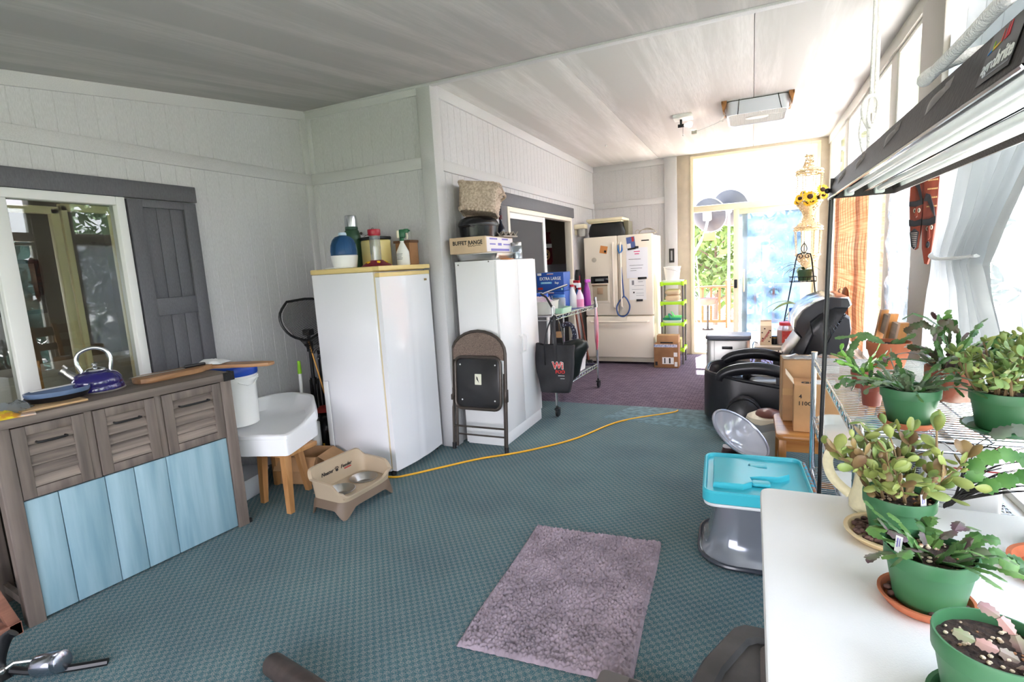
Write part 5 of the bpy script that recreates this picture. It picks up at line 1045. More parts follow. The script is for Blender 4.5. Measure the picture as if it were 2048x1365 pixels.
for r, z in ((.04, 2.50), (.14, 2.33), (.14, 2.30), (.138, 1.985), (.05, 1.83), (.05, 1.80), (.148, 1.69), (.15, 1.66), (.13, 1.37), (.045, 1.21)): b.tube([(r*cos(2*pi*i/28), r*sin(2*pi*i/28), z-Z0+.006*sin(i*2.5)) for i in range(28)], .009, 6, closed=True)
b.obj('rope_ring', jute, mc)
b = B()
for r0, z0, r1, z1 in ((.138, 2.31, .134, 1.99), (.146, 1.66, .128, 1.38)):
    for k in range(8):
        a = 2*pi*k/8+.2; n = 26
        pts = [((r0+(r1-r0)*i/n)*cos(a), (r0+(r1-r0)*i/n)*sin(a), z0+(z1-z0)*i/n-Z0) for i in range(n+1)]
        b.tube(pts, [.008 if i % 2 else .0035 for i in range(n+1)], 6)
b.obj('beaded_cord', jute, mc)
b = B()
for k in range(9): a = 2*pi*k/9; b.tube([(.045*cos(a)+.012*cos(t_), .045*sin(a), 2.505-Z0+.016*sin(t_)) for t_ in [2*pi*i/10 for i in range(10)]], .0035, 5, closed=True)
b.rod((0, 0, 2.5-Z0), (.02, 0, HC-Z0), .0015, 4); b.rod((-.03, 0, 2.5-Z0), (.02, 0, HC-Z0), .0015, 4); b.obj('crown', jute, mc)
# sunflowers in it
petal = M('sunflower yellow', (244,188,20), .6, var=.12, vs=30); disc = M('sunflower disc', (64,38,22), .9, bump=.8, bs=120); grn = M('artificial leaf green', (52,92,40), .6, var=.2, vs=20)
sf = [(-.10, -.10, 2.02, .045), (-.12, -.06, 1.985, .035), (.0, -.13, 2.03, .06), (.02, -.13, 1.985, .05), (-.02, -.12, 1.97, .045), (.13, -.07, 2.10, .055), (.14, -.05, 2.04, .045), (-.06, .03, 2.09, .028)]
for i, (dx, dy, z, r) in enumerate(sf):
    r *= 1.25
    lbl = ['sunflower at the left of the jute basket', 'low bud-sized sunflower at the far left rim of the jute basket', 'largest sunflower at the front middle of the jute basket', 'sunflower drooping just below the largest one', 'sunflower left of the drooping one at the basket rim', 'highest sunflower on the right of the jute basket', 'sunflower under the highest one on the right', 'small sunflower on a stem above the left of the basket'][i]
    q = thing('sunflower', lbl, 'sunflower', (.60+dx, 7.2+dy, z), 0, 'sunflowers in the jute hanger')
    fm = frame((0, 0, 0), (1, .2*dx, 0), (dx*2, -1, .35)); b = B(fm)
    for k in range(14):
        a = 2*pi*k/14; c, s = cos(a), sin(a); w = r*.2
        b.add([(c*r*.35-s*w*.5, s*r*.35+c*w*.5, .003), (c*r*.7-s*w, s*r*.7+c*w, .008), (c*r, s*r, .003), (c*r*.7+s*w, s*r*.7-c*w, .008), (c*r*.35+s*w*.5, s*r*.35-c*w*.5, .003), (c*r*.65, s*r*.65, .0)], [(0, 1, 2, 3, 4), (1, 0, 5), (2, 1, 5), (3, 2, 5), (4, 3, 5), (0, 4, 5)])
    b.obj('petals', petal, q); b = B(fm); b.ball((0, 0, .004), r*.42, 12, 6, rz=r*.2); b.obj('flower_disc', disc, q)
    b = B(); b.tube([(0, .01, 0), (-dx*.4, .03-dy*.3, -.05), (-dx*.6, -dy*.5, 1.95-z)], .003, 5)
    for k in range(3): a = k*2.1+i; b.add([(0, .02, -.01), (.02*cos(a)+.01, .02, .02*sin(a)-.01), (.045*cos(a), .018, .045*sin(a)-.012), (.02*cos(a)-.01, .02, .02*sin(a)-.02)], [(0, 1, 2, 3)])
    b.obj('stem', grn, q)
# ---------------- massage chair
mcx = thing('massage_chair', 'black massage recliner with curved armrests facing left', 'massage chair', (0, 0, 0))
lea = M('black leather', (28,28,32), .28, bump=.12, bs=140); leaf_ = M('black glossy leather', (40,40,46), .2, coat=.4); shellm = M('charcoal hard shell', (56,56,60), .4)
hull = lambda s, z, n=10: [(x, y, z) for x, y in rrect(.17, 4.86, 1.08*s, .80*s, .30*s, n)]
def hull2(s, zf):
    out = []
    for x, y in rrect(.17, 4.86, 1.08*s, .80*s, .30*s, 10): out.append((x, y, zf((x+.37)/1.08)))
    return out
rim = lambda t: .455-.10*max(0, min(1, (t-.12)/.5))**1.2
bot = lambda t: .045+.10*max(0, t-.45)
b = B(); b.loft([hull2(.93, bot), hull2(1.0, lambda t: bot(t)+.03), hull2(1.0, lambda t: rim(t)-.02), hull2(.985, rim), hull2(.93, rim), hull2(.90, lambda t: rim(t)-.03), hull2(.88, lambda t: .20), hull2(.2, lambda t: .20)]); b.obj('base', M('black moulded base', (26,26,30), .35), mcx)
b = B(); b.tube([(x, y, z) for x, y, z in hull2(.965, rim)], .016, 8, closed=True); b.obj('trim_band', lea, mcx)
b = B(); b.box(-.30, -.05, 4.58, 5.14, .26, .40, .05, .10, 4); b.obj('footrest', leaf_, mcx)
for y0 in (4.60, 4.875):
    b = B(); b.box(-.02, .46, y0, y0+.262, .25, .395, .045, .06, 4); b.obj('seat_cushion', lea, mcx)
for y in (4.52, 5.20):
    b = B(); b.tube(spline([(-.235, y, .415), (-.215, y, .46), (-.12, y, .505), (.05, y, .525), (.20, y, .50), (.32, y, .45), (.40, y, .39)], 5), [.028+.012*sin(pi*i/30) for i in range(31)], 10, flat=1.25); b.obj('armrest', lea, mcx)
    b = B(); b.loft([[(.18, y-.03, z0), (.40, y-.03, z0), (.40, y+.03, z0), (.18, y+.03, z0)] for z0 in (.33, .46)]); b.obj('armrest_side', shellm, mcx)
cu = [(.24,.60),(.30,.70),(.345,.765),(.305,.83),(.31,.90),(.35,.985),(.43,1.05),(.535,1.085),(.65,1.072),(.665,1.02),(.60,.95),(.52,.80),(.45,.66),(.40,.52),(.28,.48)]
def extr(b, poly, ys):
    cx = sum(p[0] for p in poly)/len(poly); cz = sum(p[1] for p in poly)/len(poly)
    b.loft([[(cx+(x-cx)*s, y, cz+(z-cz)*s) for x, z in poly] for y, s in ys])
# padded lower back, headrest pad and shell
lo = [(.25,.50),(.24,.60),(.30,.70),(.36,.80),(.42,.90),(.50,.98),(.56,.98),(.50,.80),(.43,.62),(.38,.48)]
hd_ = [(.345,.765),(.300,.82),(.305,.90),(.35,.985),(.43,1.05),(.535,1.088),(.65,1.075),(.67,1.02),(.64,.985),(.56,1.0),(.47,.955),(.41,.88)]
b = B(); extr(b, lo, [(4.54, .9), (4.56, 1), (5.14, 1), (5.16, .9)]); b.obj('backrest', lea, mcx, 60)
b = B(); extr(b, hd_, [(4.50, .93), (4.53, 1), (4.84, 1), (4.86, .985), (4.88, 1), (5.17, 1), (5.20, .93)]); b.obj('headrest_pad', leaf_, mcx, 60)
side = [(.40,.90),(.46,.955),(.56,1.005),(.645,1.0),(.61,.945),(.545,.80),(.48,.66),(.44,.54),(.36,.46),(.30,.50),(.37,.66),(.42,.80)]
for ys in ([(4.475, .90), (4.495, 1), (4.55, 1)], [(5.15, 1), (5.205, 1), (5.225, .9)]): b = B(); extr(b, side, ys); b.obj('side_bolster', lea, mcx, 60)
shp = [(.37,.46),(.44,.54),(.50,.70),(.57,.86),(.625,.955),(.66,.93),(.672,.84),(.66,.74),(.625,.62),(.585,.48),(.56,.40),(.42,.38)]
b = B(); extr(b, shp, [(4.50, .93), (4.53, 1), (5.17, 1), (5.20, .93)]); b.obj('back_shell', shellm, mcx, 50)
b = B()
for k in range(7): t_ = k/6; b.tube([(.50+.10*t_, 4.483, .93+.05*t_-.01*k), (.545+.085*t_, 4.478, .80+.155*t_)], .006, 6)
b.obj('pleats', leaf_, mcx)
f = frame((.155, 4.457, .185), (1, 0, .0), (0, -1, 0)); b = B(f); b.box(-.06, .06, -.018, -.012, 0, .002); b.obj('orange_line', M('orange badge', (206,96,40), .5), mcx)
text('Luvisedx', .032, M('pale orange badge', (196,140,110), .5), f @ Matrix.Translation((0, .002, .0005)), mcx, 'badge_lettering', sx=.9)
ot = thing('ottoman', 'black domed footrest cushion leaning against the massage chair', 'footrest', (-.05, 4.27, 0))
b = B(); o_ = [(.14*cos(a), .16+.19*sin(a)) for a in [radians(t_) for t_ in range(0, 181, 15)]]+[(-.145, 0), (.145, 0)]
extr(b, o_, [(-.07, .88), (-.05, 1), (.05, 1), (.07, .88)]); b.obj('cushion', M('black vinyl', (30,30,34), .35), ot, 60)
b = B(); b.tube([(x, -.055, z) for x, z in o_[:13]], .009, 6); b.obj('piping', lea, ot)
# carved post behind chair + bamboo blind
cv = thing('carved_ornament', 'carved brown wooden ornament behind the massage chair headrest', 'ornament', (.745, 5.40, 0))
b = B(); b.lathe([(.06, -.80), (.06, -.74), (.03, -.70), (.03, -.02), (.05, .0), (.04, .10), (.03, .16), (.045, .2), (.035, .26), (.015, .29), (0, .295)], n=14, sx=.7); b.v = [(x, y, z+.8) for x, y, z in b.v]; b.obj('body', wood('dark carved wood', (96,60,40), (150,104,70)), cv)
b = B()
for k in range(5): b.tube(spline([(-.03, -.02+.01*k, .10+.03*k), (-.055, -.02, .13+.03*k), (-.04, 0, .16+.03*k)], 4), .007, 6)
b.v = [(x, y, z+.8) for x, y, z in b.v]; b.obj('carving', M('grey carving', (150,140,132), .6), cv)
def blindmat():
    m = bpy.data.materials.new('bamboo blind'); m.use_nodes = True; nt = m.node_tree; N = nt.nodes; N.clear(); out = N.new('ShaderNodeOutputMaterial')
    tc = N.new('ShaderNodeTexCoord'); mp = N.new('ShaderNodeMapping'); mp.inputs['Scale'].default_value = (1, 1.5, 60); nz = N.new('ShaderNodeTexNoise'); nz.inputs['Scale'].default_value = 1; nt.links.new(tc.outputs['Object'], mp.inputs[0]); nt.links.new(mp.outputs[0], nz.inputs[0])
    cr = N.new('ShaderNodeValToRGB'); cr.color_ramp.elements[0].color = rgb((222,174,142)); cr.color_ramp.elements[1].color = rgb((242,210,182)); cr.color_ramp.elements[0].position = .35; cr.color_ramp.elements[1].position = .65; nt.links.new(nz.outputs['Fac'], cr.inputs[0])
    df = N.new('ShaderNodeBsdfDiffuse'); tl = N.new('ShaderNodeBsdfTranslucent'); mx = N.new('ShaderNodeMixShader'); mx.inputs[0].default_value = .6; nt.links.new(cr.outputs[0], df.inputs[0]); nt.links.new(cr.outputs[0], tl.inputs[0]); nt.links.new(df.outputs[0], mx.inputs[1]); nt.links.new(tl.outputs[0], mx.inputs[2]); nt.links.new(mx.outputs[0], out.inputs[0]); return m
bl = thing('bamboo_blind', 'tan bamboo roll blind hanging in the window behind the massage chair', 'blind', (X5-.06, 5.98, .5)); BM = blindmat()
b = B(); n_ = 150
for k in range(n_):
    z = .08+1.42*k/n_; w = .002*sin(k*.13); b.box(-.0015+w, .0015+w, -.93, .90, z, z+.0088)
b.obj('slats', BM, bl)
b = B()
for y in [-.9+.15*i for i in range(13)]: b.tube([(-.004+.006*sin(k*.13*6), y, .08+1.42*k/25) for k in range(26)], .0015, 4)
b.obj('cords', M('blind cord', (150,120,96), .8), bl)
b = B(); b.box(-.012, .012, -.94, .91, 1.50, 1.53, .003); b.obj('head_rail', M('blind rail', (196,150,112), .6), bl)
# wooden slat-back chair with boxes
oak = wood('honey oak', (150,92,40), (196,136,74), axis=0, fine=20, rough=.3); oakz = wood('honey oak upright', (150,92,40), (196,136,74), axis=2, fine=20, rough=.35)
wc = thing('wooden_chair', 'honey oak slat-back chair loaded with cardboard boxes by the wire shelf', 'chair', (.39, 3.40, 0))
b = B(); b.box(-.26, .24, -.22, .25, .388, .42, .012, .05, 4); b.obj('seat', oak, wc)
for x in (-.225, .20):
    for y in (-.18, .21): b = B(); b.box(x-.02, x+.02, y-.02, y+.02, 0, .388, .003); b.obj('leg', oakz, wc)
b = B(); b.box(-.22, .2, -.195, -.17, .32, .388); b.box(-.22, .2, .2, .225, .32, .388); b.box(-.235, -.21, -.18, .21, .32, .388); b.box(-.22, .2, -.19, -.17, .12, .15); b.box(-.235, -.215, -.18, .21, .16, .19); b.obj('apron', oak, wc)
for y in (-.20, .03, .25): b = B(); b.loft([[(.205+(z-.4)*.16+dx, y+dy, z) for dx, dy in ((-.018, -.022), (.018, -.022), (.018, .022), (-.018, .022))] for z in (.4, 1.07 if y > 0 else 1.05)]); b.obj('back_post', oakz, wc)
gs_ = wood('grey-brown slat', (112,92,72), (150,128,106), axis=1)
for y0, y1, zt in ((.05, .235, 1.05), (-.185, .01, 1.03)):
    for z1, h_ in ((zt, .105), (zt-.19, .08)): b = B(); b.loft([[(.213+(z-.4)*.16+dx, y, z) for dx, z in ((-.012, z1-h_), (.012, z1-h_), (.012, z1), (-.012, z1))] for y in (y0-.02, y1+.02)]); b.obj('back_slat', gs_, wc)
bA = thing('cardboard_box', 'large cardboard box at the back of the oak chair seat', 'box', (.36, 3.56, .421), 3)
b = B(); b.box(-.19, .20, -.085, .10, 0, .375, .004); b.obj('carton', card, bA)
b = B(); b.box(-.1905, -.19, -.03, .04, .0, .375); b.box(-.19, .2, -.0855, -.085, .16, .20); b.obj('tape', M('packing tape', (196,156,108), .3), bA)
b = B(); b.surf(10, 6, lambda u, v: (-.19+.25*u, -.09+.12*v, .378+.02*noise.noise(Vector((u*5, v*5, 1)))+.008), .001); b.obj('plastic_wrap', thin('clear crinkled plastic', (225,228,230), .8), bA)
b = B(); b.box(-.02, .10, -.0862, -.0857, .30, .34); b.obj('shipping_label', paper, bA)
bB = thing('cardboard_box', 'tall cardboard box marked 4 110C at the front of the oak chair seat', 'box', (.325, 3.365, .421), -2)
b = B(); b.box(-.10, .14, -.10, .09, 0, .27, .003); b.obj('carton', M('tan cardboard', (196,150,104), .8, var=.05, vs=6), bB)
f = frame((0, -.1006, 0), (1, 0, 0), (0, -1, 0)); text('4', .032, ink, f @ Matrix.Translation((-.068, .205, 0)), bB, bold=.0006); text('110C', .032, ink, f @ Matrix.Translation((-.045, .165, 0)), bB, bold=.0006)
f = frame((-.0, 0.0, .2706), (1, 0, 0), (0, 0, 1)); text('GI', .06, ink, f @ Matrix.Translation((-.035, -.03, 0)), bB, bold=.002)
b = B(f); b.box(.01, .11, -.06, .05, 0, .0006); b.obj('shipping_label', paper, bB); b = B(); b.T(L(-.10, .06, .27, rx=0, ry=-35)).box(-.004, .0, -.12, .02, -.02, .07); b.obj('torn_flap', M('pale torn card', (224,204,178), .8), bB)
tcn = thing('trash_can', 'small white trash can with a brown swing lid beside the oak chair', 'bin', (.095, 3.93, 0))
b = B(); b.lathe([(.095, 0), (.10, .006), (.118, .275), (.122, .28)], n=32, cap=True); b.obj('body', M('warm white plastic', (226,222,212), .4), tcn)
b = B(); b.lathe([(.122, .272), (.126, .276), (.126, .29), (.118, .31), (.07, .335), (.0, .34)], n=32); b.obj('dome', M('cream dome', (224,214,192), .35), tcn)
b = B(); b.lathe([(.082, .322), (.084, .33), (.07, .352), (.03, .366), (0, .368)], (.015, -.02, 0), 24); b.obj('swing_lid', M('brown plastic', (112,62,54), .3), tcn)
b = B(); b.surf(24, 4, lambda u, v: (.126*cos(2*pi*u)*(1+.05*v), .126*sin(2*pi*u)*(1+.05*v), .285-.05*v+.012*sin(u*25)), .001); b.obj('liner', thin('liner film', (235,235,235), .8, haze=.3, rough=.15), tcn)
# booster seat with turquoise tray
hc = thing('booster_seat', 'turquoise tray on a grey flared toddler booster seat on the carpet', 'booster seat', (.022, 2.68, 0), 3)
clr = M('smoky grey plastic', (150,156,166), .12, .35, alpha=.92, coat=.5)
S_ = lambda w, d, z, r, cx=0, cy=0: [(x, y, z) for x, y in rrect(cx, cy, w, d, r, 6)]
b = B(); b.loft([S_(.48, .48, .0, .15), S_(.50, .50, .012, .16), S_(.48, .48, .022, .15), S_(.43, .42, .05, .13), S_(.40, .38, .12, .12), S_(.36, .34, .22, .11), S_(.36, .34, .315, .11)]); b.obj('base', clr, hc, 60)
b = B(); b.tube([(x, y, .014) for x, y in rrect(0, 0, .505, .505, .165, 6)], .011, 8, closed=True); b.obj('base_rim', M('dark smoky rim', (66,70,78), .2), hc)
b = B(); b.box(-.10, .22, -.15, .15, .30, .36, .02, .05, 4); b.obj('seat_pan', M('pale grey seat', (196,200,204), .4), hc)
tq = M('turquoise plastic', (64,190,208), .35)
b = B(); b.loft([S_(.455, .50, .318, .05), S_(.47, .52, .325, .055), S_(.47, .52, .372, .055), S_(.455, .505, .38, .05), S_(.44, .49, .378, .045), S_(.43, .48, .362, .04), S_(.05, .05, .362, .02)]); tr_ = b.obj('tray', tq, hc)
b = B()  # raised tongue and side cups of the tray
b.loft([[(x, y, z) for x, y in [(.02+(px_-.02)*s, py*s) for px_, py in [(-.19, -.17), (-.06, -.17), (-.02, -.13), (-.03, -.075), (.02, -.055), (.10, -.045), (.15, 0), (.10, .045), (.02, .055), (-.03, .075), (-.02, .13), (-.06, .17), (-.19, .17)]]] for z, s in ((.360, 1), (.385, .985), (.389, .96))]); b.obj('tongue', tq, tr_)
for y in (-.105, .105):
    b = B(); b.box(-.02, .06, y-.025, y+.025, .366, .383, .006, .012, 3); b.obj('cup_ridge', tq, tr_)
b = B(); b.lathe([(.012, .3815), (.014, .383), (.010, .3835), (.008, .382)], (-.03, 0, 0), 20, sx=.8, sy=1.3); b.obj('emblem', M('pale emblem', (160,220,230), .4), tr_)
b = B(); b.box(-.23, .23, -.25, .25, .300, .318, .008, .05, 4); b.obj('tray_underside', M('white tray underside', (230,232,232), .4), hc)
b = B(); b.box(.225, .24, -.20, .20, .33, .385, .006); b.obj('patterned_edge', M('patterned fabric', (176,120,96), .7, col2=(64,170,200), vs=40, lo=.48, hi=.52), hc)
sl = thing('seat_shell', 'shiny smoky plastic seat shell tilted behind the turquoise tray', 'seat shell', (-.10, 3.12, -.0))
b = B()
def shl(u, v):
    a = 2*pi*u; r = .03+.97*v; x = .14*r*cos(a); y = .17*r*sin(a); z = .055*(r*r)+.0
    return tuple(Matrix.Rotation(radians(38), 4, 'Y') @ Matrix.Rotation(radians(22), 4, 'X') @ Vector((x*1.25, y*.8, z*1.6)) + Vector((0, 0, .375)))
b.surf(36, 8, shl, .004); b.obj('shell', M('smoky clear plastic', (190,190,200), .08, .2, alpha=.75, coat=.6), sl, 60)
b = B(); b.tube([shl(i/36, 1) for i in range(36)], .008, 8, closed=True); b.obj('rim', M('smoky rim', (150,150,160), .15, .4), sl)
b = B(); b.loft([[(x*s, y*s+.02, z) for x, y in rrect(0, 0, .2, .16, .05, 4)] for z, s in ((0, 1.1), (.02, 1.1), (.28, .6), (.345, .45))]); b.obj('pedestal', M('dark maroon pedestal', (64,30,34), .4), sl)
# black step tote on the floor
tt = thing('tote', 'black moulded plastic step tote on the floor beside the white table', 'tote', (.17, 1.345, 0))
bp2 = M('worn black plastic', (50,48,48), .45, var=.2, vs=10)
oc = [(-.20, -.27), (-.315, -.12), (-.31, .02), (-.29, .10), (-.215, .27), (-.185, .295), (.22, .30), (.26, .27), (.26, -.27), (.22, -.30), (-.16, -.30)]
OC = lambda k, z: [(x*k, y*k, z) for x, y in oc]
b = B(); b.loft([OC(.95, 0), OC(.96, .01), OC(1.0, .27), OC(1.0, .29), OC(.975, .30), OC(.82, .30), OC(.79, .285), OC(.5, .285), OC(.1, .285)]); b.obj('body', bp2, tt)
b = B(); b.box(-.14, .20, .04, .235, .284, .292, .006, .04, 4); b.box(-.16, .2, -.22, -.02, .284, .30, .006, .02, 4); b.obj('step_pad', M('dusty brown pad', (92,84,80), .7, bump=.2, bs=80), tt)
b = B(); b.box(.0, .10, .32, .44, 0, .13, .01); solo(b, 'bin', M('bright blue plastic', (20,110,200), .4), 'bright blue plastic bin behind the black step tote', 'bin', (.15, 1.39, 0))
# white folding table
ft = thing('folding_table', 'white plastic folding table of potted cacti in the right foreground', 'table', (.41, .77, 0))
b = B(); b.box(-.382, .382, -.915, .912, .704, .74, .009, .03, 4); b.obj('tabletop', M('white speckled plastic', (236,235,232), .5, bump=.15, bs=300), ft)
b = B(); b.box(-.372, .372, -.905, .902, .685, .7038, .004, .03, 3); b.obj('edge_band', M('grey edge band', (176,174,168), .5), ft)
for y in (-.6, .893):
    for x in (-.33, .33): b = B(); b.rod((x, y, .70), (x, y, 0), .013, 8); b.obj('leg', M('grey steel leg', (120,120,122), .4, .6), ft)
# wire plant shelf
ws = thing('wire_shelf', 'chrome three-tier wire shelf of potted plants along the window', 'wire shelf', (.51, 2.34, 0))
SX, SY = .225, .60
for x in (-SX, SX):
    for y in (-SY, SY):
        b = B(); b.rod((x, y, 0), (x, y, .93), .0125, 12); b.cyl((x, y, .93), .0145, .01)
        for k in range(34): b.cyl((x, y, .02+.0265*k), .0132, .004, 12)
        b.obj('post', chrome, ws)
for zz in (.905, .605, .34):
    b = B()
    for x in (-SX, SX):
        for d in (0, -.032): b.rod((x, -SY, zz+d), (x, SY, zz+d), .004, 6)
        b.tube([(x, -SY+2*SY*i/36, zz-(.031 if i % 2 else .001)) for i in range(37)], .0026, 5)
    for y in (-SY, SY):
        for d in (0, -.032): b.rod((-SX, y, zz+d), (SX, y, zz+d), .004, 6)
        b.tube([(-SX+2*SX*i/14, y, zz-(.031 if i % 2 else .001)) for i in range(15)], .0026, 5)
    for i in range(52): y = -SY+.02+(2*SY-.04)*i/51; b.rod((-SX, y, zz+.004), (SX, y, zz+.004), .0019, 5)
    for x in (-.08, .08): b.rod((x, -SY, zz), (x, SY, zz), .003, 5)
    b.obj('shelf', chrome, ws)
# things on the lower shelves
lt = thing('lidded_tray', 'clear plastic tray with printed cup on the middle wire shelf', 'tray', (.42, 2.55, .612))
b = B(); b.loft([S_(.22, .46, 0, .05), S_(.24, .48, .008, .06), S_(.27, .52, .05, .07), S_(.255, .505, .05, .07), S_(.22, .46, .01, .05), S_(.05, .05, .008, .02)]); b.obj('tray', M('clear grey plastic', (216,218,214), .2), lt)
cup = thing('printed_cup', 'clear drinking cup with green and blue print in the plastic tray', 'cup', (.44, 2.40, .622))
b = B(); b.lathe([(.045, 0), (.05, .004), (.062, .12), (.06, .12), (.048, .006), (0, .006)], n=28); b.obj('cup', M('clear cup', (226,228,224), .15, col2=(120,180,60), vs=16, lo=.55, hi=.62), cup)
b = B(); b.lathe([(.064, .118), (.066, .124), (.06, .14), (.03, .15), (0, .15)], n=28); b.obj('lid', M('teal lid', (30,110,150), .4, col2=(170,210,80), vs=18), cup)
pp = thing('paper_pad', 'stack of white paper on the middle wire shelf near the table', 'paper', (.40, 1.98, .611)); b = B(); b.box(-.12, .22, -.2, .2, 0, .012, .001); b.obj('sheets', paper, pp)
sb2 = thing('soil_bag', 'white printed plastic bag standing behind the folding table', 'bag', (.55, 1.83, .612), -6)
b = B(); b.loft([[(x, y+.01*sin(x*30+z*20), z) for x, y in rrect(0, 0, .17, d, .012, 3)] for z, d in ((0, .05), (.03, .08), (.12, .09), (.2, .06), (.255, .012))]); b.obj('bag', M('white glossy bag', (232,234,236), .25, bump=.3, bs=12), sb2)
b = B(); b.box(-.075, .075, -.048, -.046, .01, .05); b.obj('plant_picture', M('bag picture', (96,120,60), .4, col2=(206,190,150), vs=60), sb2)
b = B(); b.box(-.078, .078, -.0484, -.0482, .052, .056); b.box(-.078, .078, -.0484, -.0482, .20, .204); b.obj('red_line', redp, sb2)
b = B()
for k in range(9): b.box(-.07, -.07+.05+.03*(k % 3), -.0486, -.0483, .065+.014*k, .067+.014*k)
for k in range(9): b.box(.03, .06+.004*(k % 4), -.0486, -.0483, .065+.014*k, .068+.014*k)
b.obj('print', gi, sb2)
# watering pitcher
pt = thing('pitcher', 'cream ceramic pitcher with a looped handle on the white table', 'pitcher', (.312, 1.605, .741), 165)
cer = M('cream speckled ceramic', (222,214,178), .4, var=.02, vs=90)
b = B(); b.lathe([(.058, 0), (.065, .006), (.066, .03), (.058, .055), (.046, .14), (.046, .155), (.042, .155), (.042, .14), (.05, .06), (.055, .01), (0, .008)], n=36); b.obj('body', cer, pt)
b = B(); b.loft([[(-.03, .0, .15), (-.06, -.012, .158), (-.072, 0, .16), (-.06, .012, .158)], [(-.04, 0, .12), (-.046, -.006, .125), (-.05, 0, .128), (-.046, .006, .125)]]); b.obj('spout', cer, pt)
b = B(); b.tube(spline([(.044, 0, .145), (.07, 0, .168), (.10, 0, .16), (.118, 0, .12), (.105, 0, .07), (.062, 0, .03)], 5), .0095, 10, flat=1.4); b.obj('handle', cer, pt)
# ---------------- grow light
gl = thing('grow_light', 'long dark hanging grow light fixture with chrome reflectors over the plants', 'grow light', (.285, 1.218, 1.588))
dkm = M('bronze hammertone', (42,37,35), .5, .0, var=.15, vs=120, bump=.25, bs=150); refl_ = M('mirror reflector', (226,228,228), .12, 1)
ln = .616; sec = [(-.080, 0), (-.078, .0), (-.066, .055), (.052, .055), (.078, .0), (.080, 0), (.082, .004), (.054, .060), (-.068, .060), (-.083, .004)]
b = B(); b.loft([[(x, y, z) for x, z in sec] for y in (-ln, ln)]); b.box(-.078, .078, ln-.004, ln, .0, .058); b.box(-.078, .078, -ln, -ln+.004, .0, .058); b.obj('housing', dkm, gl)
b = B()
for c in (-.036, .036):
    pr = [(c+.034*cos(radians(a)), .008+.038*sin(radians(a))) for a in range(0, 181, 20)]; pr2 = [(c+.0325*cos(radians(a)), .008+.0365*sin(radians(a))) for a in range(180, -1, -20)]
    b.loft([[(x, y, z) for x, z in pr+pr2] for y in (-ln+.03, ln-.05)])
b.obj('reflector', refl_, gl)
for c in (-.036, .036): b = B(); b.rod((c, -ln+.03, .014), (c, ln-.05, .014), .008, 12); b.obj('tube_lamp', M('unlit tube', (226,230,226), .25), gl)
for c in (-.036, .036):
    for y in (-ln+.02, ln-.045): b = B(); b.box(c-.012, c+.012, y, y+.02, .002, .026, .004); b.obj('lamp_holder', M('pale holder', (206,214,208), .4), gl)
b = B(); b.rod((-.081, -ln, .0015), (-.081, ln, .0015), .0025, 6); b.rod((.08, -ln, .0015), (.08, ln, .0015), .0025, 6); b.obj('edge_bead', chrome, gl)
slope = Vector((-.012, 0, .055)).normalized(); nrm_ = Vector((-.977, 0, -.213))
for y in (-.358, -.113, .172, .437):
    f = frame((-.0748, y, .036), (0, -1, 0), (-.966, 0, .259)); b = B(f)
    b.surf(10, 6, lambda u, v: ((u-.5)*.085, .004+(v-.5)*.012+.014*(u-.5), .005*sin(pi*min(1, u*1.15))*sin(pi*v) if u < .87 else .005*sin(pi*v)*(1-(u-.87)/.13)), .001); b.obj('vent_louver', M('worn bronze', (150,142,138), .45, .2), gl)
f = frame((-.0760, -.552, .033), (0, -1, 0), (-.966, 0, .259)) @ Matrix.Diagonal((1.12, 1.16, 1, 1))
b = B(f); b.box(-.034, .034, -.020, .022, .0003, .0008); lb2 = b.obj('label', M('black label', (20,20,22), .3), gl)
text('agro', .0165, M('pale print', (232,232,236), .5), f @ Matrix.Translation((-.017, -.0065, .001)), lb2, depth=.0002); text('brite', .0185, whitem, f @ Matrix.Translation((.014, -.006, .001)), lb2, depth=.0002, bold=.0004)
for pts, c, nm in (([(-.03, .0045), (-.02, .0065), (-.02, .008), (-.03, .006)], (30,130,200), 'blue'), ([(-.0225, .006), (-.021, .0135), (-.0195, .006)], (150,200,40), 'green'), ([(-.02, .0055), (-.005, .008), (-.005, .009), (-.02, .008)], (220,180,50), 'amber'), ([(-.007, .008), (-.0055, .018), (-.004, .008)], (200,60,40), 'orange red'), ([(.0, .008), (.001, .021), (.004, .008)], (190,30,40), 'red'), ([(.0045, .008), (.006, .021), (.009, .009)], (196,34,40), 'scarlet')):
    b = B(f); b.poly(pts, .0009, .0013); b.obj('spectrum_mark', M(nm+' ink', c, .5), lb2)
b = B(f); b.box(-.02, .03, -.016, -.0145, .0009, .0012); b.obj('small_print', gi, lb2)
b = B(); b.tube([(0, -ln-.001, .02), (0, -ln-.014, .02)], .006); b.box(-.04, .04, -ln-.003, -ln, .01, .045); b.obj('end_plate', M('copper end plate', (176,122,84), .35, .7), gl)
b = B(); b.rod((-.085, ln-.02, .022), (-.07, ln-.02, .024), .006); b.ball((-.087, ln-.02, .022), .008, 10, 6); b.obj('switch', black, gl)
ropem = M('white braided rope', (244,240,236), .9, bump=1, bs=260)
rp_ = thing('rope', 'white rope hoist from the ceiling to the far half of the grow light', 'rope', (.27, 1.655, 1.648))
b = B(); b.tube([(0, 0, .0), (-.002, 0, .10)], .0045, 8); b.tube([(.0, 0, .13), (.004, -.0, .95)], .0045, 8); b.tube([(.010, 0, .13), (.013, 0, .95)], .0045, 8)
b.tube(spline([(-.002, 0, .09), (-.018, -.003, .13), (-.012, -.006, .165), (.006, -.004, .17), (.016, -.006, .15), (.012, -.008, .12), (0, -.008, .095), (-.006, -.006, .12), (-.002, -.004, .16)], 5), .0048, 8)
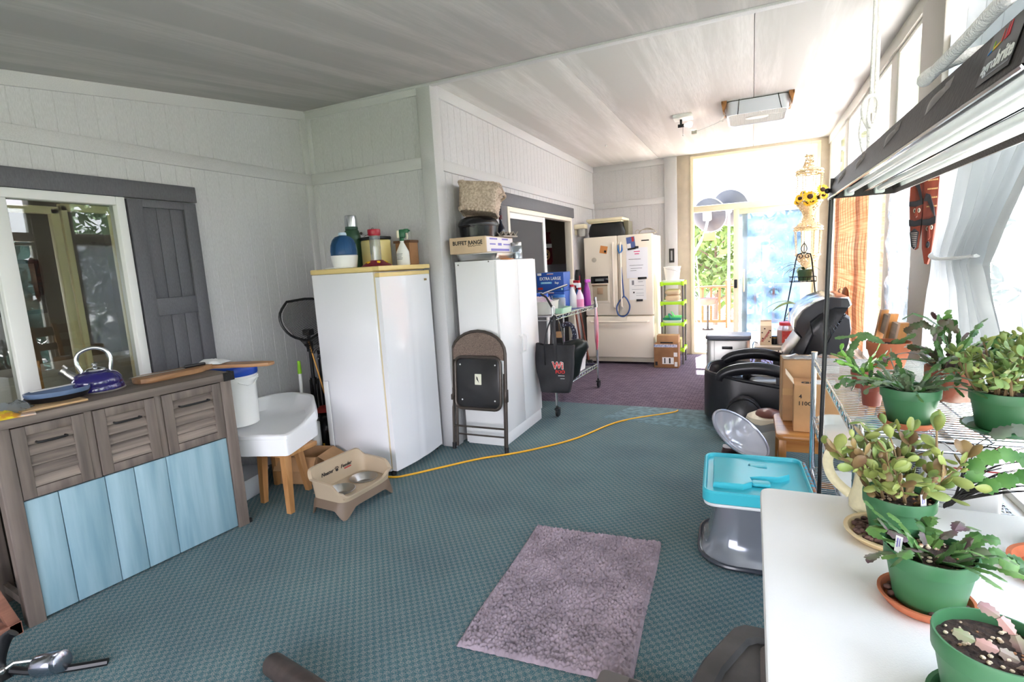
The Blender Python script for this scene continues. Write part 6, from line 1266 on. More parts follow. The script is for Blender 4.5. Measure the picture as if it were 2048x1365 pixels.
b.tube(spline([(-.016, 0, .13), (-.022, 0, .09), (-.016, .005, .05), (-.004, .0, .01)], 5), .0035, 8); b.obj('cord', ropem, rp_)
b = B(); b.box(-.03, -.012, .02, .05, .0, .012, .003); b.obj('green_tag', M('green tag', (30,140,90), .5), rp_)
b = B(); b.tube(spline([(0, 0, .0), (-.02, .06, .004), (-.045, .13, -.002), (-.05, .15, -.01)], 4), .002, 6); b.obj('steel_wire', steel, rp_)
b = B(); b.tube(spline([(.26, .80, 1.66), (.215, .80, 1.655), (.194, .838, 1.651), (.190, .832, 1.643), (.193, .78, 1.646), (.194, .72, 1.647), (.194, .64, 1.649), (.194, .57, 1.653), (.20, .45, 1.70), (.24, .40, 2.0), (.26, .40, 2.42)], 6), .0068, 10); solo(b, 'rope', ropem, 'thick white rope looped along the near top edge of the grow light', 'rope')
b = B(); b.tube(spline([(.212, 1.845, 1.588), (.211, 1.85, 1.50), (.209, 1.85, 1.35), (.207, 1.85, 1.14), (.204, 1.85, .90), (.202, 1.85, .60), (.20, 1.86, .3), (.2, 1.9, .01)], 6), .0065, 10); b.rod((.2125, 1.84, 1.59), (.225, 1.825, 1.60), .005); solo(b, 'power_cable', black, 'black power cable hanging from the far end of the grow light', 'cable')
# ---------------- masks, curtains, film
mk = thing('carved_mask', 'pair of joined red-brown carved wooden masks on the window post', 'mask', (.812, 3.41, 1.335), 60)
mah = wood('mahogany', (92,36,26), (140,66,46), axis=2, fine=30, rough=.3); mdk = M('blackened wood', (36,34,36), .4)
f = frame((-.012, 0, 0), (0, -1, 0), (-1, 0, 0))  # local x runs toward the viewer's right, y is up
f = f @ Matrix.Diagonal((.265, .96, .6, 1)); f.translation.x = -.002
def mpart(pts, z0, z1, nm, mt, bev=.004): b = B(f); b.poly(pts, z0, z1, bev); return b.obj(nm, mt, mk)
mpart([(-.245, .44), (-.25, .33), (-.225, .22), (-.20, .12), (-.165, .09), (-.115, .075), (-.075, .085), (-.035, .2), (-.015, .33), (-.01, .47), (-.07, .50), (-.17, .50)], 0, .035, 'left_face', mah)
mpart([(-.03, .52), (-.015, .33), (-.02, .2), (.0, .08), (.05, .0), (.10, -.005), (.15, .05), (.19, .2), (.21, .35), (.225, .50), (.1, .54)], 0, .045, 'right_face', mah)
for pts in ([(-.24, .335), (-.13, .335), (-.02, .345), (-.02, .315), (-.13, .305), (-.24, .31)], [(-.23, .24), (-.13, .23), (-.02, .24), (-.02, .205), (-.13, .2), (-.225, .205)], [(-.20, .43), (-.12, .40), (-.05, .33), (-.03, .34), (-.09, .43), (-.18, .47)]): mpart(pts, .035, .05, 'brow', mdk, .003)
mpart([(-.205, .17), (-.17, .095), (-.12, .078), (-.085, .09), (-.06, .17), (-.13, .19)], .035, .055, 'beard', mdk)
b = B(f)
for k in range(8): b.box(-.18+.006*k, -.075-.003*k, .165-.010*k, .168-.010*k, .055, .0585)
b.obj('beard_grooves', M('grey carving', (150,140,132)), mk)
for pts in ([(-.01, .235), (.10, .235), (.205, .25), (.205, .21), (.1, .2), (-.01, .205)], [(.0, .33), (.06, .33), (.14, .27), (.19, .24), (.17, .29), (.10, .36), (.03, .37)]): mpart(pts, .045, .06, 'brow', mdk, .003)
for cx, cy, z in ((-.15, .285, .04), (.075, .185, .05), (.14, .19, .05), (-.08, .285, .04)):
    b = B(f); b.poly(ell(cx, cy, .022, .012, 14), z-.008, z, .001); b.obj('eye', M('ivory paint', (214,206,184), .5), mk); b = B(f); b.poly(ell(cx, cy, .008, .009, 10), z, z+.002); b.obj('pupil', mdk, mk)
mpart([(.095, .2), (.115, .2), (.135, .135), (.105, .125), (.078, .135)], .045, .068, 'nose', mah); mpart([(-.125, .30), (-.105, .30), (-.09, .255), (-.115, .245), (-.14, .255)], .035, .056, 'nose', mah)
mpart(ell(.10, .10, .03, .018, 14), .045, .058, 'mouth', mdk, .002)
for k in range(5):
    b = B(f)
    for i in range(9): b.ball((.05+.018*i, .30+.045*k, .047), .005, 6, 4)
    b.obj('dotted_band', M('straw paint', (206,170,110), .6), mk)
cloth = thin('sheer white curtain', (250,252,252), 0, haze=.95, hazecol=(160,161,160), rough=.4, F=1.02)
cl = thing('sheer_curtain', 'sheer white curtain tied to the side of the near window', 'curtain', (X5-.075, 0, 0))
def sheet(rows, nf, amp, seed):
    """rows: (z, y_left(far), y_right(near), gather) ; far side is larger y"""
    b = B(); Rr = 40
    def f(u, v):
        t_ = u*(len(rows)-1); i = min(int(t_), len(rows)-2); k = t_-i; k = k*k*(3-2*k) if 0 else k
        z = rows[i][0]*(1-k)+rows[i+1][0]*k; a = rows[i][1]*(1-k)+rows[i+1][1]*k; c = rows[i][2]*(1-k)+rows[i+1][2]*k; g = rows[i][3]*(1-k)+rows[i+1][3]*k
        sag = rows[i][4]*(1-k)+rows[i+1][4]*k
        y = a+(c-a)*v; x = -amp*g*(.5+.5*sin(v*nf*2*pi+seed+1.3*sin(u*3+v*2)))-.012*noise.noise(Vector((u*4, v*5, seed)))
        return (x, y, z+sag*v)
    b.surf(70, 110, f, 0); return b
sheet([(2.40, 3.12, 1.55, .5, 0), (2.1, 3.12, 1.75, .6, .02), (1.75, 3.10, 2.05, .9, .10), (1.50, 3.08, 2.30, 1.3, .08), (1.42, 3.08, 2.45, 1.6, .02), (1.36, 3.09, 2.55, 1.6, -.01), (1.25, 3.16, 2.50, 1.1, .0), (1.05, 3.25, 2.36, .8, 0), (.80, 3.28, 2.25, .7, 0)], 7, .035, 1).obj('drape', cloth, cl, 180)
b = B(); b.tube(spline([(.04, 3.22, 1.42), (-.05, 3.08, 1.385), (-.075, 2.9, 1.37), (-.06, 2.7, 1.375), (-.04, 2.56, 1.385)], 5), .012, 8, flat=.6); b.obj('tie_back', M('white cloth', (240,240,240), .8), cl)
cl2 = thing('sheer_curtain', 'sheer white curtain panel hanging straight at the right edge of the near window', 'curtain', (X5-.012, 0, 0))
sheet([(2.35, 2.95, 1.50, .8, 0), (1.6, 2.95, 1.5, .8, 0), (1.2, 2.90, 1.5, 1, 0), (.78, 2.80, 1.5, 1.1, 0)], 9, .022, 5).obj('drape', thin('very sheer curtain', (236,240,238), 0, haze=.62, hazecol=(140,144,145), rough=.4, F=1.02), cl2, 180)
pf = thing('window_film', 'crumpled clear plastic film taped over the window left of the masks', 'plastic film', (X5-.012, 4.22, 0))
b = B(); b.surf(60, 24, lambda u, v: (-.02*noise.noise(Vector((u*9, v*5, 3)))-.012*noise.noise(Vector((u*22, v*11, 7)))-.005, (.5-v)*.68, .5+1.55*u), 0)
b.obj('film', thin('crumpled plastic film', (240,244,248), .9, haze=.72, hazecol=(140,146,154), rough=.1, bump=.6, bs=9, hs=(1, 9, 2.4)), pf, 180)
# ---------------- rug
rg = thing('bath_rug', 'lavender grey chenille rug lying on the teal carpet', 'rug', (-.72, 2.06, 0), 3.5)
b = B(); RW, RH = .335, .485; NX, NY = 200, 290
def rug(u, v):
    x = (u-.5)*2*RW; y = (v-.5)*2*RH
    e = min(u, 1-u)*2*RW; e2 = min(v, 1-v)*2*RH; ed_ = min(1, min(e, e2)/.012)
    d, p = noise.voronoi(Vector((x*82+noise.noise(Vector((x*9, y*9, 1))), y*74, 0)))
    h_ = max(0, 1-d[0]*1.15); wv = .003*noise.noise(Vector((x*6, y*6, 4)))
    j = .005*noise.noise(Vector((x*60, y*60, 9)))*(1-ed_)
    return (x+j+.008*sin(y*5), y+j, .003+(.005+.017*h_**.8+wv)*ed_)
b.surf(NX, NY, rug, 0); b.box(-RW+.005, RW-.005, -RH+.005, RH-.005, 0.0005, .004)
b.obj('pile', M('lavender chenille', (152,138,147), .9, var=.1, vs=6, spec=.2), rg, 180)
# ---------------- bits at the bottom edge
rl = thing('fishing_reel', 'fishing reel with a silver spool and black foot at the lower left corner', 'fishing reel', (-2.46, .87, 0), 20)
b = B(); b.T(L(.05, 0, .05, ry=78)).lathe([(.02, -.06), (.038, -.058), (.040, -.05), (.040, .02), (.036, .026), (.038, .03), (.038, .05), (.03, .055), (0, .055)], n=28); b.obj('spool', M('silver spool', (176,178,190), .22, 1), rl)
b = B(); b.tube(spline([(-.12, -.03, .0), (-.16, -.01, .05), (-.15, .02, .13), (-.12, .03, .155)], 5), .022, 10, flat=.5); b.tube(spline([(-.12, 0, .02), (-.02, 0, .015), (.1, .01, .02), (.22, .06, .008)], 5), .014, 8); b.obj('foot', black, rl)
b = B(); b.tube([(-.03, 0, .06), (-.07, -.03, .075), (-.08, -.06, .07)], .006, 6); b.ball((-.08, -.065, .07), .012, 8, 6); b.obj('crank', steel, rl)
b = B(); b.lathe([(0, -.17), (.03, -.168), (.04, -.15), (.042, .1), (.04, .15), (0, .152)], n=20); b.v = [(z, x, y+.042) for x, y, z in b.v]; solo(b, 'bolster', M('dark brown vinyl', (64,54,50), .5, var=.15, vs=20), 'dark brown rounded bolster end at the bottom edge of the carpet', 'bolster', (-1.45, 1.17, 0), -10)
sc_ = thing('floor_scale', 'grey plastic bathroom scale overlapping the bottom right corner of the rug', 'scale', (-.34, 1.50, .020), -4)
b = B(); b.box(-.13, .16, -.16, .085, 0, .03, .008, .02, 3); b.obj('body', M('warm grey plastic', (104,98,96), .5), sc_); b = B(); b.box(-.03, .08, .035, .075, .0295, .0315, .003); b.obj('display', black, sc_)
# ================================================================ PLANTS
def leafmat(name, c1, c2, vs=18, rough=.42): return M(name, c1, rough, col2=c2, vs=vs, spec=.4)
gpot = M('green plastic pot', (60,112,72), .42, var=.03, vs=8); tpot = M('terracotta', (186,106,70), .75, var=.08, vs=10, bump=.2, bs=70)
tpot2 = M('weathered terracotta', (150,84,62), .8, col2=(206,182,166), vs=7, lo=.55, hi=.72, bump=.25, bs=50); bpot = M('brick red plastic', (140,68,52), .5)
soil = M('potting mix', (40,29,24), .95, col2=(72,52,40), vs=70, bump=1.2, bs=120); perl = M('perlite and bark', (226,206,176), .9, col2=(150,104,70), vs=26, lo=.45, hi=.55)
rock = M('lava pebbles', (92,66,58), .9, var=.25, vs=30, bump=.6, bs=90)
def pot(root, rt, rb, h, mt, band=.26, fill=.86):
    b = B(); w = .004; hb = h*(1-band)
    b.lathe([(rb*.95, 0), (rb, .003), (rt*.93, hb), (rt*.985, hb+.001), (rt, h-.003), (rt-.001, h), (rt-w, h), (rt*.90, hb), (rb*.9, .012), (0, .012)], n=40); b.obj('pot', mt, root)
    zs = h*fill; b = B(); R0 = rt*.925
    b.surf(10, 36, lambda u, v: (R0*u*cos(2*pi*v), R0*u*sin(2*pi*v), zs+.006*(1-u)+.004*noise.noise(Vector((u*cos(2*pi*v)*6, u*sin(2*pi*v)*6, rt*90)))), 0); b.obj('soil', soil, root)
    b = B(); r_ = random.Random(int(rt*1e5)+int(h*1e4))
    for k in range(46): a = r_.uniform(0, 6.28); d = R0*.93*sqrt(r_.random()); s = r_.uniform(.0018, .0048); b.ball((d*cos(a), d*sin(a), zs+.003+.004*(1-d/R0)), s, 6, 4, ry=s*r_.uniform(.6, 1), rz=s*.7)
    g = b.obj('gravel', perl, root); g['kind'] = 'stuff'
    return zs
def saucer(loc, r, mt, lb, h=.022, pebbles=0, rim=.006):
    q = thing('saucer', lb, 'saucer', loc); b = B(); b.lathe([(r*.80, 0), (r*.84, .002), (r, h-.003), (r, h), (r-rim, h), (r*.84-.002, .006), (0, .006)], n=44); b.obj('dish', mt, q)
    if pebbles:
        b = B(); r_ = random.Random(int(r*1e5))
        for k in range(pebbles): a = r_.uniform(0, 6.28); d = r*.80*sqrt(r_.uniform(.25, 1)); s = r_.uniform(.006, .009); b.ball((d*cos(a), d*sin(a), .010+s*.4+r_.uniform(0, .005)), s, 7, 5, ry=s*.8, rz=s*.75)
        g = b.obj('pebbles', rock, q); g['kind'] = 'stuff'
    return q
def pad(b, o, d, n, l, w, t=.0035, taper=.5):
    """fleshy oval pad from point o along d with face normal n"""
    d = Vector(d).normalized(); n = Vector(n); s = d.cross(n)
    if s.length < 1e-4: s = d.cross(Vector((1, .3, .2)))
    s.normalize(); n = s.cross(d); o = Vector(o); rings = []
    for q, k in ((0.0, .10), (.15, .52), (.38, .88), (.6, 1), (.8, .84), (.94, .45), (1.0, .08)):
        kk = k*w/2; tt = t*max(.3, k); c = o+d*(l*q)+n*(.10*l*q*q)
        rings.append([tuple(c+s*kk*cos(a)+n*tt*sin(a)) for a in (0, 1.05, 2.09, 3.14, 4.19, 5.24)])
    b.loft(rings)
    return o+d*l+n*(.1*l)
SEG = [(0, -.10), (.12, -.34), (.26, -.30), (.36, -.48), (.54, -.40), (.66, -.52), (.82, -.34), (.97, -.30), (1, 0)]
def seg(b, o, d, n, l, w, t=.0012, bend=.12):
    d = Vector(d).normalized(); n = Vector(n); s = d.cross(n)
    if s.length < 1e-4: s = d.cross(Vector((1, .3, .2)))
    s.normalize(); n = s.cross(d); o = Vector(o)
    out = SEG+[(x, -y) for x, y in reversed(SEG[:-1])]
    P = lambda x, y, z: tuple(o+d*(l*x)+s*(w*y)+n*(z-bend*l*x*x-.18*w*abs(y)*2*.3))
    m = len(out); mid = [(x, 0) for x, y in SEG]
    vs = [P(x, y, 0) for x, y in out]+[P(x, 0, t*1.6) for x, y in SEG]+[P(x, 0, -t*.6) for x, y in SEG]; k = len(SEG); fs = []
    for i in range(k-1):
        fs += [(i, i+1, m+i+1, m+i), (i+1, i, m+k+i, m+k+i+1)]
        j, j2 = (m-i) % m if i else m-1, m-1-i
        a = m-i if i else None
    # mirrored half
    R = [k-1]+list(range(k, m)); R = R[::-1]  # index of mirrored points from base to tip
    for i in range(k-1):
        a, c = R[i], R[i+1]; fs += [(c, a, m+i, m+i+1), (a, c, m+k+i+1, m+k+i)]
    b.add(vs, fs)
    return o+d*l-n*bend*l
def rv(r): return Vector((r.uniform(-1, 1), r.uniform(-1, 1), r.uniform(-1, 1)))
def padplant(root, seed, zs, R, stems, lift, l0, w0, mats, depth=5, spread=.9, rs=.6, bias=(0, 0, 0)):
    r = random.Random(seed); bs = [B() for _ in mats]; st = B()
    for k in range(stems):
        a = 2*pi*k/stems+r.uniform(-.4, .4); d0 = R*rs*sqrt(r.random()); p = Vector((d0*cos(a), d0*sin(a), zs)); d = (Vector((cos(a)*spread*r.uniform(.3, 1), sin(a)*spread*r.uniform(.3, 1), 1))+Vector(bias)).normalized()
        pts = [p]
        for i in range(depth):
            ln = lift/depth*r.uniform(.7, 1.2); d = (d+rv(r)*.28+Vector((0, 0, .1))).normalized(); p = p+d*ln; pts.append(p)
            for q in range(3 if i else 1):
                dd = (d*.35+rv(r)*.9+Vector((0, 0, .25))).normalized(); l = l0*r.uniform(.6, 1.15); w = l*w0*r.uniform(.8, 1.1)
                m_ = r.choice(range(len(mats))); e = pad(bs[m_], p, dd, rv(r)+Vector((0, 0, .6)), l, w)
                if r.random() < .45: pad(bs[r.choice(range(len(mats)))], e, (dd+rv(r)*.6).normalized(), rv(r)+Vector((0, 0, .5)), l*.75, w*.75)
        st.tube([tuple(q) for q in pts], [.0042*(1-.6*i/len(pts)) for i in range(len(pts))], 6)
    for b, mt in zip(bs, mats): b.obj('foliage', mt, root, 60)
    st.obj('stems', M('woody stem', (128,104,72), .8), root)
def segplant(root, seed, zs, R, arms, n, l0, w0, mats, up=.9, droop=.32, out=1, bias=(0, 0, 0), rs=.6):
    r = random.Random(seed); bs = [B() for _ in mats]
    for k in range(arms):
        a = 2*pi*k/arms+r.uniform(-.5, .5); d0 = R*rs*sqrt(r.random()); p = Vector((d0*cos(a), d0*sin(a), zs)); d = (Vector((cos(a)*out*r.uniform(.3, 1.1), sin(a)*out*r.uniform(.3, 1.1), up*r.uniform(.6, 1.2)))+Vector(bias)).normalized(); nn = (Vector((0, 0, 1))-d*d.z*.9+rv(r)*.5)
        for i in range(max(2, n+r.randint(-1, 1))):
            l = l0*r.uniform(.8, 1.15); m_ = r.choice(range(len(mats)))
            p = seg(bs[m_], p, d, nn, l, w0*r.uniform(.85, 1.15)); d = (d+Vector((0, 0, -droop*r.uniform(.6, 1.3)))+rv(r)*.22).normalized()
            if p.z < zs+.004: d.z = abs(d.z)*.3; p.z = max(p.z, zs+.004)
            if i and r.random() < .35: seg(bs[m_], p, (d+rv(r)*.8).normalized(), nn+rv(r)*.4, l*.85, w0*.9)
    for b, mt in zip(bs, mats): b.obj('foliage', mt, root, 30)
def plabel(root, x, y, z, rz=0):
    b = B(L(x, y, z, rz=rz, rx=-8)); b.box(-.006, .006, -.0004, .0004, -.02, .022); t_ = b.obj('plant_tag', white, root)
    b = B(L(x, y, z, rz=rz, rx=-8)); b.box(-.003, -.001, -.0007, -.0004, 0, .018); b.box(.001, .0025, -.0007, -.0004, .002, .018); b.obj('tag_print', M('violet print', (120,112,190)), t_)
jade1 = leafmat('olive pad green', (112,126,62), (148,156,86), 14); jade2 = leafmat('deep pad green', (84,110,56), (128,144,76), 14); jade3 = leafmat('reddish olive pad', (140,118,74), (112,84,62), 20)
xm1 = leafmat('dark cactus green', (44,84,40), (78,116,56), 20, .35); xm2 = leafmat('purple tinged cactus', (100,70,82), (92,112,74), 22, .4); xm3 = leafmat('light cactus green', (104,140,70), (76,116,54), 20, .4)
bri = leafmat('bright leaf green', (96,156,50), (136,186,74), 16); gry = leafmat('grey-green leaf', (104,116,88), (74,100,68), 24); pur = leafmat('mauve leaf', (150,112,116), (116,130,88), 16, .5); drk = leafmat('maroon leaf', (92,50,54), (70,84,52), 14)
TZ, SZ = .741, .911
saucer((.312, 1.450, TZ), .098, M('cream glazed rim', (222,196,150), .4, var=.05, vs=10), 'cream glazed saucer full of brown pebbles on the white table', .02, 90, .009)
p = thing('potted_plant', 'olive fleshy-leaved succulent in a green pot on the cream pebble saucer', 'plant', (.325, 1.452, TZ+.012)); z = pot(p, .074, .056, .105, gpot); padplant(p, 5, z, .07, 13, .16, .042, .62, [jade1, jade2, jade3, jade1], 5, 1.0, bias=(-.08, 0, 0)); plabel(p, .035, -.05, .105, 20)
saucer((.316, 1.186, TZ), .079, tpot, 'terracotta saucer with a few pebbles under the middle green pot', .022, 50)
p = thing('potted_plant', 'dark green toothed cactus in a green pot on a terracotta saucer on the white table', 'plant', (.319, 1.185, TZ+.010)); z = pot(p, .075, .056, .110, gpot); segplant(p, 11, z, .07, 26, 3, .034, .027, [xm1, xm1, xm3, xm2], .8, .34, 1.1); plabel(p, -.058, -.030, .118, -40)
b = B(); pts = [(.40, 1.22, .85), (.45, 1.24, .875), (.475, 1.25, .872), (.50, 1.25, .845)]
saucer((.335, .905, TZ), .085, M('green saucer plastic', (48,104,60), .4), 'green plastic saucer under the nearest pot at the table corner', .02, 20)
p = thing('potted_plant', 'sparse mauve-leaved cactus in the nearest green pot at the bottom right', 'plant', (.33, .915, TZ+.010)); z = pot(p, .076, .056, .116, gpot, fill=.84)
r_ = random.Random(3); bs = [B(), B()]
for (x, y, dx, dy, dz, k) in ((.03, .0, -.3, .1, .9, 3), (.04, -.01, .5, .2, .9, 4), (.04, -.02, .3, -.3, .5, 3), (.02, -.02, -.7, -.1, .4, 3), (.045, .01, .6, .4, .6, 4), (.02, -.03, -.2, -.6, .4, 3), (.045, -.02, .8, -.1, .5, 3)):
    q = Vector((x, y, z+.004)); d = Vector((dx, dy, dz)).normalized()
    for i in range(k): q = seg(bs[i % 2], q, d, Vector((-.3, -.6, .7)), .026, .018); d = (d+Vector((0, 0, -.25))+rv(r_)*.3).normalized()
bs[0].obj('foliage', pur, p, 30); bs[1].obj('foliage', leafmat('pale mauve leaf', (186,140,140), (150,120,100), 16), p, 30)
saucer((.600, 1.375, TZ), .095, tpot, 'empty terracotta saucer at the right edge of the white table', .028, 24, .009)
# hanging-leaf cactus at the right edge
p = thing('potted_plant', 'flat-leaved orchid cactus in a terracotta pot at the right edge of the white table', 'plant', (.665, 1.50, TZ+.012)); z = pot(p, .075, .055, .12, tpot)
bs = [B(), B()]; base = Vector((.665, 1.50, TZ+.012))
for chain, m_, w in (([(.60, 1.50, .93), (.557, 1.50, .955), (.52, 1.495, .962), (.485, 1.49, .945), (.468, 1.485, .92), (.475, 1.48, .895)], 0, .04), ([(.62, 1.46, .92), (.575, 1.47, .925), (.545, 1.475, .915), (.515, 1.475, .90), (.485, 1.475, .882)], 0, .04), ([(.66, 1.55, .90), (.62, 1.58, .98), (.57, 1.58, 1.0), (.53, 1.57, .98)], 1, .034), ([(.66, 1.46, .9), (.63, 1.42, .99), (.60, 1.40, 1.04)], 1, .034)):
    for i in range(len(chain)-1):
        a, c = Vector(chain[i]), Vector(chain[i+1]); seg(bs[m_], a-base, c-a, Vector((-.25, -.75, .6)), (c-a).length*1.12, w, bend=.05)
for b, mt in zip(bs, (leafmat('flat leaf green', (56,104,48), (88,132,62), 12), leafmat('grey flat leaf', (92,112,84), (70,60,62), 12))): b.obj('foliage', mt, p, 30)
b = B()
for x, y in ((.60, 1.5), (.62, 1.46)): b.tube(spline([(0, 0, z), ((x-.665)*.6, (y-1.5)*.6, .17), (x-.665, y-1.5, .185)], 4), .005, 6)
b.obj('stems', xm1, p)
saucer((.665, 1.50, TZ), .085, M('navy saucer', (44,40,66), .4), 'dark navy saucer under the orchid cactus at the table edge', .02)
whm = M('dark plant fibre', (44,42,40), .8); wk_ = thing('palm_whisk', 'bundle of thin dark stems fanning up from the far edge of the white table', 'stems', (.468, 1.655, TZ))
b = B(); r_ = random.Random(4)
for k in range(22):
    t_ = r_.random(); ex, ey, ez = .05+.17*t_, -.05-.12*r_.random(), .10+.14*r_.random()*(1-.3*t_)
    b.tube(spline([(0, 0, .006+.0004*k), (.02+.01*t_, -.008, .03+.02*r_.random()), (ex*.6, ey*.5, ez*.75), (ex, ey, ez)], 4), [.0022]*8+[.0012]*5, 5)
b.obj('stems', whm, wk_)
# plants on the wire shelf
saucer((.425, 1.852, SZ), .074, tpot, 'terracotta saucer under the grey-green cactus on the wire shelf', .02)
p = thing('potted_plant', 'grey-green bushy cactus in a green pot on the front of the wire shelf', 'plant', (.429, 1.857, SZ+.008)); z = pot(p, .075, .052, .108, gpot); segplant(p, 21, z, .07, 42, 3, .034, .016, [gry, gry, xm1], 1.0, .34, 1.2)
saucer((.645, 1.855, SZ), .094, M('green saucer plastic', (48,104,60)), 'green plastic saucer under the rounded-pad cactus on the wire shelf', .016)
p = thing('potted_plant', 'dense rounded-pad cactus in a green pot on the right of the wire shelf', 'plant', (.645, 1.86, SZ+.007)); z = pot(p, .078, .058, .108, gpot); padplant(p, 33, z, .075, 22, .15, .034, .68, [jade2, leafmat('pad green', (96,128,66), (130,152,90), 16), jade1], 5, .7, .8)
p = thing('potted_plant', 'small bright green cactus in a brick red pot at the left of the wire shelf', 'plant', (.384, 2.331, SZ)); z = pot(p, .036, .027, .066, bpot); segplant(p, 41, z, .03, 14, 3, .032, .022, [bri, xm3], 1.1, .25, .9)
p = thing('potted_plant', 'small bright green cactus in a brick red pot nearest the grey-green one', 'plant', (.372, 2.066, SZ)); z = pot(p, .034, .026, .072, bpot); segplant(p, 43, z, .03, 12, 3, .030, .02, [bri, xm1], 1.1, .3, .9)
p = thing('potted_plant', 'orange terracotta pot with two long arching leaves at the far end of the wire shelf', 'plant', (.547, 2.74, SZ)); z = pot(p, .083, .058, .115, tpot, .32)
bs = [B()]; base = Vector((.547, 2.74, SZ))
for chain, w in (([(.53, 2.72, 1.01), (.49, 2.715, 1.045), (.455, 2.71, 1.065), (.425, 2.705, 1.06)], .030), ([(.50, 2.70, 1.035), (.46, 2.69, 1.055), (.425, 2.68, 1.045), (.40, 2.68, 1.00), (.392, 2.68, .965)], .036), ([(.425, 2.705, 1.058), (.39, 2.70, 1.052), (.345, 2.70, 1.046)], .02), ([(.57, 2.73, 1.01), (.60, 2.72, 1.04), (.63, 2.71, 1.06)], .025), ([(.55, 2.71, 1.01), (.545, 2.68, 1.035), (.56, 2.66, 1.04)], .03)):
    for i in range(len(chain)-1):
        a, c = Vector(chain[i]), Vector(chain[i+1]); seg(bs[0], a-base, c-a, Vector((-.2, -.7, .7)), (c-a).length*1.15, w, bend=.04)
bs[0].obj('foliage', leafmat('arching leaf green', (78,116,62), (104,140,84), 14), p, 30)
p = thing('potted_plant', 'large weathered terracotta pot of maroon and green arching cactus on the wire shelf', 'plant', (.620, 2.20, SZ)); z = pot(p, .075, .058, .115, tpot2, .5); segplant(p, 51, z, .065, 30, 5, .044, .027, [xm1, drk, xm2, xm1, xm3], 1.2, .34, 1.0)
bs = [B(), B()]; base = Vector((.62, 2.20, SZ))
for chain, m_ in (([(.60, 2.19, 1.02), (.575, 2.18, 1.10), (.55, 2.17, 1.16), (.52, 2.16, 1.18), (.49, 2.15, 1.165), (.475, 2.15, 1.15)], 1), ([(.62, 2.18, 1.02), (.625, 2.17, 1.09), (.62, 2.16, 1.145), (.59, 2.15, 1.185), (.565, 2.145, 1.18)], 1), ([(.63, 2.19, 1.02), (.66, 2.18, 1.08), (.70, 2.16, 1.12), (.74, 2.15, 1.12), (.77, 2.14, 1.09)], 0), ([(.62, 2.16, 1.02), (.64, 2.13, 1.07), (.67, 2.11, 1.11), (.72, 2.10, 1.13)], 0)):
    for i in range(len(chain)-1):
        a, c = Vector(chain[i]), Vector(chain[i+1]); seg(bs[m_ if i > 1 else 0], a-base, c-a, Vector((-.3, -.7, .6)), (c-a).length*1.15, .03 if i > 1 else .014, bend=.04)
bs[0].obj('foliage', xm1, p, 30); bs[1].obj('foliage', drk, p, 30)
# plants on the wrought iron stand
def strap(root, leaves, z0, mt):
    b = B()
    for (a, ln, up, w) in leaves:
        P = [Vector((0, 0, z0))]; d = Vector((cos(a)*.5, sin(a)*.5, up)).normalized()
        for i in range(10): P.append(P[-1]+d*ln/10); d = (d+Vector((cos(a)*.12, sin(a)*.12, -.26))).normalized()
        b.tube([tuple(q) for q in P], [w*sin(pi*(.12+.85*i/10))+.001 for i in range(11)], 6, flat=.14)
    b.obj('foliage', mt, root, 60)
p = thing('potted_plant', 'green pot with drooping succulent leaves on the upper tray of the iron stand', 'plant', (.525, 6.6, 1.096)); z = pot(p, .078, .062, .12, M('dull green pot', (66,104,76), .5), .2)
strap(p, [(3.3, .36, 1.3, .012), (3.0, .30, 1.1, .016), (3.5, .26, .7, .02), (2.7, .22, .6, .018), (4.2, .22, .9, .016), (.3, .2, 1.0, .012)], z, leafmat('drooping leaf', (92,120,80), (126,146,104), 8))
p = thing('potted_plant', 'spiky yellow-green plant with long arching leaves on the lower tray of the iron stand', 'plant', (.52, 6.6, .626)); z = pot(p, .085, .065, .12, M('dark pot', (52,56,56), .5), .2)
strap(p, [(3.2, .52, 1.3, .026), (3.5, .42, 1.6, .024), (2.9, .30, .8, .016), (4.0, .34, .9, .018), (.2, .40, 1.3, .024), (.7, .30, .9, .02), (5.2, .3, 1.3, .016), (4.6, .26, .6, .018)], z, leafmat('yellow-green blade', (134,146,84), (104,132,72), 6))
# ================================================================ OUTSIDE
deckm = wood('sunlit deck board', (196,176,150), (216,198,172), axis=1, fine=14)
b = B()
for i in range(34): b.box(-3.2+.14*i, -3.2+.14*i+.134, Y4+.06, 11.6, -.06, -.03)
struct(b, 'floor_deck', deckm)
g = B(); g.box(-60, 60, -30, 90, -.75, -.7); struct(g, 'ground', M('pale gravel', (210,202,196), .95, col2=(196,188,180), vs=1.2, bump=.5, bs=8))
cdr = wood('orange cedar', (118,58,24), (140,74,34), axis=2, fine=14)
g = B(); g.box(-60, 60, -30, YB-.12, -.7, -.66); struct(g, 'ground_dark_added', M('low-bounce dark ground', (74,84,58), .95, col2=(92,98,66), vs=1.5))  # unseen dark ground added to cut light bouncing onto the near ceiling
rl = thing('deck_railing', 'orange cedar deck railing outside the glazed door', 'railing', (-.4, 11.2, -.03))
b = B(); b.box(-2.6, 2.2, -.06, .06, .80, .84, .004); b.box(-2.6, 2.2, -.02, .02, .10, .16, .003); b.obj('rail', cdr, rl)
for i in range(16): b = B(); x = -1.3+.16*i; b.box(x-.022, x+.022, -.02, .02, .16, .80, .003); b.obj('baluster', cdr, rl)
for x in (-2.55, -.02, 2.1): b = B(); b.box(x-.05, x+.05, -.05, .05, 0, .95, .004); b.obj('post', cdr, rl)
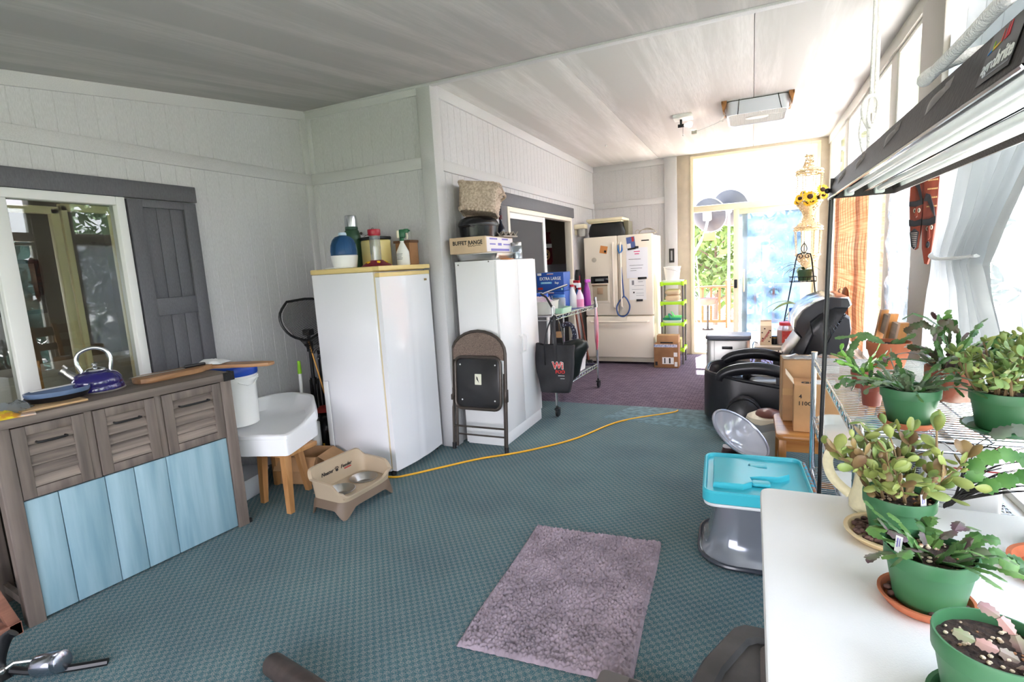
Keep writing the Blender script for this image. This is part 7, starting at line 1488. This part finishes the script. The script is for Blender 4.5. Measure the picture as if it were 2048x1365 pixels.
pl_ = thing('planter', 'dark brown planter bowl on a stand before the deck railing', 'planter', (-.78, 10.9, -.03)); b = B(); b.lathe([(.10, .48), (.15, .5), (.19, .60), (.185, .62), (.17, .60), (0, .59)], n=24); b.obj('bowl', M('dark brown glaze', (84,62,56), .4), pl_); b = B(); b.rod((0, 0, 0), (0, 0, .48), .02); b.lathe([(.12, 0), (.12, .02), (0, .025)], n=20); b.obj('stand', iron, pl_)
dm = M('grey dish', (58,61,70), .4, .2)
def dish(loc, r, lb, face):
    q = thing('satellite_dish', lb, 'satellite dish', loc); f = frame((0, 0, 0), (1, 0, 0), face); b = B(f)
    b.surf(8, 36, lambda u, v: (r*u*cos(2*pi*v), r*1.05*u*sin(2*pi*v), .22*r*u*u), .006); b.obj('reflector', dm, q)
    b = B(f); b.tube([(r*cos(2*pi*i/36), r*1.05*sin(2*pi*i/36), .22*r) for i in range(36)], .009, 6, closed=True); b.obj('rim', M('dish rim', (186,188,196), .35), q)
    return q, f
q, f = dish((-.66, 9.4, 2.06), .27, 'nearer grey satellite dish seen through the glazed door', (.25, .86, .30))
b = B(f); b.box(-.06, .06, -.12, .06, -.09, -.005, .01); b.obj('mount', M('white bracket', (206,200,196), .5), q)
b = B(); b.tube([(0, -.08, -.06), (-.05, -.14, -.30), (-.22, -.2, -.62)], .022, 8); b.tube([(-.04, -.12, -.26), (.16, .2, -.36)], .014, 6); b.obj('arm', M('galvanised arm', (150,152,160), .4, .5), q)
b = B(); b.box(-.06, .12, -.18, -.10, -.40, -.28, .01); b.obj('orange_cover', M('orange tape', (226,130,66), .6), q)
q, f = dish((-.36, 9.9, 2.18), .30, 'farther grey satellite dish behind the nearer one', (.2, .9, .34))
b = B(f); b.box(-.05, .05, -.1, .05, -.09, -.005, .01); b.obj('mount', MATS['white bracket'], q); b = B(); b.tube([(0, -.08, -.05), (.0, -.1, -.5), (.0, -.05, -2.2)], .022, 8); b.obj('arm', MATS['galvanised arm'], q)
ms = thing('antenna_pole', 'grey lattice pole leaning outside the open glazed door', 'pole', (-.86, 9.4, -.03))
b = B()
for dx in (0, .07): b.rod((-.06+dx, 0, 1.45), (.03+dx, 0, 0), .010, 8)
for k in range(12): t_ = k/12; b.rod((-.06+.09*t_, 0, 1.45*(1-t_)), (.01+.09*t_+.007, 0, 1.45*(1-t_)-.12*(1 if k < 11 else .3)), .005, 5)
b.obj('lattice', M('galvanised arm', (150,152,160)), ms)
# neighbouring eave at the upper left of the transom
b = B(); b.loft([[(-3.5, y, 2.55), (-1.02, y, 3.5), (-.80, y, 2.62), (-3.5, y, 2.45)] for y in (9.3, 9.45)]); b.box(-3.5, -1.15, 9.25, 9.5, -.03, 2.6); struct(b, 'wall_outside', M('pale outside wall', (206,208,214), .6))
# trees and shrubs
def tree(name, lb, cat, loc, h, r, mt, seed, n=900, ls=.16, trunk=True, grp=None, low=.25, conic=.3):
    t_ = thing(name, lb, cat, loc, 0, grp); r_ = random.Random(seed); b = B()
    for k in range(n):
        z = h*(low+(1-low)*r_.random()); rr = r*(1-conic*(z/h-low)/(1-low))*(r_.random()**.5); a = r_.uniform(0, 6.28)
        rr *= .75+.45*noise.noise(Vector((cos(a)*1.6, sin(a)*1.6, z*1.2+seed)))+.2
        c = Vector((rr*cos(a), rr*sin(a), z)); s = ls*r_.uniform(.6, 1.3); d = rv(r_).normalized(); e = d.cross(rv(r_)).normalized()
        nn = d.cross(e)*s*.12
        b.add([tuple(c-d*s), tuple(c+e*s*.42+nn), tuple(c+d*s), tuple(c-e*s*.42+nn)], [(0, 1, 2, 3)])
    b.obj('foliage', mt, t_, 180)
    if trunk:
        b = B(); b.tube([(0, 0, -.05), (.05, 0, h*.4), (0, .05, h*.85)], [r*.07, r*.05, r*.02], 8)
        for k in range(6): a = k*1.05; z = h*(.25+.09*k); b.tube([(0.03, 0, z), (cos(a)*r*.4, sin(a)*r*.4, z+h*.08), (cos(a)*r*.75, sin(a)*r*.75, z+h*.12)], [r*.03, r*.02, r*.01], 6)
        b.obj('trunk', M('tree bark', (112,92,78), .9), t_)
    return t_
lg1 = M('sunlit leaf green', (96,116,58), .7, var=.25, vs=1.5); lg2 = M('grey-green foliage', (88,108,78), .7, var=.25, vs=1.5); lg3 = M('blue-green foliage', (64,92,86), .7, var=.25, vs=1.5)
tree('pine_tree', 'airy young pine tree beyond the deck railing', 'tree', (-.95, 16, -.7), 3.1, 1.0, lg1, 3, 700, .16, low=.35, grp='trees beyond the deck')
for i, (x, y, h, r, mt, lb) in enumerate(((1.7, 15.5, 3.2, 1.4, lg3, 'blue-green bush behind the dusty door glass'), (4.4, 17, 4.2, 1.4, lg2, 'taller grey-green tree to the right beyond the door glass'), (-2.6, 22, 3.2, 2.2, lg2, 'pale tree far beyond the deck at the left'), (.4, 19.5, 3.2, 1.5, lg1, 'far tree behind the airy pine'), (2.0, 12.6, 4.3, .9, lg2, 'slim tree just outside the right of the transom'))):
    tree('tree', lb, 'tree', (x, y, -.7), h, r, mt, 20+i, 900, .22, grp='trees beyond the deck', low=.12)
spots = [(6.6, 1.2, 3.2, 1.7, lg2, 'bushy tree outside the curtained window'), (7.0, 5.0, 3.2, 1.6, lg3, 'blue-green tree outside the window with plastic film'), (7.6, 9.0, 3.4, 1.7, lg2, 'tree outside the bamboo blind window'), (6.8, -3.4, 3.8, 2.0, lg1, 'tree outside the window beside the camera'), (12.5, 2.0, 4.6, 2.2, lg1, 'larger tree farther out from the window wall'), (13, 11, 5.0, 2.6, lg2, 'larger tree beyond the far window corner')]
for i, (x, y, h, r, mt, lb) in enumerate(spots): tree('tree', lb, 'tree', (x, y, -.7), h, r, mt, 40+i, 1100, .24, grp='trees outside the window wall', low=.08)
for i, (x, y, lb) in enumerate(((-5.6, 20, 'unseen tree added to shade the yard beyond the deck at the left'), (4.6, 20.5, 'unseen tree added to shade the yard beyond the deck at the right'))):
    q = thing('added_shade_tree', lb, 'tree', (x, y, -.7)); b = B(); sd = 60+i  # out-of-view crowns added to keep the sun off the yard
    def crown(u, v, sd=sd):
        a = 2*pi*u; t_ = pi*v; r = 1+.25*noise.noise(Vector((cos(a)*2*sin(t_), sin(a)*2*sin(t_), cos(t_)*2+sd))); return (4.2*r*sin(t_)*cos(a), 3.2*r*sin(t_)*sin(a), 8.6-3.0*r*cos(t_))
    b.surf(40, 24, crown); b.obj('foliage', lg2, q); b = B(); b.tube([(0, 0, -.05), (.2, 0, 4), (0, 0, 8)], [.28, .22, .1], 10); b.obj('trunk', M('tree bark', (112,92,78)), q)
# things inside the house room, seen through the left glass door
hc1 = thing('dresser', 'white dresser standing inside the house behind the left glass door', 'dresser', (-4.55, 2.15, 0)); b = B(); b.box(-.25, .25, -.5, .5, 0, .92, .006); b.obj('body', M('dim white paint', (206,202,192), .5), hc1)
for k in range(3): b = B(); b.box(.25, .265, -.46, .46, .1+.27*k, .34+.27*k, .004); b.obj('drawer', M('dim white paint', (206,202,192)), hc1)
b = B(); b.T(L(0, 0, 0)).lathe([(.05, 0), (.07, .1), (.03, .26), (0, .28)], n=12); solo(b, 'yellow_cloth', M('mustard cloth', (206,160,50), .85), 'mustard cloth hanging inside the house behind the left glass door', 'cloth', (-4.26, 2.5, .93))
dc = thing('dining_chair', 'wooden ladder-back chair inside the house behind the left glass door', 'chair', (-3.95, 1.45, 0), -20); b = B(); b.box(-.2, .2, -.2, .2, .43, .46, .005); b.obj('seat', oak, dc)
for x in (-.18, .18):
    for y in (-.18, .18): b = B(); b.box(x-.018, x+.018, y-.018, y+.018, 0, 1.06 if y > 0 else .43); b.obj('leg', oakz, dc)
b = B(); b.box(-.18, .18, .165, .185, .98, 1.05); b.box(-.18, .18, .165, .185, .80, .85); b.obj('backrest', oak, dc)
b = B(); b.box(0, .02, -.2, .2, -.26, .26, .003); w_ = thing('wall_picture', 'framed picture on the wall inside the house', 'picture', (-6.295, 2.6, 1.5)); b.obj('frame', M('dark frame', (60,46,40), .5), w_); b = B(); b.box(.02, .022, -.16, .16, -.22, .22); b.obj('print', M('faded print', (150,130,116), .6, var=.4, vs=4), w_)

# ================================================================ LIGHT AND CAMERA
W = bpy.data.worlds.new('sky'); SC.world = W; W.use_nodes = True; nt = W.node_tree; N = nt.nodes
bg = N['Background']; tc = N.new('ShaderNodeTexCoord'); sp = N.new('ShaderNodeSeparateXYZ'); cr = N.new('ShaderNodeValToRGB')
nt.links.new(tc.outputs['Generated'], sp.inputs[0]); nt.links.new(sp.outputs[2], cr.inputs[0]); nt.links.new(cr.outputs[0], bg.inputs[0])
e = cr.color_ramp.elements; e[0].position = 0; e[0].color = (.68, .66, .70, 1); e[1].position = .7; e[1].color = (.70, .77, 1.0, 1); q = e.new(.12); q.color = (.97, .93, 1.0, 1)
bg.inputs[1].default_value = SKY
s = bpy.data.lights.new('sun', 'SUN'); s.energy = SUN; s.angle = radians(.6); s.color = (1, .95, .94); so = bpy.data.objects.new('sun', s); COL.objects.link(so)
so.rotation_euler = Vector((.05, -.47, -.88)).to_track_quat('-Z', 'Y').to_euler(); so.location = (2, 14, 14)
pl = bpy.data.lights.new('bulb fill light', 'SPOT'); pl.energy = BULB_FILL; pl.shadow_soft_size = .03; pl.spot_size = radians(165); pl.spot_blend = 1; pl.color = (1, .93, .86); po = bpy.data.objects.new('bulb fill light', pl); COL.objects.link(po); po.location = (-.55, 5.78, HC-.14)  # fill light added at the ceiling bulb to brighten the far end
cam = bpy.data.cameras.new('camera'); co = bpy.data.objects.new('camera', cam); COL.objects.link(co); SC.camera = co
cam.sensor_width = 36; cam.lens = 1050.43/2048*36; cam.clip_start = .05; cam.clip_end = 300
mm = Matrix(((.90997858, -.00818824, .41457441), (.4107818, .15414045, -.8986095), (-.05654466, .98801502, .14362809))).to_4x4(); mm.translation = (0, 0, 1.45); co.matrix_world = mm
v = SC.view_settings; v.view_transform = 'Standard'; v.look = 'None'; v.gamma = 1; v.exposure = EXPO; v.use_curve_mapping = False
SC.display_settings.display_device = 'sRGB'
SC.cycles.max_bounces = 12; SC.cycles.diffuse_bounces = 6; SC.cycles.transparent_max_bounces = 24; SC.cycles.sample_clamp_indirect = 6
